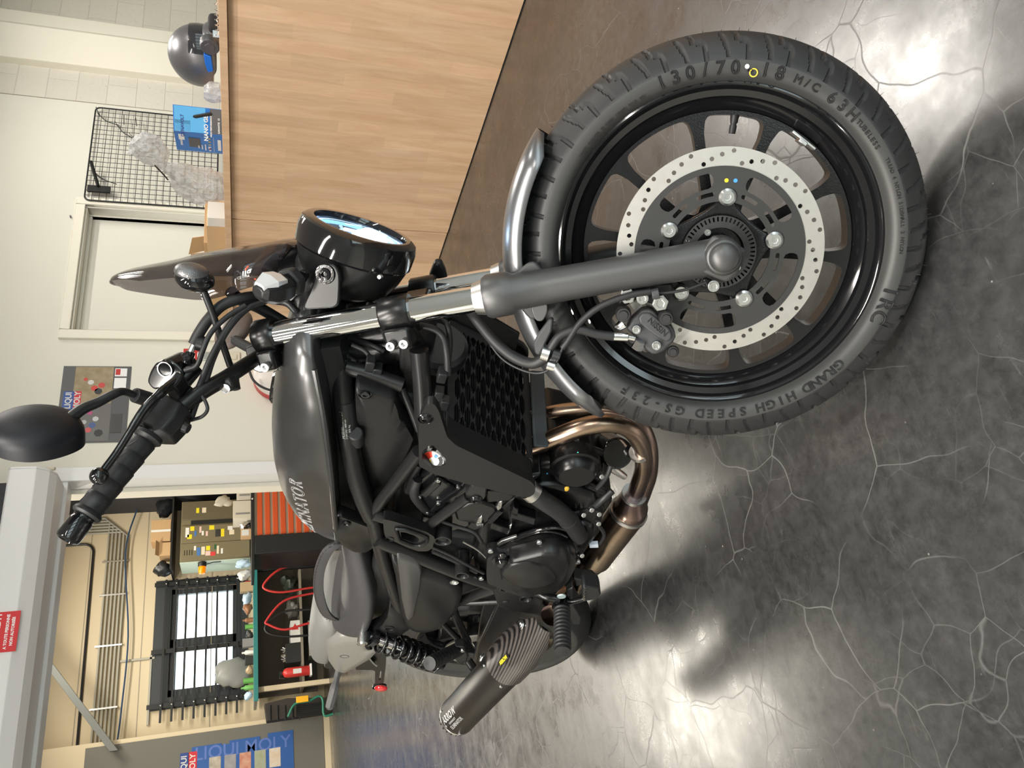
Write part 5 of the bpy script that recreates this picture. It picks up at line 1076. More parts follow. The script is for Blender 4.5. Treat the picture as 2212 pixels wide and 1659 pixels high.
# indicators either side
for s2 in (-1, 1):
    P0 = ST(636, 606, -.112); P1 = ST(604, 622, -.150); P2 = ST(556, 632, -.190)
    q0, q1, q2 = [V(p[0], -s2 * p[1] if s2 > 0 else p[1], p[2]) if s2 < 0 else V(p[0], -p[1], p[2]) for p in (P0, P1, P2)]
    f = MB(); f.tube([q0, q0 + (q1 - q0) * .5], [.026, .024], 6); tsb = part(f, 'indicator_stalk', Mt['rubber'], None, True, bevel=.004)
    f = MB(); ax = nrm(q2 - q1); up = nrm(V(0, 0, 1) - ax * ax[2]); fx = np.cross(ax, up); fx = fx if fx[0] > 0 else -fx
    secs = []
    for t, w_, h_ in ((-.35, .016, .020), (0, .020, .024), (.45, .020, .024), (.85, .014, .018), (1.0, .008, .010)):
        c_ = q1 + (q2 - q1) * t; secs.append([c_ + fx * a * w_ + up * b_ * h_ for a, b_ in ((-1, -.5), (-.5, -1), (.6, -1), (1, -.45), (1, .45), (.6, 1), (-.5, 1), (-1, .5))])
    f.loft(secs); ts = part(f, 'indicator', Mt['plastic'], tsb, True, smooth=25, bevel=.0015)
    f = MB(); secs = []
    for t, w_, h_ in ((.05, .0205, .018), (.5, .0212, .020), (.95, .0125, .011)):
        c_ = q1 + (q2 - q1) * t; secs.append([c_ + fx * a * w_ + up * b_ * h_ for a, b_ in ((.5, -1), (1.05, -.9), (1.18, 0), (1.05, .9), (.5, 1))])
    f.loft(secs); part(f, 'indicator_lens', mat('clear_lens' if s2 < 0 else 'clear_lens_b', (.62, .63, .65), .08, metal=.3, coat=.8), tsb, True, smooth=20)
    P = [ST(*q, -.1) for q in ((612, 612), (632, 588), (655, 582), (662, 600), (640, 640), (626, 655))]; P = [V(p[0], s2 * .100, p[2]) for p in P]
    f = MB(); f.prism(rnd(P, .008, 3), (0, -s2 * .012, 0)); ib = part(f, 'indicator_bracket', Mt['satin'], None, True, bevel=.003)
    c0 = ST(661, 594, -.1); c0[1] = s2 * .101; f = MB(); f.lathe([(.0001, .004), (.0045, .004), (.006, .001), (.006, 0)], c0, (0, s2, 0), 16); part(f, 'bracket_bolt', Mt['engine_gloss'], ib, True)
# meter shell behind the screen
f = MB(); c0 = ST(645, 590, 0); f.lathe([(.0001, 0), (.052, 0), (.058, .012), (.05, .05), (.0001, .055)], c0 + V(-.01, 0, -.01), nrm(V(.55, 0, -.8)), 36); part(f, 'instrument_pod', Mt['plastic'], None, True)
f = MB(); c0 = fork_pt(1.0, 0); f.tube([c0 + V(.03, 0, -.07), c0 + V(.09, 0, -.02), c0 + V(.11, 0, .03)], .022, 16); part(f, 'instrument_stay', Mt['plastic'], None, True)

# ---- smoked screen ------------------------------------------------------------
cl_ = [(648, 523), (628, 519), (600, 520), (560, 524), (500, 532), (440, 544), (380, 560), (320, 572), (280, 581), (252, 592), (243, 603)]
eg_ = [(598, 588, .070), (585, 600, .085), (570, 607, .10), (545, 616, .118), (510, 627, .130), (470, 640, .132), (430, 645, .128), (370, 639, .112), (315, 631, .092), (275, 624, .066), (256, 616, .030)]
secs = []
def resamp(P, n):
    P = [np.asarray(p, float) for p in P]; S_ = spline(P, 6); d_ = [0]
    for a, b_ in zip(S_[:-1], S_[1:]): d_.append(d_[-1] + np.linalg.norm(b_ - a))
    t = np.linspace(0, d_[-1], n); A_ = np.array(S_); return [V(*[np.interp(q, d_, A_[:, k]) for k in range(3)]) for q in t]
Cc = resamp([ST(px, py, 0) for px, py in cl_], 30); Ee = resamp([ST(px, py, -w_) for px, py, w_ in eg_], 30)
for i in range(30):
    c_, e_ = Cc[i], Ee[i]; q = []
    t_ = i / 29; hood = max(0, 1 - t_ / .55)
    K = 16
    for th_ in (0, 1):
        rng_ = range(K + 1) if th_ == 0 else range(K, -1, -1)
        for j in rng_:
            u = -1 + 2 * j / K; au = abs(u)
            if i < 30:
                # centre channel between two ridges, then falls to the edge
                k_ = au ** 1.9; p = c_ * (1 - k_) + V(e_[0], 0, e_[2]) * k_
                p = V(p[0], (1 if u > 0 else -1) * abs(e_[1]) * math.sin(au * math.pi / 2) ** .9, p[2])
                ridge = .010 * hood * math.exp(-((au - .38) / .12) ** 2) - .012 * hood * math.exp(-(au / .22) ** 2)
                p = p + V(.75, 0, .5) * ridge
            q.append(p - V(.0022, 0, .001) * th_)
    secs.append(q)
f = MB(); f.loft(secs); scr = part(f, 'smoked_screen', Mt['smoke'], None, True, smooth=50)
# lower cowl of the screen reaching over the headlight
f = MB(); secs = []
for t_ in np.linspace(0, 1, 8):
    a = ST(628 + 30 * t_, 519 + 10 * t_ * t_, 0); b_ = ST(598 + 38 * t_, 600 + 14 * t_, -.095 + .03 * t_); q = []
    for j in range(13):
        u = -1 + 2 * j / 12; k_ = abs(u) ** 2; q.append(V(a[0] * (1 - k_) + b_[0] * k_, u * abs(b_[1]), a[2] * (1 - k_) + b_[2] * k_))
    secs.append(q + [p + V(-.0025, 0, -.001) for p in reversed(q)])
f.loft(secs); part(f, 'screen_cowl', Mt['gloss'], scr, True, smooth=60)
f = MB(); me = text_mesh('Puig', .020, .0004, bold=.0004, shear=.25)
def on_screen(px0, py0, px1, py1, y, me, nm, m_, lift=.003):
    a = ST(px0, py0, y); b_ = ST(px1, py1, y); ex_ = nrm(b_ - a); n_ = V(.35, -.9, .25); ey_ = nrm(np.cross(n_, ex_)); n_ = np.cross(ex_, ey_)
    f = MB(); f.mesh(me, onplane((a + b_) / 2 + n_ * lift, ex_, ey_, n_)); return part(f, nm, m_, scr, True, smooth=0)
on_screen(508, 600, 545, 588, -.112, me, 'lettering', Mt['white_txt'], .006)
me = text_mesh('SINCE 1964', .0062, .0003); on_screen(509, 606, 540, 598, -.118, me, 'lettering', Mt['white_txt'], .006)
f = MB(); a = ST(547, 588, -.115); f.tube(arc(a, .013, -2.0, .9, 12, nrm(V(-.2, 0, 1)), nrm(V(1, -.3, 0))), .0011, 6); part(f, 'logo_arc', mat('logo_orange', (.65, .08, .03)), scr, True)
# round meshed pod on a thin stalk in front of the screen
c0 = ST(421, 603, -.165)
f = MB(); f.ell(c0 + V(0, 0, 0), (.020, .034, .030), 24, 14, R=np.array([[1, 0, 0], [0, .7, .5], [0, -.5, .8]])); pod = part(f, 'reflector_pod', Mt['gloss'], None, True)
f = MB(); f.ell(c0 + V(.010, -.004, .004), (.015, .030, .026), 24, 14, R=np.array([[1, 0, 0], [0, .7, .5], [0, -.5, .8]])); part(f, 'pod_face', mat('pod_mesh_face', (.16, .16, .165), .25, metal=.7, bump=(600, .8, .001)), pod, True)
hose([(440, 628, -.165), (460, 680, -.160), (480, 740, -.150), (497, 790, -.135)], .0055, 'pod_stalk', Mt['blackpaint'], parent=pod)

# ---- handlebar and controls ---------------------------------------------------
BR = [V(-.385, 0, .985), V(-.395, .055, .984), V(-.402, .08, .985), V(-.416, .17, .994), V(-.438, .225, 1.013), V(-.492, .28, 1.045), V(-.588, .392, 1.062)]
def both(P, s2): return [V(p[0], s2 * p[1], p[2]) for p in P]
f = MB(); L_ = both(BR, -1)[::-1][:-1] + both(BR, 1); f.tube(spline(L_, 8), .0125, 20); hb0 = part(f, 'handlebar', Mt['satin'], None, True)
for s2 in (-1, 1):
    f = MB(); f.tube([V(-.392, s2 * .045, .945), V(-.392, s2 * .045, .985)], .019, 20); f.box((-.41, -.012, -.014), (-.37, .012, .022), R=np.eye(3), c=V(0, s2 * .045, .985)); part(f, 'bar_riser', Mt['engine'], hb0, True, bevel=.003)
    g0, g1 = both([BR[5]], s2)[0] + nrm(V(-.096, s2 * .112, .017)) * .005, both([BR[6]], s2)[0]
    gd = nrm(g1 - g0); Lg = np.linalg.norm(g1 - g0)
    g0 = g0 - gd * .0
    # ribbed rubber grip
    f = MB(); pr = [(.0001, -.002), (.0215, -.002), (.0225, .004), (.0182, .008)]
    nr = 5
    for k in range(nr): z_ = .010 + (Lg - .022) * k / nr; dz_ = (Lg - .022) / nr; pr += [(.0172, z_), (.0186, z_ + .002), (.0180, z_ + dz_ * .5), (.0172, z_ + dz_ - .0012)]
    pr += [(.0205, Lg - .010), (.0210, Lg - .006), (.0190, Lg - .003), (.0125, Lg - .002)]
    f.lathe(pr, g0, gd, 28); gp_ = part(f, 'grip', Mt['rubber'], hb0, True)
    for k in range(nr):       # chevron ribs moulded in
        for a_ in (0, 1, 2, 3):
            z_ = .012 + (Lg - .022) * (k + .15) / nr; bx_, by_, bz_ = basis(gd); an = a_ * math.pi / 2 + k * .15
            p0 = g0 + gd * z_ + (bx_ * math.cos(an) + by_ * math.sin(an)) * .0178; p1 = g0 + gd * (z_ + .014) + (bx_ * math.cos(an + .35) + by_ * math.sin(an + .35)) * .0178
            f = MB(); f.tube([p0, p1], .0011, 5); part(f, 'rib', Mt['rubber'], gp_, True)
    f = MB(); f.lathe([(.0001, -.002), (.0150, -.002), (.0150, .002), (.0165, .004), (.0165, .030), (.0150, .034), (.0110, .036), (.0100, .033), (.0001, .033)], g1 + gd * .001, gd, 28); part(f, 'bar_end_weight', Mt['gloss'], hb0, True)
    # switch housing
    h0 = g0 - gd * .034; f = MB(); up = nrm(V(0, 0, 1) - gd * gd[2]); fx = np.cross(gd, up); fx = fx if fx[0] > 0 else -fx
    secs = []
    for t, a_, b_, o_ in ((-.030, .017, .020, 0), (-.026, .022, .027, -.004), (.0, .025, .031, -.008), (.024, .025, .030, -.006), (.031, .021, .024, 0), (.033, .0185, .0185, 0)):
        c_ = h0 + gd * t + up * o_; secs.append([c_ + fx * a_ * u_ + up * b_ * v_ for u_, v_ in ((-1, -.6), (-.6, -1), (.5, -1), (1, -.55), (1, .5), (.6, 1), (-.6, 1), (-1, .6))])
    f.loft(secs); part(f, 'switch_housing', Mt['plastic'], hb0, True, smooth=30, bevel=.003)
    f = MB(); c_ = h0 - up * .042 + fx * .004; f.tube([c_ + up * .014, c_ - up * .004], [.010, .008], 8); part(f, 'switch_button', Mt['blackpaint'], hb0, True, bevel=.001)
    # lever perch + lever
    pc = h0 - gd * .048; f = MB(); f.tube([pc - gd * .012, pc + gd * .012], .0185, 20); f.prism([pc + fx * .012 + up * .012 - gd * .011, pc + fx * .048 + up * .006 - gd * .011, pc + fx * .048 - up * .008 - gd * .011, pc + fx * .012 - up * .012 - gd * .011], gd * .024); part(f, 'lever_perch', Mt['engine'], hb0, True, bevel=.003)
    lv = [pc + fx * .040 + gd * .002, pc + fx * .052 + gd * .030, pc + fx * .060 + gd * .065, pc + fx * .052 + gd * .100, pc + fx * .043 + gd * .135, pc + fx * .040 + gd * .168]
    f = MB(); f.tube(spline(lv, 6), [.0088] * 8 + [.0075] * 10 + [.0066] * 13, 14, flat=.75); lvp = part(f, 'brake_lever' if s2 < 0 else 'clutch_lever', Mt['gloss'], hb0, True)
    f = MB(); f.ell(lv[-1] + gd * .006, (.0125, .0125, .0125), 24, 14); part(f, 'lever_ball', Mt['gloss'], lvp, True)
    # mirror: rubber collar, bent stem, oval head
    s0 = pc + gd * .018 + up * .012
    if s2 < 0:
        p = [ST(352, 872, -.245), ST(318, 862, -.262), ST(290, 853, -.280)]; stem = [ST(290, 853, -.280), ST(266, 846, -.295), ST(245, 852, -.31), ST(210, 870, -.33), ST(178, 884, -.35), ST(150, 905, -.37)]
        mc = ST(80, 934, -.395); ang = 0
    else:
        p = [ST(552, 758, .27), ST(532, 748, .285), ST(506, 734, .30)]; stem = [ST(506, 734, .30), ST(495, 726, .31), ST(486, 720, .32)]
        mc = ST(505, 712, .34)
    f = MB(); f.tube(p, [.0100, .0115, .0112], 20); mcx = part(f, 'mirror_collar', Mt['rubber'], hb0, True, bevel=.0015)
    f = MB(); n_ = len(spline(stem, 6)); f.tube(spline(stem, 6), list(np.linspace(.0052, .0085, n_)), 14); part(f, 'mirror_stem', Mt['blackpaint'], mcx, True)
    if s2 < 0:
        # oval shell: flat glass side faces the rider, domed back faces forward
        nf = nrm(V(.93, -.12, .10)); ey_ = nrm(ST(150, 905, -.39) - ST(20, 950, -.40)); ey_ = nrm(ey_ - nf * (ey_ @ nf)); ex_ = np.cross(ey_, nf)
        f = MB(); vs = []; N1 = 12; N2 = 44
        for i in range(N1 + 1):
            t = math.pi / 2 * i / N1
            for j in range(N2):
                a = 2 * math.pi * j / N2; sx_ = .0535 * math.cos(a); sy_ = .060 * math.sin(a)
                if sy_ > 0: sx_ *= 1 - .25 * (sy_ / .060) ** 3
                vs.append(mc + ey_ * sy_ * math.sin(t) + ex_ * sx_ * math.sin(t) + nf * .030 * math.cos(t) ** .8 if math.cos(t) > 0 else mc + ey_ * sy_ + ex_ * sx_)
        for j in range(N2): a = 2 * math.pi * j / N2; sx_ = .0535 * math.cos(a); sy_ = .060 * math.sin(a); sx_ *= (1 - .25 * (sy_ / .060) ** 3) if sy_ > 0 else 1; vs.append(mc + ey_ * sy_ * .99 + ex_ * sx_ * .99 - nf * .014)
        fs = [(i * N2 + j, (i + 1) * N2 + j, (i + 1) * N2 + (j + 1) % N2, i * N2 + (j + 1) % N2) for i in range(N1 + 1) for j in range(N2)]
        f.add(vs, fs); f.f.append(tuple((N1 + 1) * N2 + j for j in range(N2))); f.mi.append(0)
        part(f, 'mirror', mat('mirror_shell', (.006, .007, .010), .5, spec=.35), mcx, True)
    else:
        f = MB(); f.ell(mc, (.020, .062, .040), 28, 14, R=np.column_stack([nrm(V(.7, -.5, .3)), nrm(V(.5, .8, .1)), nrm(V(-.3, .1, .9))])); part(f, 'mirror', mat('mirror_shell_lit', (.10, .075, .065), .35), mcx, True)  # brown of the light on this mirror put into its shell colour
# brake master cylinder with reservoir (right)
def RB(pts, y, th, name, m_, parent=hb0, bev=.003, st=True, rd=0, segs=2, dirn=1):
    P = [(ST if st else BK)(*q, y) for q in pts]
    if rd: P = rnd(P, rd, 3)
    f = MB(); f.prism(P, (0, th * dirn, 0)); return part(f, name, m_, parent, st, bevel=bev, segs=segs)
rs_ = RB([(316, 826), (322, 805), (333, 786), (352, 776), (372, 780), (392, 797), (398, 812), (388, 826), (362, 840), (330, 843)], -.205, .052, 'brake_reservoir', Mt['gloss'], rd=.006, bev=.004, segs=3)
f = MB(); c0 = ST(358, 797, -.2055); f.lathe([(.0001, .0015), (.0095, .0015), (.0105, .003), (.0125, .003), (.0130, 0)], c0, (0, -1, 0), 28); part(f, 'sight_glass', Mt['gloss'], rs_, True)
f = MB(); f.lathe([(.0108, .0035), (.0123, .0035)], c0, (0, -1, 0), 28); part(f, 'sight_ring', Mt['zinc'], rs_, True)
f = MB(); f.tube([ST(372, 845, -.20), ST(400, 815, -.19), ST(425, 790, -.175)], [.017, .015, .013], 16); mcy = part(f, 'master_cylinder', Mt['engine'], hb0, True, bevel=.002)
f = MB(); f.tube([ST(398, 776, -.19), ST(411, 768, -.185)], [.0095, .0085], 6); f.tube([ST(403, 786, -.185), ST(412, 760, -.178)], .0075, 12); part(f, 'banjo_bolt', Mt['engine_gloss'], mcy, True, bevel=.0008)
f = MB(); f.tube([ST(411, 762, -.178), ST(420, 742, -.172)], .0048, 10); part(f, 'hose_fitting', Mt['zinc'], mcy, True)
f = MB(); a = ST(426, 740, -.170); b_ = ST(442, 744, -.168); f.tube([a, b_], .0125, 16); part(f, 'hose_clip', Mt['plastic'], None, True, bevel=.001)
RB([(480, 822), (492, 815), (502, 828), (504, 842), (496, 848), (485, 843)], -.19, .02, 'bar_bracket', Mt['plastic'], rd=.004)
f = MB(); c0 = ST(488, 839, -.191); f.lathe([(.0001, .001), (.0055, .001), (.0062, .002), (.0075, .002), (.0078, 0)], c0, (0, -1, 0), 22); part(f, 'bracket_ring', Mt['zinc'], hb0, True)
f = MB(); f.tube([ST(505, 812, -.16), ST(507, 826, -.165), ST(511, 842, -.17)], [.0085, .0075, .0068], 12); part(f, 'brake_light_switch', Mt['plastic'], hb0, True, bevel=.001)
RB([(545, 800), (548, 782), (588, 775), (603, 790), (598, 802), (560, 806)], -.085, .05, 'ignition_bracket', Mt['steel'], bev=.003)
RB([(528, 752), (545, 746), (566, 748), (570, 765), (552, 776), (532, 772)], -.06, .05, 'clamp_block', Mt['blackpaint'], bev=.003)
# cables and hoses around the bars
hose([(418, 744, -.172), (430, 720, -.165), (450, 690, -.155), (480, 660, -.14), (520, 645, -.12), (560, 640, -.09), (600, 645, -.06), (640, 660, -.03)], .0088, 'brake_hose_top', Mt['rubber'])
for k, pts in enumerate(([(412, 905, -.235), (428, 860, -.22), (445, 820, -.205), (462, 770, -.19), (490, 715, -.165), (530, 670, -.13), (575, 650, -.10)], [(408, 880, -.235), (432, 830, -.215), (452, 780, -.20), (478, 730, -.175), (505, 690, -.15), (545, 660, -.12)], [(400, 800, -.20), (425, 790, -.20), (437, 760, -.195), (455, 720, -.18), (490, 685, -.155), (530, 660, -.13)])):
    hose(pts, .0050 - .0004 * k, 'control_cable', Mt['rubber'])
hose([(432, 850, -.225), (443, 866, -.23), (448, 885, -.235), (436, 900, -.24), (412, 908, -.24)], .0028, 'switch_wire', Mt['rubber'])
hose([(498, 630, -.12), (520, 648, -.10), (560, 665, -.08), (620, 700, -.06)], .010, 'wire_sleeve', Mt['plastic'])
hose([(590, 650, -.085), (620, 655, -.09), (640, 672, -.09), (660, 680, -.06)], .006, 'wire_sleeve', Mt['blackpaint'])
# ================================================================ frame-fixed parts of the motorcycle
def BP(pts, y, th, name, m_, parent=None, bev=.003, rd=0, segs=2, smooth=40):
    P = [BK(*q, y) for q in pts]
    if rd: P = rnd(P, rd, 4)
    f = MB(); f.prism(P, (0, th, 0)); return part(f, name, m_, parent, False, bevel=bev, segs=segs, smooth=smooth)
def dome(pts, y0, levels, name, m_, parent=None, rd=.01, smooth=60, sub=0):
    """raised cover: outline at y0, then (shrink, dy) rings growing outward (towards -y)"""
    P = rnd([BK(*q, y0) for q in pts], rd, 4); c = sum(P) / len(P); secs = [[p + V(0, .012, 0) for p in P]]
    for k, dy in levels: secs.append([c + (p - c) * k + V(0, dy, 0) for p in P])
    f = MB(); f.loft(secs); return part(f, name, m_, parent, False, smooth=smooth, sub=sub)
def BT_(pts, r, name, m_, parent=None, n=6, seg=16, cap=True):
    P = [np.asarray(BK(*q)) if len(q) == 3 else np.asarray(q) for q in pts]; P = [np.asarray(p, float) for p in P]
    f = MB(); f.tube(spline(P, n) if len(P) > 2 else P, r, seg, cap); return part(f, name, m_, parent)
bolt_n = 0
def bolt(p, d, r, name='bolt', parent=None, m_=None, hexn=20, h=.006):
    f = MB(); f.lathe([(.0001, h * .45), (r * .42, h * .45), (r * .5, h), (r * .88, h), (r, h * .8), (r, 0)], p, d, hexn); return part(f, name, m_ or Mt['zinc'], parent)
def mir(p): return V(p[0], -p[1], p[2])

# ---- fuel tank ----------------------------------------------------------------
STN = [(-.262, .935, .925, .030), (-.268, .948, .921, .060), (-.285, .958, .913, .092), (-.315, .966, .901, .116), (-.36, .973, .886, .136), (-.45, .979, .868, .150), (-.55, .979, .852, .152), (-.65, .973, .840, .146), (-.75, .958, .829, .132), (-.83, .936, .821, .114), (-.90, .905, .816, .092), (-.95, .872, .812, .072), (-.975, .846, .811, .055), (-.985, .826, .811, .040)]
xs = [s_[0] for s_ in STN]
SX_ = np.concatenate([np.linspace(-.262, -.315, 8)[:-1], np.linspace(-.315, -.90, 30)[:-1], np.linspace(-.90, -.985, 10)])
def tk(x, k): return float(np.interp(-x, [-a for a in xs], [s_[k] for s_ in STN]))
secs = []
for x in SX_:
    zt, zb, w = tk(x, 1), tk(x, 2), tk(x, 3); q = []; n = 44
    for j in range(n + 1):
        t = math.pi * j / n; c, s_ = math.cos(t), math.sin(t)
        v = (abs(s_) ** .85); u = (1 if c > 0 else -1) * abs(c) ** .80
        # shallow knee recess low on the flank, towards the rear
        kn = .016 * math.exp(-((x + .74) / .13) ** 2) * math.exp(-((v - .30) / .28) ** 2)
        kn -= .006 * math.exp(-((x + .56) / .10) ** 2) * math.exp(-((v - .62) / .2) ** 2)
        q.append(V(x, (w - kn) * u, zb + (zt - zb) * v))
    q += [V(x, -w * .92, zb - .004), V(x, w * .92, zb - .004)]
    secs.append(q)
f = MB(); f.loft(secs); tank = part(f, 'fuel_tank', Mt['tank'], None, False, smooth=70, sub=1)
for s2 in (-1, 1):   # seam flange along the lower edge
    P = [V(x, s2 * (tk(x, 3) + .004), tk(x, 2) - .001) for x in np.linspace(-.30, -.93, 26)]
    f = MB(); f.tube(P, .0055, 8, flat=1.0); part(f, 'seam_flange', Mt['tank'], tank)
f = MB(); secs = []
for x in np.linspace(-.30, -.92, 22):
    w = tk(x, 3) * .60; z = tk(x, 2) - .004; secs.append([V(x, -w, z), V(x, w, z), V(x, w * .8, z - .03), V(x, -w * .8, z - .03)])
f.loft(secs); part(f, 'tank_underside', Mt['blackpaint'], tank)
f = MB(); f.lathe([(.0001, .008), (.028, .008), (.032, .004), (.032, -.004)], (-.50, 0, .977), (0, 0, 1), 32); part(f, 'filler_cap', Mt['gloss'], tank)
# badge outline lettering laid on the flank
from mathutils.bvhtree import BVHTree
dg = bpy.context.evaluated_depsgraph_get(); bvh = BVHTree.FromObject(tank, dg)
def decal(s_, x0, z0, x1, z1, size, name, m_, outline, shear=0.0, tree=bvh, off=.0008, parent=tank, spacing=1.0):
    me = text_mesh(s_, size, 0, outline=outline, shear=shear, align='LEFT', spacing=spacing) if outline else text_mesh(s_, size, .0002, shear=shear, align='LEFT', spacing=spacing)
    vs = [np.array(v.co) for v in me.vertices]; wmax = max(v[0] for v in vs); L_ = math.hypot(x1 - x0, z1 - z0); d = V(x1 - x0, 0, z1 - z0) / L_; up = V(-d[2], 0, d[0])
    out = []
    for v in vs:
        p = V(x0, 0, z0) + d * (v[0] / wmax * L_) + up * v[1]
        hit = tree.ray_cast(Vector((p[0], -.6, p[2])), Vector((0, 1, 0)))
        if hit[0] is None: out.append(V(p[0], -.05, p[2]))
        else: n_ = np.array(hit[1]); n_ = n_ if n_[1] < 0 else -n_; out.append(np.array(hit[0]) + n_ * (off + v[2]))
    f = MB(); f.add(out, [tuple(p.vertices) for p in me.polygons]); return part(f, name, m_, parent, smooth=0)
decal('ELIMINATOR', -.930, .872, -.600, .9150, .036, 'badge', Mt['white_txt'], .00045, .20, spacing=1.15)

# ---- frame tubes ----------------------------------------------------------------
FR = Mt['frame']
for s2 in (-1, 1):
    mm = (lambda p: p) if s2 < 0 else mir
    def TB(pts, r, name='frame_tube', n=6, m_=FR, parent=None, seg=18):
        P = [mm(np.asarray(BK(*q))) for q in pts]; f = MB(); f.tube(spline(P, n) if len(P) > 2 else P, r, seg); return part(f, name, m_, parent)
    top = TB([(735, 775, -.040), (741, 850, -.078), (750, 930, -.105), (765, 1010, -.122), (786, 1078, -.130), (803, 1115, -.132)], .0190)
    TB([(803, 1108, -.132), (820, 1180, -.133), (838, 1240, -.133), (858, 1300, -.133), (876, 1350, -.13)], .0155)
    TB([(803, 1108, -.134), (850, 1048, -.138), (905, 975, -.145)], .0125)
    TB([(808, 1108, -.140), (880, 1132, -.145), (962, 1158, -.150)], .0150)
    TB([(922, 1138, -.150), (1012, 1072, -.158)], .0105)
    TB([(815, 1165, -.140), (900, 1200, -.142), (1000, 1240, -.145), (1065, 1262, -.14)], .0165)
    TB([(986, 1300, -.12), (1040, 1280, -.13), (1080, 1268, -.135)], .0135)
    TB([(990, 1302, -.118), (1040, 1300, -.125), (1090, 1298, -.13)], .0085)
    TB([(975, 1305, -.12), (990, 1345, -.13), (1010, 1385, -.135)], .0110)
    TB([(955, 1345, -.115), (985, 1375, -.13), (1008, 1392, -.135)], .0085)
    TB([(749, 794, -.055), (800, 808, -.062), (869, 832, -.070)], .0135)
    # head gusset and the flat-sided downtube
    P = [mm(BK(*q, -.045 if s2 < 0 else -.045)) for q in ((862, 742), (885, 745), (905, 758), (912, 800), (917, 880), (910, 905), (896, 900), (876, 850), (863, 800))]
    f = MB(); f.prism(P, (0, -s2 * .020, 0)); part(f, 'head_gusset', FR, None, bevel=.006, segs=3)
    TB([(905, 755, -.05), (912, 830, -.075), (916, 905, -.10), (925, 960, -.115)], .0165)
    TB([(868, 838, -.07), (888, 885, -.09), (905, 930, -.11)], .0065)
    # engine hanger at the end of the cross rod
    hp = [mm(BK(*q, -.162)) for q in ((1004, 1066), (1018, 1048), (1040, 1043), (1053, 1052), (1050, 1075), (1038, 1086), (1020, 1086), (1008, 1078))]
    f = MB(); f.prism(rnd(hp, .005, 3), (0, -s2 * .030, 0)); hg_ = part(f, 'engine_hanger', FR, None, bevel=.003)
    c0 = mm(BK(1028, 1078, -.1625)); f = MB(); f.lathe([(.0001, .002), (.0045, .002), (.006, .006), (.0085, .005), (.012, .002), (.0125, 0)], c0, (0, s2, 0), 20); part(f, 'hanger_bolt', Mt['engine_gloss'], hg_)
    P = [mm(BK(*q, -.155)) for q in ((1050, 1062), (1100, 1064), (1113, 1072), (1105, 1082), (1052, 1087))]
    f = MB(); f.prism(P, (0, -s2 * .025, 0)); part(f, 'hanger_arm', Mt['engine'], hg_, bevel=.004)
    # open tube ends (bosses)
    for (px, py, y_, r_) in ((956, 1168, -.168, .0190), (998, 1243, -.165, .0165), (1094, 1272, -.165, .0175), (1136, 1294, -.165, .0165)):
        c_ = mm(BK(px, py, y_)); f = MB(); f.lathe([(r_ * .70, .045), (r_ * .70, .0), (r_ * .78, -.002), (r_ * .95, -.002), (r_, .001), (r_, .055)], c_, (0, -s2, 0), 28); part(f, 'mount_boss', FR, None)
    # pivot plate
    P = [mm(BK(*q, -.150)) for q in ((1060, 1262), (1085, 1255), (1135, 1275), (1175, 1300), (1190, 1330), (1160, 1328), (1105, 1322), (1075, 1310), (1066, 1285))]
    f = MB(); f.prism(P, (0, -s2 * .028, 0)); pp_ = part(f, 'pivot_plate', Mt['plastic'], None, bevel=.005)
    if s2 < 0: f = MB(); f.lathe([(.0001, .002), (.006, .002), (.0075, .0008), (.0075, 0)], BK(1092, 1300, -.1505), (0, -1, 0), 18); part(f, 'plate_bolt', Mt['blackpaint'], pp_)
# steering head
f = MB(); a = BK(700, 772, 0); b_ = BK(882, 745, 0); dd = nrm(b_ - a); f.tube([a, a + dd * .012, b_ - dd * .012, b_], [.034, .030, .030, .034], 32); part(f, 'steering_head', FR)
f = MB(); f.tube([a - dd * .020, a], [.031, .034], 32); part(f, 'bearing_cup', Mt['steel'], None, bevel=.002)
f = MB(); f.tube([a - dd * .036, a - dd * .022], .021, 24); part(f, 'bearing_nut', Mt['zinc'], None, bevel=.003)
# label with small print round the tube
lbp = [BK(744, 862, -.083), BK(752, 935, -.107)]
f = MB(); f.tube(lbp, .0196, 24); lb0 = part(f, 'vin_label', Mt['blackpaint'], top)
ax = nrm(lbp[1] - lbp[0]); bvl = BVHTree.FromObject(lb0, bpy.context.evaluated_depsgraph_get())
m0, m1 = lbp[0] + (lbp[1] - lbp[0]) * .12, lbp[0] + (lbp[1] - lbp[0]) * .92
for k, (s_, sz, f0) in enumerate((('JML5EL450AADA191217', .0065, 0), ('57 kW (Hz) - 4000 min', .0042, .25), ('MAX 203 kg', .0040, .45))):
    dz = .0045 - .0058 * k
    try: decal(s_, m1[0] + (m0[0] - m1[0]) * 0, m1[2] + dz, m1[0] + (m0[0] - m1[0]) * (1 - f0), m1[2] + dz + (m0[2] - m1[2]) * (1 - f0), sz, 'label_print', Mt['white_txt'], 0, 0, bvl, .0004, lb0)
    except Exception as e: print('label', e)

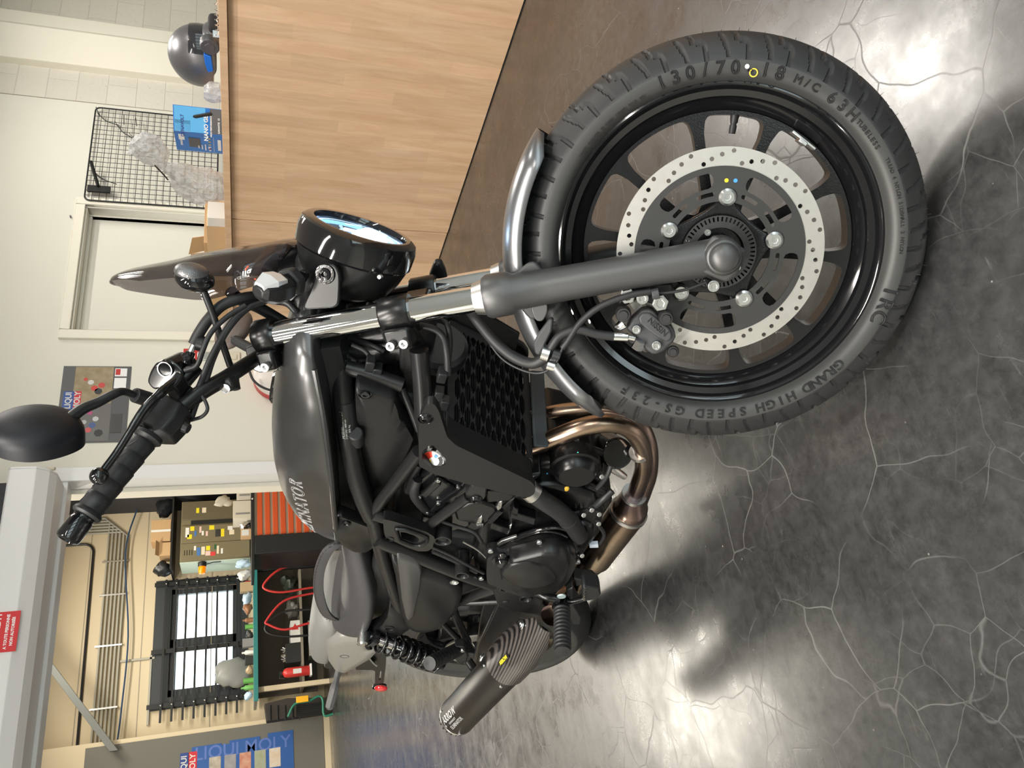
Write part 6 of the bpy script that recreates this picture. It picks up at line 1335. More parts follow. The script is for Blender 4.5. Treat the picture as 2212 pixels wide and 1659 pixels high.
# ---- airbox side covers ---------------------------------------------------------
ab = [(768, 820), (853, 845), (862, 868), (866, 888), (882, 905), (897, 932), (885, 960), (848, 1025), (804, 1079), (796, 1077), (785, 1035), (775, 945), (768, 860)]
sc = dome(ab, -.085, [(1, 0), (.985, -.012), (.955, -.017), (.62, -.020)], 'airbox_cover', Mt['plastic'], None, rd=.008)
P = rnd([mir(BK(*q, -.085)) for q in ab], .008, 4); f = MB(); f.prism(P, (0, .02, 0)); part(f, 'airbox_cover', Mt['plastic'], None, bevel=.006)
c0 = BK(789, 852, -.104); f = MB(); f.lathe([(.0001, .001), (.0035, .001), (.004, .003), (.0075, .003), (.009, -.001), (.0105, -.001), (.0115, .0012)], c0, (0, -1, 0), 22); part(f, 'cover_bolt', Mt['engine_gloss'], sc)
f = MB(); f.box((-.70, -.060, .62), (-.40, .060, .79)); part(f, 'airbox', Mt['blackpaint'], None, bevel=.02)
f = MB(); f.tube([BK(768, 935, -.12), BK(772, 955, -.11)], .014, 14); part(f, 'rubber_bung', Mt['rubber'], None, bevel=.003)

# ---- radiator, guard, shroud ----------------------------------------------------
rA, rB, rC, rD = V(-.372, .115, .672), V(-.405, .115, .505), V(-.462, -.135, .497), V(-.386, -.135, .668)
rB = rA + (rC - rD)
ex_ = nrm(rD - rA); ey_ = nrm(rB - rA - ex_ * ((rB - rA) @ ex_)); en_ = np.cross(ex_, ey_); en_ = en_ if en_[0] > 0 else -en_
W_ = np.linalg.norm(rD - rA); H_ = (rB - rA) @ ey_
RG = lambda u, v, d=0: rA + ex_ * u + ey_ * v + en_ * d
f = MB(); f.add([RG(u, v, d) for d in (-.034, -.010) for u, v in ((0, 0), (W_, 0), (W_, H_), (0, H_))], [(0, 1, 2, 3), (4, 5, 6, 7), (0, 1, 5, 4), (1, 2, 6, 5), (2, 3, 7, 6), (3, 0, 4, 7)]); rad_ = part(f, 'radiator', Mt['blackpaint'], None, smooth=0)
fm_ = mat('radiator_fins', (.010, .010, .011), .5)
f = MB()
for k in range(40):
    v = .006 + (H_ - .012) * k / 39; f.add([RG(u, v + a, d) for d in (-.010, -.004) for u, a in ((.004, -.0007), (.004, .0007), (W_ - .004, .0007), (W_ - .004, -.0007))], [(4, 5, 6, 7), (0, 1, 5, 4), (1, 2, 6, 5), (2, 3, 7, 6), (3, 0, 4, 7)])
o = part(f, 'cooling_fins', fm_, rad_, smooth=0); o['kind'] = 'stuff'
# guard: plate with staggered long hexagonal slots running across
loops = [rnd([(-.006, -.006), (W_ + .006, -.006), (W_ + .006, H_ + .006), (-.006, H_ + .006)], .008, 3)]
cw, chh = .0155, .0560
i = 0; v = .016
while v < H_ - .010:
    u = .010 + (-chh * .5 if i % 2 else 0)
    while u < W_:
        a, b_ = max(u, .010), min(u + chh - .0022, W_ - .010)
        if b_ - a > .010:
            w2 = cw * .46
            loops.append([(a, v), (a + (b_ - a) * .28, v + w2), (a + (b_ - a) * .72, v + w2), (b_, v), (b_ - (b_ - a) * .28, v - w2), (a + (b_ - a) * .28, v - w2)])
        u += chh
    v += cw * .5 + .0042; i += 1
f = MB(); f.mesh(plate([[(float(p[0]), float(p[1])) for p in lp] for lp in loops], .0022, 0), lambda p: RG(p[0], p[1], p[2] + .001)); gd_ = part(f, 'radiator_guard', mat('guard_black', (.020, .020, .021), .45), None, smooth=0)
bolt(RG(W_ - .004, H_ - .006, .003), en_, .0055, 'guard_bolt', gd_); bolt(RG(W_ - .006, .018, .003), en_, .004, 'guard_bolt', gd_)
sh_ = [(921, 873), (938, 872), (948, 888), (966, 944), (985, 962), (1060, 998), (1147, 1040), (1157, 1052), (1155, 1066), (1143, 1075), (1118, 1072), (1010, 1046), (934, 1023), (905, 1007), (904, 930), (908, 900)]
hole = [(926, 963), (912, 976), (911, 993), (935, 1012), (951, 1010), (964, 1003), (966, 996), (948, 975), (935, 962)]
def plate_xz(outer, holes, y0, th, name, m_, parent=None, bev=.0025, rd=.006):
    A_ = rnd([(p[0], p[2]) for p in [BK(*q, y0) for q in outer]], rd, 4); Hs = [rnd([(p[0], p[2]) for p in [BK(*q, y0) for q in h]], rd * .5, 3) for h in holes]
    me = plate_fill(A_, Hs, th); f = MB(); f.mesh(me, lambda p: V(p[0], y0 + p[2], p[1])); return part(f, name, m_, parent, smooth=35, bevel=bev)
shr = plate_xz(sh_, [hole], -.172, .016, 'radiator_shroud', Mt['plastic'], None, bev=.004)
f = MB(); P = [BK(*q, -.168) for q in ((966, 946), (985, 962), (1060, 998), (1147, 1040), (1150, 1048))]; f.add(P + [V(p[0] + .012, -.128, p[2] + .002) for p in P], [(i, i + 1, i + 6, i + 5) for i in range(4)]); part(f, 'shroud_return', Mt['plastic'], shr)
P = rnd([mir(BK(*q, -.172)) for q in sh_], .006, 3); f = MB(); f.prism(P, (0, -.016, 0)); part(f, 'radiator_shroud', Mt['plastic'], None, bevel=.004)
c0 = BK(919, 905, -.1725); f = MB(); f.lathe([(.0001, .001), (.004, .001), (.005, .004), (.008, .003), (.010, .001), (.0105, -.001), (.012, .0015), (.013, 0)], c0, (0, -1, 0), 24); part(f, 'shroud_bolt', Mt['engine_gloss'], shr)
c1 = BK(940, 985, -.150); f = MB(); f.lathe([(.0001, .012), (.020, .012), (.023, .009), (.023, -.012), (.015, -.014)], c1, nrm(V(.25, -.9, .35)), 32); rc_ = part(f, 'radiator_cap', Mt['chrome'], None)
for k, (a0_, a1_, cc_, r0_, r1_) in enumerate(((0, 6.283, (.82, .82, .80), 0, .0185), (.3, 1.7, (.75, .05, .02), .006, .0184), (1.8, 2.8, (.8, .5, .03), .004, .016), (3.6, 5.6, (.02, .02, .02), .012, .0184), (5.7, 6.2, (.1, .3, .7), .008, .015))):
    f = MB(); f.lathe([(max(r0_, .0001), .0125 + .0003 * k), (r1_, .0125 + .0003 * k)], c1, nrm(V(.25, -.9, .35)), 28, a0=a0_, a1=a1_) if k else f.lathe([(.0001, .0125), (r1_, .0125)], c1, nrm(V(.25, -.9, .35)), 28); part(f, 'cap_sticker', mat('cap_sticker_%d' % k, cc_, .4), rc_, smooth=0)
# lower bracket under the radiator, side screens
P = [BK(*q, -.02) for q in ((1133, 818), (1162, 812), (1168, 820), (1164, 940), (1142, 940), (1136, 930))]
f = MB(); f.prism([RG(.03, H_ + .006, .004), RG(W_ - .04, H_ + .006, .004), RG(W_ - .04, H_ + .030, .018), RG(.03, H_ + .030, .018)], en_ * .006); part(f, 'radiator_lower_bracket', mat('slate_painted', (.045, .055, .062), .5), None, bevel=.003)
f = MB(); f.prism([RG(-.01, -.01, -.01), RG(-.01, H_ * .9, -.01), RG(-.03, H_ * .8, .03), RG(-.03, .02, .04)], ex_ * -.006); part(f, 'side_deflector', Mt['blackpaint'], None, bevel=.003)

# ---- engine ----------------------------------------------------------------------
EN = Mt['engine']
def XZ(P, y0, y1, name, m_, parent=None, bev=.006, segs=2, smooth=40):
    f = MB(); f.prism([V(x, y0, z) for x, z in P], (0, y1 - y0, 0)); return part(f, name, m_, parent, bevel=bev, segs=segs, smooth=smooth)
crank = XZ([(-.545, .335), (-.53, .42), (-.54, .46), (-.60, .50), (-.72, .535), (-.84, .52), (-1.00, .47), (-1.04, .40), (-1.03, .33), (-.96, .29), (-.86, .268), (-.70, .268), (-.61, .29)], -.122, .130, 'crankcase', EN, bev=.012, segs=3)
XZ([(-.50, .46), (-.58, .60), (-.77, .55), (-.70, .49)], -.118, .118, 'cylinder_block', EN, bev=.006)
XZ([(-.515, .615), (-.50, .66), (-.56, .69), (-.74, .655), (-.77, .60), (-.72, .55), (-.56, .585)], -.125, .125, 'cylinder_head', Mt['engine_gloss'], bev=.006)
hc = [BK(860 + x / 6.38, 960 + y / 6.38, -.132) for x, y in ((285, 690), (500, 475), (560, 470), (785, 600), (770, 650), (560, 800), (500, 905), (410, 930), (330, 800))]
f = MB(); f.prism(hc, (0, .23, 0)); hcv = part(f, 'cam_cover', Mt['engine_gloss'], None, bevel=.007, segs=3)
f = MB(); f.prism([BK(860 + x / 6.38, 960 + y / 6.38, -.138) for x, y in ((300, 695), (520, 500), (600, 560), (380, 760))], (0, .01, 0)); part(f, 'cam_cover_panel', EN, hcv, bevel=.003)
for x, y in ((290, 700), (555, 475), (830, 570), (555, 790), (400, 920)): bolt(BK(860 + x / 6.38, 960 + y / 6.38, -.134), (0, -1, 0), .0045, 'cover_bolt', hcv, Mt['zinc'])
gk = [BK(860 + x / 6.38, 960 + y / 6.38, -.1365) for x, y in ((430, 930), (560, 800), (700, 700), (830, 620), (900, 530), (950, 545), (940, 620), (850, 690), (760, 730), (660, 800), (640, 860), (560, 900), (480, 950))]
f = MB(); f.prism(gk, (0, .05, 0)); part(f, 'head_flange', Mt['engine_gloss'], hcv, bevel=.002)
jj = [BK(860 + x / 6.38, 960 + y / 6.38, -.140) for x, y in ((760, 900), (960, 820), (1150, 800), (1340, 860), (1400, 960), (1240, 1080), (1180, 1150), (1060, 1110), (800, 1050))]
f = MB(); f.prism(jj, (0, .10, 0)); part(f, 'head_side_cover', EN, None, bevel=.006)
for cx, cy_, s_ in ((1395, 850, 1), (1120, 1065, 1)):
    P = [BK(860 + (cx + a * 60) / 6.38, 960 + (cy_ + b * 70) / 6.38, -.1435) for a, b in ((-.8, .3), (-.2, -.7), (.6, -1.1), (.8, -.6), (.6, .4), (0, 1), (-.5, .9))]
    f = MB(); f.prism(P, (0, .01, 0)); part(f, 'core_plug', Mt['zinc'], None, bevel=.002)
    f = MB(); f.lathe([(.0045, .002), (.0055, .002)], BK(860 + (cx - 25) / 6.38, 960 + cy_ / 6.38, -.1445), (0, -1, 0), 16); part(f, 'plug_ring', Mt['blackpaint'], None)
for k, (a, b_) in enumerate((((1420, 900), (1270, 1060)), ((1180, 1100), (1080, 1110)))):
    f = MB(); f.tube([BK(860 + a[0] / 6.38, 960 + a[1] / 6.38, -.142), BK(860 + b_[0] / 6.38, 960 + b_[1] / 6.38, -.142)], .006, 8); part(f, 'oil_line', Mt['engine_gloss'])
for k, P in enumerate((((1590, 870), (1659, 900), (1659, 1010), (1550, 960)), ((1280, 1080), (1540, 1180), (1520, 1250), (1260, 1160)), ((1560, 930), (1900, 1030), (1880, 1120), (1540, 1010)))):
    f = MB(); f.prism([BK(860 + x / 6.38, 960 + y / 6.38, -.144) for x, y in P], (0, .02, 0)); part(f, 'cooling_fin', EN, None, bevel=.002)
f = MB(); f.prism([BK(1060 + x / 5.183, 920 + y / 5.183, -.135) for x, y in ((190, 1130), (240, 1110), (225, 1160), (205, 1215))], (0, .02, 0)); part(f, 'cast_rib', Mt['steel'], None, bevel=.002)
# clutch cover
Z3 = lambda x, y: (960 + x / 5.529, 1140 + y / 5.529)
cc = [Z3(*q) for q in ((505, 255), (580, 225), (720, 235), (900, 190), (1080, 150), (1200, 128), (1380, 135), (1500, 190), (1572, 290), (1565, 380), (1480, 540), (1380, 650), (1200, 725), (1020, 742), (840, 715), (700, 655), (600, 610), (505, 575), (495, 420))]
cb3 = dome(cc, -.150, [(1, 0), (1, -.012), (.985, -.020)], 'clutch_cover', Mt['satin'], None, rd=.012, smooth=45)
inner = [Z3(*q) for q in ((760, 300), (1000, 240), (1200, 190), (1360, 190), (1480, 260), (1510, 340), (1440, 520), (1340, 630), (1180, 700), (1020, 720), (860, 690), (730, 620), (655, 520), (680, 470), (780, 440), (800, 360))]
dome(inner, -.170, [(1, 0), (.97, -.016), (.93, -.022)], 'clutch_cover_dome', Mt['satin'], cb3, rd=.012, smooth=60)
inn2 = [Z3(*q) for q in ((790, 420), (900, 400), (1020, 395), (1180, 430), (1300, 500), (1350, 580), (1300, 640), (1180, 690), (1020, 710), (870, 680), (740, 610), (670, 530), (700, 470))]
dome(inn2, -.190, [(1, 0), (.965, -.005), (.92, -.006)], 'clutch_cover_panel', Mt['satin'], cb3, rd=.02, smooth=60)
f = MB(); f.lathe([(.0001, .016), (.012, .016), (.016, .012), (.017, 0)], BK(*Z3(695, 370), -.172), (0, -1, 0), 24); f.ell(BK(*Z3(690, 330), -.190), (.009, .007, .009), 14, 8); part(f, 'oil_filler_cap', Mt['gloss'], cb3)
f = MB(); c0 = BK(*Z3(700, 395), -.171); f.lathe([(.0001, 0), (.024, 0), (.024, .002), (.021, .003), (.0001, .003)], c0, (0, -1, 0), 24); part(f, 'filler_seat', Mt['blackpaint'], cb3)
for x, y, y_ in ((1132, 158, -.165), (550, 262, -.165), (440, 590, -.15), (1290, 690, -.15), (950, 745, -.15), (1620, 300, -.13), (1590, 395, -.13)): bolt(BK(*Z3(x, y), y_), (0, -1, 0), .0062, 'cover_bolt', cb3)
# front of the crankcase: generator cover, bosses, oil filter, coloured marks
Z2 = lambda x, y: (1060 + x / 5.183, 920 + y / 5.183)
XZ([(-.500, .345), (-.490, .44), (-.515, .475), (-.56, .47), (-.57, .31), (-.54, .31)], -.098, .10, 'front_cover', EN, bev=.012, segs=3)
XZ([(-.60, .30), (-.66, .245), (-.84, .240), (-.90, .28), (-.80, .32)], -.06, .07, 'oil_sump', EN, bev=.008)
f = MB(); c0 = BK(*Z2(950, 480), -.105); f.lathe([(.0001, .02), (.034, .02), (.042, .012), (.044, 0), (.050, -.002), (.050, -.03)], c0, (0, -1, 0), 36); part(f, 'generator_cover', EN)
f = MB(); f.tube([BK(*Z2(1290, 230), .02), BK(*Z2(1420, 310), -.045)], .033, 32); of_ = part(f, 'oil_filter', Mt['gloss'], None, bevel=.004)
for q0, q1, r_ in (((1040, 225, -.08), (1240, 300, -.08), .007), ((1070, 475, -.10), (1200, 540, -.10), .007), ((1010, 510, -.10), (1130, 545, -.10), .006), ((1085, 655, -.11), (1270, 740, -.11), .0075), ((1000, 720, -.11), (1010, 900, -.12), .006), ((940, 710, -.11), (945, 900, -.12), .005), ((1110, 480, -.10), (1110, 300, -.09), .005)):
    BT_([Z2(q0[0], q0[1]) + (q0[2],), Z2(q1[0], q1[1]) + (q1[2],)], r_, 'cast_boss', EN)
for x, y, y_ in ((1015, 968, -.125), (1105, 912, -.12), (1188, 960, -.12), (1183, 1065, -.12), (1000, 1420, -.14), (1215, 540, -.105)):
    p = BK(*Z2(x, y), y_); f = MB(); f.tube([p, p + V(.012, -.014, 0)], .0055, 6); part(f, 'case_bolt', Mt['zinc'], None, bevel=.0008)
for x, y, c2 in ((1012, 330, (.7, .7, .7)), (1012, 352, (.7, .7, .7)), (1010, 376, (.7, .7, .7)), (1090, 348, (.8, .1, .35)), (1092, 372, (.8, .1, .35)), (1094, 397, (.8, .1, .35)), (975, 300, (.05, .6, .5)), (632, 535, (.05, .3, .6)), (590, 645, (.05, .3, .6))):
    p = BK(*Z2(x, y), -.1005); f = MB(); f.ell(p, (.0028, .0012, .0018), 8, 6); part(f, 'paint_mark', mat('mark_%d_%d' % (x, y), c2), None)
f = MB(); f.prism([BK(*Z2(x, y), -.06) for x, y in ((935, 160), (990, 150), (985, 255), (945, 265))], (0, .004, 0)); part(f, 'barcode_label', mat('pale_label', (.5, .5, .48)), None)
f = MB(); f.ell(BK(*Z2(845, 708), -.118), (.010, .004, .006), 12, 8); part(f, 'dipstick_mark', mat('amber_mark', (.7, .42, .04)), None)
# coolant hose from the radiator to the pump
cp_ = [BK(1148, 1062, -.140), BK(1172, 1080, -.146), BK(1205, 1102, -.146), BK(1232, 1128, -.142), BK(1252, 1158, -.135)]
f = MB(); f.tube(spline(cp_, 8), .0190, 22); part(f, 'coolant_hose', Mt['rubber'])
f = MB(); f.tube([cp_[0] + (cp_[0] - cp_[1]) * .3, cp_[0] + (cp_[1] - cp_[0]) * .25], .0212, 24); part(f, 'hose_clamp', Mt['steel'])
f = MB(); q_ = spline(cp_, 8); f.tube([q_[22], q_[24]], .0205, 24); part(f, 'hose_band', Mt['rubber'])
BT_([(1185, 1090, -.12), (1205, 1112, -.125), (1218, 1125, -.12)], .012, 'thermostat_stub', EN)
f = MB(); f.lathe([(.0001, .012), (.022, .012), (.027, .006), (.028, -.02)], BK(1255, 1135, -.118), (0, -1, 0), 28); part(f, 'water_pump', EN)
# wiring between frame and engine
for pts, r_, m_ in (([(902, 1035, -.13), (895, 1055, -.135), (898, 1075, -.135), (920, 1100, -.13), (950, 1120, -.12)], .010, 'rubber'), ([(905, 1000, -.12), (890, 1030, -.12), (882, 1060, -.12)], .009, 'frame'), ([(950, 1125, -.14), (990, 1138, -.145), (1025, 1150, -.15), (1040, 1170, -.15)], .004, 'rubber'), ([(930, 1180, -.14), (975, 1200, -.145), (1010, 1220, -.15), (1045, 1238, -.15)], .004, 'rubber'), ([(935, 1190, -.135), (985, 1212, -.14), (1030, 1235, -.145)], .006, 'rubber'), ([(1110, 1160, -.14), (1160, 1145, -.15), (1205, 1140, -.15), (1235, 1150, -.15)], .004, 'gloss'), ([(1105, 1168, -.14), (1160, 1150, -.15), (1200, 1150, -.15), (1225, 1160, -.15)], .003, 'gloss'), ([(1290, 1055, -.12), (1310, 1030, -.12), (1320, 1005, -.11)], .005, 'rubber'), ([(1290, 1130, -.12), (1305, 1155, -.12), (1296, 1175, -.12)], .004, 'rubber'), ([(1230, 1110, -.12), (1270, 1100, -.12), (1300, 1080, -.12), (1322, 1060, -.11)], .008, 'blackpaint'), ([(1000, 1170, -.13), (1035, 1190, -.135), (1060, 1215, -.14)], .0025, 'steel')):
    BT_(pts, r_, 'wiring' if r_ < .008 else 'hose', Mt[m_], seg=10)
P = [BK(1060 + x / 5.183, 920 + y / 5.183, -.150) for x, y in ((70, 1330), (120, 1290), (290, 1235), (300, 1250), (150, 1320), (90, 1350))]
f = MB(); f.prism(P, (0, .006, 0)); part(f, 'wire_clip', Mt['steel'], None, bevel=.001)
P = [BK(1060 + x / 5.183, 920 + y / 5.183, -.125) for x, y in ((1105, 1335), (1205, 1330), (1208, 1365), (1108, 1368))]
f = MB(); f.prism(P, (0, .010, 0)); part(f, 'connector_tag', mat('pale_blue_plastic', (.55, .62, .72), .4), None, bevel=.001)
f = MB(); f.tube([BK(*Z2(1330, 455), -.06), BK(*Z2(1400, 500), -.062), BK(*Z2(1500, 570), -.06)], [.007, .0085, .007], 12); part(f, 'oxygen_sensor', Mt['steel'], None, bevel=.001)
for pts, r_ in (([(880, 700, -.02), (930, 708, -.03), (955, 725, -.04), (965, 760, -.06), (968, 810, -.08)], .006), ([(940, 690, .0), (965, 700, -.02), (972, 740, -.04), (968, 780, -.06)], .005), ([(885, 745, -.05), (845, 735, -.06), (833, 715, -.04), (822, 690, -.02)], .008), ([(760, 745, -.03), (790, 760, -.04), (808, 790, -.055)], .004), ([(700, 735, .0), (730, 755, -.02), (770, 785, -.045)], .006), ([(755, 730, 0), (800, 745, -.02), (830, 760, -.03)], .005)):
    BT_(pts, r_, 'harness_cable', Mt['rubber'], seg=10)
for x, y, y_ in ((955, 810, -.08), (948, 850, -.08), (960, 870, -.09), (800, 785, -.06), (815, 800, -.06)):
    p = BK(x, y, y_); f = MB(); f.box((-.012, -.010, -.008), (.012, .010, .008), R=np.eye(3), c=p); part(f, 'connector', Mt['blackpaint'], None, bevel=.002)
f = MB(); f.lathe([(.0001, .02), (.045, .02), (.052, .012), (.052, -.01), (.03, -.02)], V(-.335, .01, .70), nrm(V(1, -.1, .1)), 30); part(f, 'horn', Mt['blackpaint'])

# ---- exhaust --------------------------------------------------------------------
m = bpy.data.materials.new('heat_tinted_titanium'); m.use_nodes = True; nt = m.node_tree; L = nt.links.new; b = nt.nodes['Principled BSDF']; tc = nt.nodes.new('ShaderNodeTexCoord')
tint = ramp(nz(6.5, 4, .6).outputs['Fac'], [(.30, (.17, .12, .13)), (.45, (.28, .20, .15)), (.60, (.38, .29, .22)), (.75, (.44, .39, .34))]).outputs[0]; L(tint, b.inputs['Base Color']); b.inputs['Metallic'].default_value = 1; b.inputs['Roughness'].default_value = .24
Mt['titan'] = m
hp1 = [(1135, 966, -.062), (1165, 958, -.062), (1205, 943, -.062), (1262, 922, -.060), (1318, 914, -.058), (1362, 928, -.056), (1386, 965, -.054), (1390, 1010, -.052), (1380, 1045, -.050), (1368, 1078, -.045)]
hp2 = [(1150, 905, .030), (1200, 893, .030), (1250, 887, .028), (1300, 885, .022), (1348, 895, .010), (1385, 925, -.005), (1402, 970, -.018), (1402, 1020, -.028), (1392, 1055, -.034), (1382, 1082, -.036)]
def exh(pts, r, n=8): P = [BK(*q) for q in pts]; f = MB(); q = spline(P, n); f.tube(q, r if not hasattr(r, '__len__') else list(np.interp(np.linspace(0, 1, len(q)), np.linspace(0, 1, len(r)), r)), 28); return f
h1 = part(exh(hp1, .0185), 'exhaust_header', Mt['titan']); h2 = part(exh(hp2, .0185), 'exhaust_header', Mt['titan'])
cp3 = [(1366, 1072, -.043), (1362, 1095, -.042), (1355, 1110, -.045)]
part(exh(cp3, [.026, .040, .043]), 'collector', Mt['titan'])
part(exh([(1355, 1108, -.045), (1320, 1155, -.052), (1284, 1204, -.060)], [.043, .0425, .042]), 'catalyst_pipe', Mt['titan'])
part(exh([(1286, 1202, -.060), (1276, 1216, -.062), (1262, 1234, -.066)], [.042, .034, .027]), 'cone', Mt['titan'])
part(exh([(1264, 1232, -.066), (1240, 1265, -.08), (1222, 1290, -.11), (1205, 1312, -.15), (1190, 1330, -.185)], .0255), 'link_pipe', Mt['titan'])
for q0, q1, r_ in (((1371, 1066, -.044), (1368, 1071, -.0435), .028), ((1359, 1103, -.044), (1356, 1108, -.045), .0445), ((1380, 975, -.054), (1382, 981, -.054), .0205)):
    f = MB(); f.tube([BK(*q0), BK(*q1)], r_, 28); part(f, 'weld_bead', Mt['steel'], h1)
MA = BK(1172, 1350, -.205); MZ = BK(983, 1552, -.245); MD = nrm(MZ - MA); ML = np.linalg.norm(MZ - MA)
mblk = mat('muffler_ceramic_black', (.013, .011, .010), .38)
f = MB(); f.lathe([(.0001, ML * .18), (.044, ML * .18), (.0545, ML * .27), (.0545, ML * .965), (.053, ML * .97)], MA, MD, 48); mf = part(f, 'silencer', mblk)
f = MB(); f.lathe([(.053, ML * .97), (.050, ML * .985), (.044, ML * 1.01), (.036, ML * 1.02), (.026, ML * 1.02), (.024, ML * .98), (.0001, ML * .95)], MA, MD, 48); part(f, 'end_cap', mat('end_cap_grey', (.10, .10, .10), .5), mf)
for k in range(22):
    a = 2 * math.pi * k / 22; bx_, by_, bz_ = basis(MD); rr_ = bx_ * math.cos(a) + by_ * math.sin(a); f = MB(); f.tube([MA + MD * ML * .985 + rr_ * .0515, MA + MD * ML * 1.012 + rr_ * .0445], .0022, 6); part(f, 'cap_rib', Mt['plastic'], mf)
f = MB(); f.lathe([(.0548, ML * .345), (.0560, ML * .350), (.0560, ML * .358), (.0548, ML * .363)], MA, MD, 48); part(f, 'steel_band', Mt['steel'], mf)
f = MB(); f.lathe([(.0548, ML * .955), (.0556, ML * .957), (.0556, ML * .966), (.0548, ML * .968)], MA, MD, 48); part(f, 'steel_band', Mt['steel'], mf)
# directions round the silencer facing the viewer
bx_, by_, _ = basis(MD); vd = nrm(BM.T @ (CO - BT) - MA); vo = nrm(vd - MD * (vd @ MD)); vu = np.cross(MD, vo); vu = vu if vu[2] > 0 else -vu
def rim_pt(t, a, r): return MA + MD * ML * t + (vo * math.cos(a) + vu * math.sin(a)) * r
for t, a in ((.39, .75), (.39, -.55), (.94, .85), (.94, .05), (.94, -.75)): bolt(rim_pt(t, a, .0543), vo * math.cos(a) + vu * math.sin(a), .0045, 'rivet', mf, Mt['zinc'], 14, .003)
# carbon heat shield with woven look
m = bpy.data.materials.new('carbon_weave'); m.use_nodes = True; nt = m.node_tree; L = nt.links.new; b = nt.nodes['Principled BSDF']; tc = nt.nodes.new('ShaderNodeTexCoord')
wv = nt.nodes.new('ShaderNodeTexWave'); wv.inputs['Scale'].default_value = 52; wv.inputs['Distortion'].default_value = .15; wv.bands_direction = 'Z'; L(tc.outputs['Object'], wv.inputs['Vector'])
cr2 = ramp(wv.outputs['Fac'], [(.3, (.010, .009, .009)), (.7, (.085, .075, .070))]); L(cr2.outputs[0], b.inputs['Base Color']); b.inputs['Roughness'].default_value = .30; b.inputs['Coat Weight'].default_value = .7; b.inputs['Coat Roughness'].default_value = .08
Mt['carbon'] = m
secs = []; NT = 16
for i in range(NT + 1):
    t = -.06 + .41 * i / NT; wA = 1.35 * (1 - .45 * max(0, (.06 - t) / .12)); r_ = .030 + .0300 * min(1, max(0, (t + .10) / .30)) ** .8
    secs.append([rim_pt(t, -wA + 2 * wA * j / 18, r_) for j in range(19)] + [rim_pt(t, wA - 2 * wA * j / 18, r_ - .002) for j in range(19)])
f = MB(); f.loft(secs); hs_ = part(f, 'heat_shield', Mt['carbon'], mf, smooth=60)
for px, py in ((1151, 1350), (1099, 1428)):
    p0 = BK(px, py, -.2); t = ((p0 - MA) @ MD) / ML; r_ = .030 + .0300 * min(1, max(0, (t + .10) / .30)) ** .8
    best = min((rim_pt(t, a, r_) for a in np.linspace(-1.2, 1.2, 40)), key=lambda q: np.linalg.norm(np.cross(nrm(q - BM.T @ (CO - BT)), nrm(BK(px, py, -.2) - BM.T @ (CO - BT)))))
    n_ = nrm(best - (MA + MD * ((best - MA) @ MD))); f = MB(); f.lathe([(.0001, .002), (.003, .002), (.0045, .005), (.0072, .005), (.0085, .003), (.0115, .003), (.012, 0)], best, n_, 24); part(f, 'shield_bolt', Mt['zinc'], mf)
def mtext(s_, t, a, size, m_, nm, bold=.0002, r=.0552, along=True, spacing=1.0, shear=0):
    me = text_mesh(s_, size, .0002, bold=bold, spacing=spacing, shear=shear); f = MB()
    f.mesh(me, lambda p: rim_pt(t, a + p[1] / r, r + p[2]) - MD * p[0]); part(f, nm, m_, mf, smooth=0)
f = MB(); f.add([rim_pt(t, a, .0612) for t, a in ((.165, .06), (.255, .06), (.255, .30), (.165, .30))] , [(0, 1, 2, 3)]); part(f, 'brand_plate', Mt['blackpaint'], mf, smooth=0)
mtext('ARROW', .21, .18, .0125, mat('yellow_print', (.75, .60, .03)), 'plate_lettering', .0004, .0616)
mtext('ARROW', .868, .34, .027, Mt['white_txt'], 'brand_lettering', .0008, .0548)
mtext('EXHAUST', .865, .02, .0085, Mt['white_txt'], 'small_lettering', .0001, .0548, spacing=1.5)
mtext('ELIMINATOR', .855, -.22, .0155, mat('grey_print', (.30, .30, .30)), 'model_lettering', .0005, .0548, shear=.2)
BT_([(1010, 1425, -.15), (1030, 1455, -.18), (1042, 1478, -.20)], .012, 'silencer_stay', Mt['satin'])

# ---- rear wheel, swingarm -------------------------------------------------------
RH = V(-1.52, 0, .323)
rt = tyre(.323, .075, .208, .055, RH, False, 'rear_tyre', False, nth=200)
def rear_rim():
    half = [(.209, .056), (.2095, .059), (.204, .060), (.198, .055), (.190, .045), (.178, .035), (.170, .012)]; outer = [(.176, .012), (.190, .03), (.203, .05)]
    pr = [(r, -w) for r, w in half] + [(r, w) for r, w in reversed(half)] + [(r, w) for r, w in reversed(outer)] + [(r, -w) for r, w in outer]
    f = MB(); f.lathe(pr, RH, (0, 1, 0), 96, closed=True); return part(f, 'rear_rim', Mt['rimgloss'], smooth=30)
rr0 = rear_rim(); spokes(RH, .178, .060, -.018, .034, 'spokes', False, SPK, parent=rr0)
f = MB(); f.lathe([(.0001, -.10), (.022, -.10), (.030, -.08), (.055, -.05), (.055, .05), (.022, .10), (.0001, .10)], RH, (0, 1, 0), 36); part(f, 'hub', Mt['spoke'], rr0)
f = MB(); f.mesh(plate([circ2(.120, 100), circ2(.085, 80)] + [circ2(.003, 8, (.110 * math.cos(R2(12 * k)), .110 * math.sin(R2(12 * k)))) for k in range(30)], .005, 0), lambda p: RH + V(p[0], -.088 + p[2], p[1])); part(f, 'rear_brake_disc', Mt['disc'], None, smooth=0)
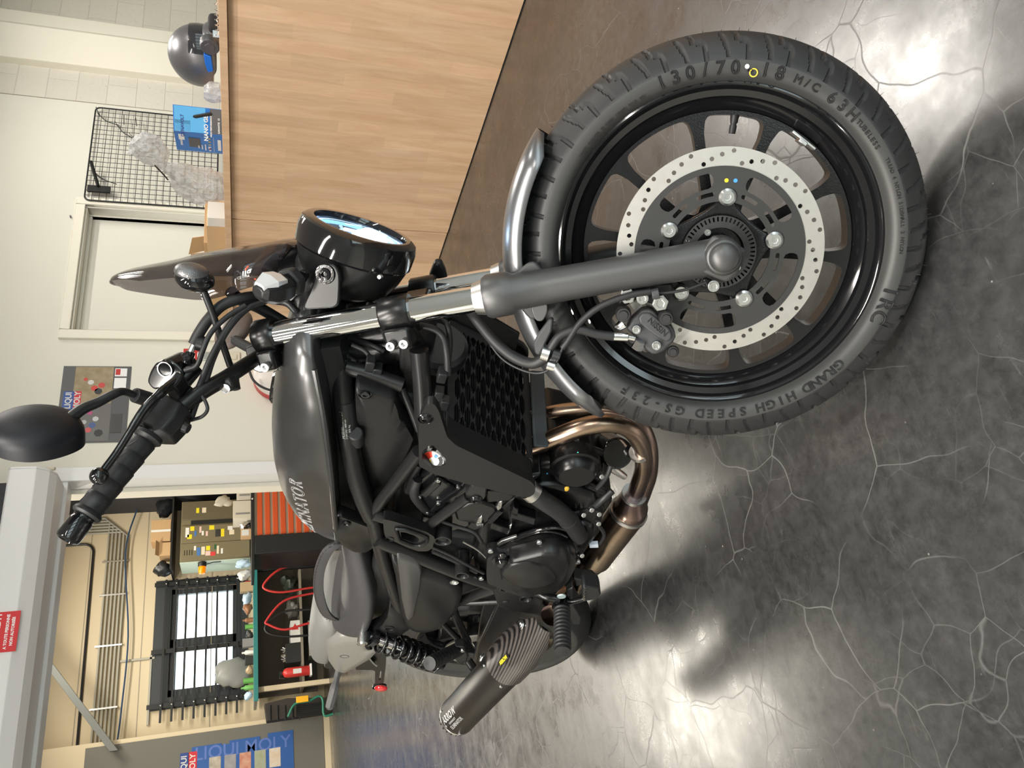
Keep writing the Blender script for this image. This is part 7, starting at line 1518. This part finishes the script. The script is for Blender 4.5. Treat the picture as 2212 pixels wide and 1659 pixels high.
for s2 in (-1, 1):
    sw = [V(-1.02, s2 * .125, .385), V(-1.10, s2 * .125, .395), V(-1.40, s2 * .125, .375), V(-1.56, s2 * .125, .350), V(-1.585, s2 * .125, .323), V(-1.56, s2 * .125, .298), V(-1.40, s2 * .125, .305), V(-1.10, s2 * .125, .318), V(-1.02, s2 * .125, .33)]
    f = MB(); f.prism(sw, (0, -s2 * .030, 0)); part(f, 'swingarm', FR, None, bevel=.006)
    f = MB(); f.lathe([(.0001, .012), (.012, .012), (.015, .008), (.016, 0)], V(-1.52, s2 * .126, .323), (0, s2, 0), 6); part(f, 'axle_nut', Mt['zinc'], None)
f = MB(); f.box((-1.16, -.10, .31), (-1.09, .10, .39)); part(f, 'swingarm_brace', FR, None, bevel=.006)
f = MB(); f.tube([V(-1.045, -.14, .358), V(-1.045, .14, .358)], .022, 20); part(f, 'swingarm_pivot', FR)
f = MB(); f.prism([V(-1.09, .10, .42), V(-1.62, .10, .40), V(-1.60, .10, .365), V(-1.09, .10, .39)], (0, .02, 0)); part(f, 'chain_guard', Mt['plastic'], None, bevel=.004)
f = MB()
for z_ in (.27, .375): f.tube([V(-.97, .11, z_ + (.02 if z_ < .3 else -.01)), V(-1.52, .11, z_ - .008 if z_ < .3 else z_ + .01)], .007, 6)
o = part(f, 'drive_chain', Mt['steel']); o['kind'] = 'stuff'
# flat guard plate seen between the tubes
BP([(1050, 1282), (1075, 1285), (1092, 1318), (1085, 1370), (1062, 1400), (1030, 1398), (1035, 1350)], -.105, .012, 'chain_side_plate', FR, bev=.003)
# rear shock: coil, body, rubber boot
for s2 in (-1, 1):
    mm = (lambda p: p) if s2 < 0 else mir
    a = mm(BK(795, 1372, -.158)); z = mm(BK(942, 1428, -.160)); a = a; dz = nrm(z - a); Ls = np.linalg.norm(z - a)
    f = MB(); f.tube([a, z], .0125, 16); sk = part(f, 'rear_shock', Mt['chrome'])
    f = MB(); f.tube([a + dz * Ls * .42, z + dz * .02], .0215, 20); part(f, 'damper_body', Mt['gloss'], sk)
    f = MB(); f.lathe([(.0001, -.010), (.026, -.008), (.029, .004), (.022, .012)], a + dz * .012, dz, 28); part(f, 'spring_seat', Mt['gloss'], sk)
    bx_, by_, _ = basis(dz); cp2 = []
    turns = 9.0
    for i in range(int(turns * 22) + 1):
        u = i / (turns * 22); th = 2 * math.pi * turns * u; uu = u ** .80 if True else u; cp2.append(a + dz * (.014 + (Ls - .02) * (1 - (1 - u) ** 1.25)) + (bx_ * math.cos(th) + by_ * math.sin(th)) * .0300)
    f = MB(); f.tube(cp2, .0044, 10); part(f, 'coil_spring', Mt['gloss'], sk)
    f = MB(); f.lathe([(.0001, .012), (.0075, .012), (.010, .008), (.013, .008), (.014, 0), (.014, -.02)], a - dz * .016 + V(0, s2 * .018, 0), (0, s2, 0), 20); part(f, 'shock_bolt', Mt['zinc'], sk)

# ---- foot pegs, pedal ---------------------------------------------------------
def peg(a, z, r, n, name, m_, flat=1.0, tip=True):
    d = nrm(z - a); Lp = np.linalg.norm(z - a); pr = [(.0001, 0), (r * .8, 0)]
    for k in range(n): t = Lp * (k + .1) / n; w = Lp / n; pr += [(r * .84, t), (r, t + w * .28), (r, t + w * .55), (r * .84, t + w * .8)]
    pr += [(r * .9, Lp), (r * .9, Lp + .006), (.0001, Lp + .008)]
    f = MB(); f.lathe(pr, a, d, 28); return part(f, name, m_)
for s2 in (-1, 1):
    mm = (lambda p: p) if s2 < 0 else mir
    a = mm(BK(1214, 1314, -.195)); z = mm(BK(1215, 1402, -.300)); pg = peg(a, z, .0200, 11, 'rider_footpeg', Mt['rubber'])
    f = MB(); d = nrm(z - a); f.tube([a - d * .028, a], [.014, .017], 12); f.tube([a - d * .016 + V(0, 0, .018), a - d * .016 - V(0, 0, .018)], .011, 14); part(f, 'peg_mount', Mt['gloss'], pg)
    if s2 < 0: f = MB(); f.lathe([(.0001, .003), (.0095, .003), (.0105, .0015), (.0105, 0)], BK(1213, 1287, -.187), (0, -1, 0), 24); part(f, 'pivot_cap', mat('pale_zinc', (.55, .66, .66), .4, metal=.6), pg)
    f = MB(); f.prism([p + V(.026, 0, 0) for p in (a - V(0, 0, .016), z - V(0, 0, .016), z + V(0, 0, .014), a + V(0, 0, .014))], V(-.006, 0, 0)) if 0 else f.box((-.006, 0, -.02), (.006, .001, .02), c=a, R=np.eye(3)); part(f, 'peg_plate', Mt['blackpaint'], pg)
    a = mm(BK(992, 1402, -.178)); z = mm(BK(930, 1432, -.262)); pg = peg(a, z, .0185, 10, 'passenger_footpeg', Mt['rubber'])
    f = MB(); P = [mm(BK(*q, -.168)) for q in ((983, 1380), (1003, 1380), (1012, 1400), (1008, 1415), (990, 1420), (982, 1405))]; f.prism(P, (0, s2 * .022, 0)); part(f, 'peg_bracket', FR, pg, bevel=.003)
    if s2 < 0: bolt(BK(998, 1403, -.191), (0, -1, 0), .0065, 'bracket_bolt', pg)
    BT_([(1000, 1385, -.155) if s2 < 0 else (1000, 1385, -.155), (1010, 1400, -.165)], .014, 'peg_arm', FR) if s2 < 0 else None
BT_([(1155, 1278, -.16), (1185, 1290, -.175), (1210, 1294, -.18)], .0095, 'pedal_pivot_arm', Mt['engine_gloss'])
BT_([(1190, 1318, -.165), (1210, 1300, -.175), (1236, 1300, -.18), (1264, 1292, -.18)], .0065, 'brake_pedal_rod', Mt['engine_gloss'])
pd = BP([(1258, 1268), (1262, 1266), (1294, 1272), (1298, 1284), (1292, 1294), (1262, 1300), (1258, 1290)], -.205, .035, 'brake_pedal', Mt['blackpaint'], bev=.003)
f = MB(); pts = [BK(1262 + 2 * math.sin(k * 2.4), 1268 + 2.2 * k, -.207) for k in range(14)]; f.tube(pts, .0022, 6); part(f, 'return_spring', Mt['zinc'], pd)
BP([(1240, 1250), (1282, 1256), (1292, 1266), (1285, 1270), (1262, 1262), (1244, 1268)], -.15, .03, 'pedal_bracket', Mt['blackpaint'])
BP([(1128, 1272), (1145, 1272), (1153, 1290), (1175, 1298), (1170, 1310), (1140, 1306), (1130, 1295)], -.158, .02, 'rearset_plate', FR)
BP([(1225, 1275), (1238, 1270), (1240, 1310), (1256, 1335), (1252, 1350), (1238, 1350), (1226, 1320)], -.17, .06, 'master_bracket', Mt['blackpaint'])
# side stand on the far side, foot on the floor
f = MB(); foot = BM.T @ (V(0, 0, 0.012) - BT); 
sp0 = V(-.86, .15, .27); wp = BM @ V(-.80, .33, .02) + BT; wp[2] = .012; sp1 = BM.T @ (wp - BT)
f.tube([sp0, sp1], [.013, .010], 14); ss = part(f, 'side_stand', Mt['blackpaint'])
f = MB(); f.lathe([(.0001, 0), (.028, 0), (.028, .007), (.0001, .007)], BM.T @ (V(wp[0], wp[1], .0015) - BT), BM.T @ V(0, 0, 1), 20); part(f, 'stand_foot', Mt['blackpaint'], ss)

# ---- seats and rear bodywork -----------------------------------------------------
def body(stn, name, m_, parent=None, p=.72, q=.8, n=36, sub=1, xn=26, belly=.0):
    xs_ = [a[0] for a in stn]; secs = []
    for x in np.linspace(xs_[0], xs_[-1], xn):
        zt, zb, w = [float(np.interp(-x, [-a for a in xs_], [s_[k] for s_ in stn])) for k in (1, 2, 3)]; ring = []
        for j in range(n + 1):
            t = math.pi * j / n; c, s_ = math.cos(t), math.sin(t); ring.append(V(x, w * (1 if c > 0 else -1) * abs(c) ** p, zb + (zt - zb) * abs(s_) ** q))
        ring += [V(x, -w * .85, zb - .012), V(x, w * .85, zb - .012)]; secs.append(ring)
    f = MB(); f.loft(secs); return part(f, name, m_, parent, smooth=80, sub=sub)
st_ = body([(-.885, .818, .782, .060), (-.90, .822, .775, .080), (-.96, .812, .755, .095), (-1.03, .795, .728, .122), (-1.10, .782, .706, .146), (-1.18, .775, .698, .160), (-1.25, .778, .698, .163), (-1.31, .788, .705, .156), (-1.36, .800, .720, .138), (-1.395, .800, .738, .110), (-1.41, .790, .750, .080)], 'rider_seat', Mt['seat'], p=.62, q=.75)
body([(-1.335, .812, .785, .085), (-1.345, .826, .780, .105), (-1.38, .838, .772, .118), (-1.50, .842, .770, .116), (-1.62, .838, .768, .106), (-1.72, .826, .768, .090), (-1.77, .808, .770, .070), (-1.785, .790, .772, .045)], 'pillion_seat', mat('seat_vinyl_lit', (.19, .19, .18), .45, bump=(700, .12, .0005)), p=.6, q=.6)  # workshop light on the pillion put into a paler vinyl colour
P = [BK(*q) for q in ((735, 1170, -.085), (712, 1186, -.10), (700, 1205, -.105), (690, 1235, -.112), (688, 1275, -.120), (696, 1310, -.124), (708, 1330, -.124), (722, 1338, -.122))]
f = MB(); secs = []
for i, p in enumerate(resamp(P, 24)):
    secs.append([p + V(.004, -.004, .012), p + V(.004, -.006, 0), p + V(.004, -.004, -.012), p + V(-.002, .004, -.012), p + V(-.002, .004, .012)])
f.loft(secs); sb = part(f, 'grab_strap', Mt['seat'], None, smooth=60)
q_ = resamp(P, 60)
for k in range(0, 59, 2): f = MB(); f.tube([q_[k] + V(.004, -.0068, .009), q_[k + 1] + V(.004, -.0068, .009)], .0006, 4); part(f, 'stitch', Mt['rubber'], sb)
# rear cover behind the tank, vent cover, side covers
R4 = lambda x, y: (600 + x / 4.1475, 1100 + y / 4.1475)
tc1 = dome([R4(*q) for q in ((500, 45), (535, 12), (575, 10), (700, 60), (850, 115), (918, 180), (905, 240), (868, 300), (800, 345), (690, 342), (600, 290), (520, 215), (494, 130))], -.118, [(1, 0), (.985, -.010), (.95, -.014)], 'tank_rear_cover', Mt['satin'], rd=.008)
f = MB(); f.lathe([(.0001, .001), (.004, .001), (.005, .003), (.0078, .002), (.009, -.001), (.0105, .001)], BK(*R4(612, 125), -.1325), (0, -1, 0), 20); part(f, 'cover_bolt', Mt['engine_gloss'], tc1)
vc = plate_xz([R4(*q) for q in ((942, 90), (980, 95), (1060, 115), (1335, 205), (1400, 245), (1408, 270), (1385, 350), (1345, 378), (1255, 378), (1150, 340), (965, 252), (950, 200))], [[R4(*q) for q in ((1100, 205), (1150, 210), (1230, 240), (1265, 265), (1255, 300), (1215, 300), (1110, 262))]], -.176, .020, 'vent_cover', Mt['satin'], bev=.005)
f = MB(); f.prism([BK(*R4(*q), -.158) for q in ((1040, 180), (1330, 250), (1280, 350), (1060, 270))], (0, .004, 0)); part(f, 'vent_recess', Mt['blackpaint'], vc)
f = MB(); P = rnd([BK(*R4(*q), -.1785) for q in ((1055, 175), (1150, 182), (1275, 225), (1345, 260), (1335, 300), (1270, 330), (1205, 325), (1090, 280))], .006, 4); f.tube(P + P[:1], .0035, 8); part(f, 'vent_lip', Mt['satin'], vc)
f = MB(); f.lathe([(.0085, .001), (.0085, -.01), (.0001, -.01)], BK(*R4(1005, 270), -.1765), (0, -1, 0), 18); part(f, 'vent_bolt_well', Mt['blackpaint'], vc)
sd = dome([R4(*q) for q in ((1010, 330), (1120, 360), (1280, 432), (1450, 500), (1600, 560), (1655, 660), (1655, 720), (1620, 830), (1540, 920), (1430, 1008), (1330, 1035), (1230, 1030), (1150, 975), (1110, 860), (1080, 700), (1050, 500))], -.125, [(1, 0), (.985, -.016), (.95, -.026), (.80, -.032)], 'side_cover', Mt['plastic'], rd=.014)
sd2 = dome([R4(*q) for q in ((1060, 350), (1200, 400), (1275, 440), (1292, 500), (1280, 650), (1245, 800), (1215, 940), (1175, 975), (1150, 940), (1110, 760), (1085, 520))], -.150, [(1, 0), (.95, -.012), (.88, -.014)], 'side_cover_panel', mat('satin_panel', (.050, .050, .050), .36), sd, rd=.012)
f = MB(); f.lathe([(.0001, -.002), (.004, -.002), (.005, .001), (.0075, .001), (.0085, -.003), (.0105, .001)], BK(*R4(1580, 655), -.156), (0, -1, 0), 20); part(f, 'cover_bolt', Mt['steel'], sd)
P = rnd([mir(BK(*R4(*q), -.125)) for q in ((1010, 330), (1280, 432), (1600, 560), (1655, 720), (1430, 1008), (1230, 1030), (1080, 700))], .014, 4); f = MB(); f.prism(P, (0, .025, 0)); part(f, 'side_cover', Mt['plastic'], None, bevel=.008)
sb2 = dome([R4(*q) for q in ((1005, 800), (1050, 820), (1112, 862), (1150, 950), (1203, 1020), (1130, 1070), (1050, 1115), (920, 1095), (800, 1082), (790, 1060), (860, 1020), (930, 985), (985, 900))], -.130, [(1, 0), (.97, -.014), (.9, -.018)], 'seat_side_bracket', Mt['satin'], rd=.006)
f = MB(); f.lathe([(.0110, .0015), (.0125, .001), (.0110, -.006), (.0001, -.008)], BK(*R4(1003, 1068), -.149), (0, -1, 0), 22); part(f, 'bolt_well', Mt['blackpaint'], sb2)
for s2 in (-1, 1):
    mm = (lambda p: p) if s2 < 0 else mir
    P = rnd([mm(BK(*R4(*q), -.105)) for q in ((760, 1045), (830, 1080), (830, 1190), (920, 1215), (850, 1290), (690, 1385), (600, 1432), (520, 1418), (455, 1320), (430, 1180), (445, 1120), (560, 1060))], .014, 4); c = sum(P) / len(P)
    secs = [[p + V(0, -s2 * .02, 0) for p in P]] + [[c + (p - c) * k + V(0, s2 * dy, 0) for p in P] for k, dy in ((1, 0), (.97, .012), (.88, .020), (.6, .023))]
    f = MB(); f.loft(secs); tw = part(f, 'tail_cowl', mat('tail_satin', (.33, .325, .30), .38, metal=.5) if s2 < 0 else bpy.data.materials['tail_satin'], None, smooth=60)
    if s2 < 0:
        for x, y in ((752, 1208), (598, 1318)):
            f = MB(); f.lathe([(.0115, .0012), (.013, .0006), (.0112, -.006), (.0001, -.008)], BK(*R4(x, y), -.1275), (0, -1, 0), 22); part(f, 'bolt_well', Mt['blackpaint'], tw)
f = MB(); secs = []
for t in np.linspace(0, 1, 14):
    ph = R2(72 + 50 * t); er = V(math.cos(ph), 0, math.sin(ph)); secs.append([RH + er * (.385 - .035 * (abs(u) ** 2.5)) + V(0, .092 * u, 0) for u in np.linspace(-1, 1, 13)] + [RH + er * (.381 - .035 * (abs(u) ** 2.5)) + V(0, .09 * u, 0) for u in np.linspace(1, -1, 13)])
f.loft(secs); part(f, 'rear_mudguard', bpy.data.materials['tail_satin'], None, smooth=60)
pb_ = plate_xz([R4(*q) for q in ((690, 1370), (905, 1242), (975, 1262), (968, 1400), (948, 1560), (870, 1565), (872, 1452), (850, 1442), (700, 1440))], [[R4(*q) for q in ((918, 1450), (930, 1452), (922, 1530), (908, 1530))]], -.075, .006, 'plate_bracket', Mt['blackpaint'], bev=.0015, rd=.003)
f = MB(); f.ell(BK(823, 1487, -.078), (.022, .009, .0225), 24, 12); rf_ = part(f, 'red_reflector', mat('reflector_red', (.55, .015, .02), .12, coat=1.0), None)
f = MB(); f.lathe([(.024, -.004), (.025, 0), (.024, .006), (.0001, .006)], BK(820, 1484, -.066), (0, 1, 0), 24); part(f, 'reflector_cup', Mt['blackpaint'], rf_)
f = MB(); f.ell(V(-1.90, 0, .70), (.03, .05, .028), 20, 12); part(f, 'tail_lamp', Mt['red'])
for s2 in (-1, 1):
    mm = (lambda p: p) if s2 < 0 else mir
    P = [mm(BK(*q)) for q in ((733, 1438, -.105), (728, 1462, -.135), (722, 1490, -.170), (714, 1520, -.205), (711, 1533, -.220))]
    f = MB(); f.tube(spline(P, 4), list(np.interp(np.linspace(0, 1, 17), [0, .35, .45, .9, 1], [.0115, .0125, .0185, .0170, .0080])), 8, flat=.75); ri = part(f, 'rear_indicator', Mt['plastic'] if s2 > 0 else mat('indicator_grey', (.09, .09, .09), .4), None, smooth=20)
    f = MB(); f.tube([P[2] + V(-.010, 0, .0), P[3] + V(-.010, 0, 0)], .0135, 8, flat=.7); part(f, 'indicator_lens', bpy.data.materials['clear_lens'], ri, smooth=20)
# far-side grab rail glimpse / license hardware under the pillion seat
f = MB(); f.box((-1.78, -.085, .74), (-1.36, .085, .775)); part(f, 'seat_base', Mt['blackpaint'], None, bevel=.01)
f = MB(); f.box((-1.40, -.10, .64), (-.86, .10, .725)); part(f, 'under_seat_tray', Mt['blackpaint'], None, bevel=.012)
f = MB(); f.box((-1.02, -.105, .50), (-.80, .105, .70)); part(f, 'battery_tray', Mt['blackpaint'], None, bevel=.012)
bpy.context.view_layer.update()
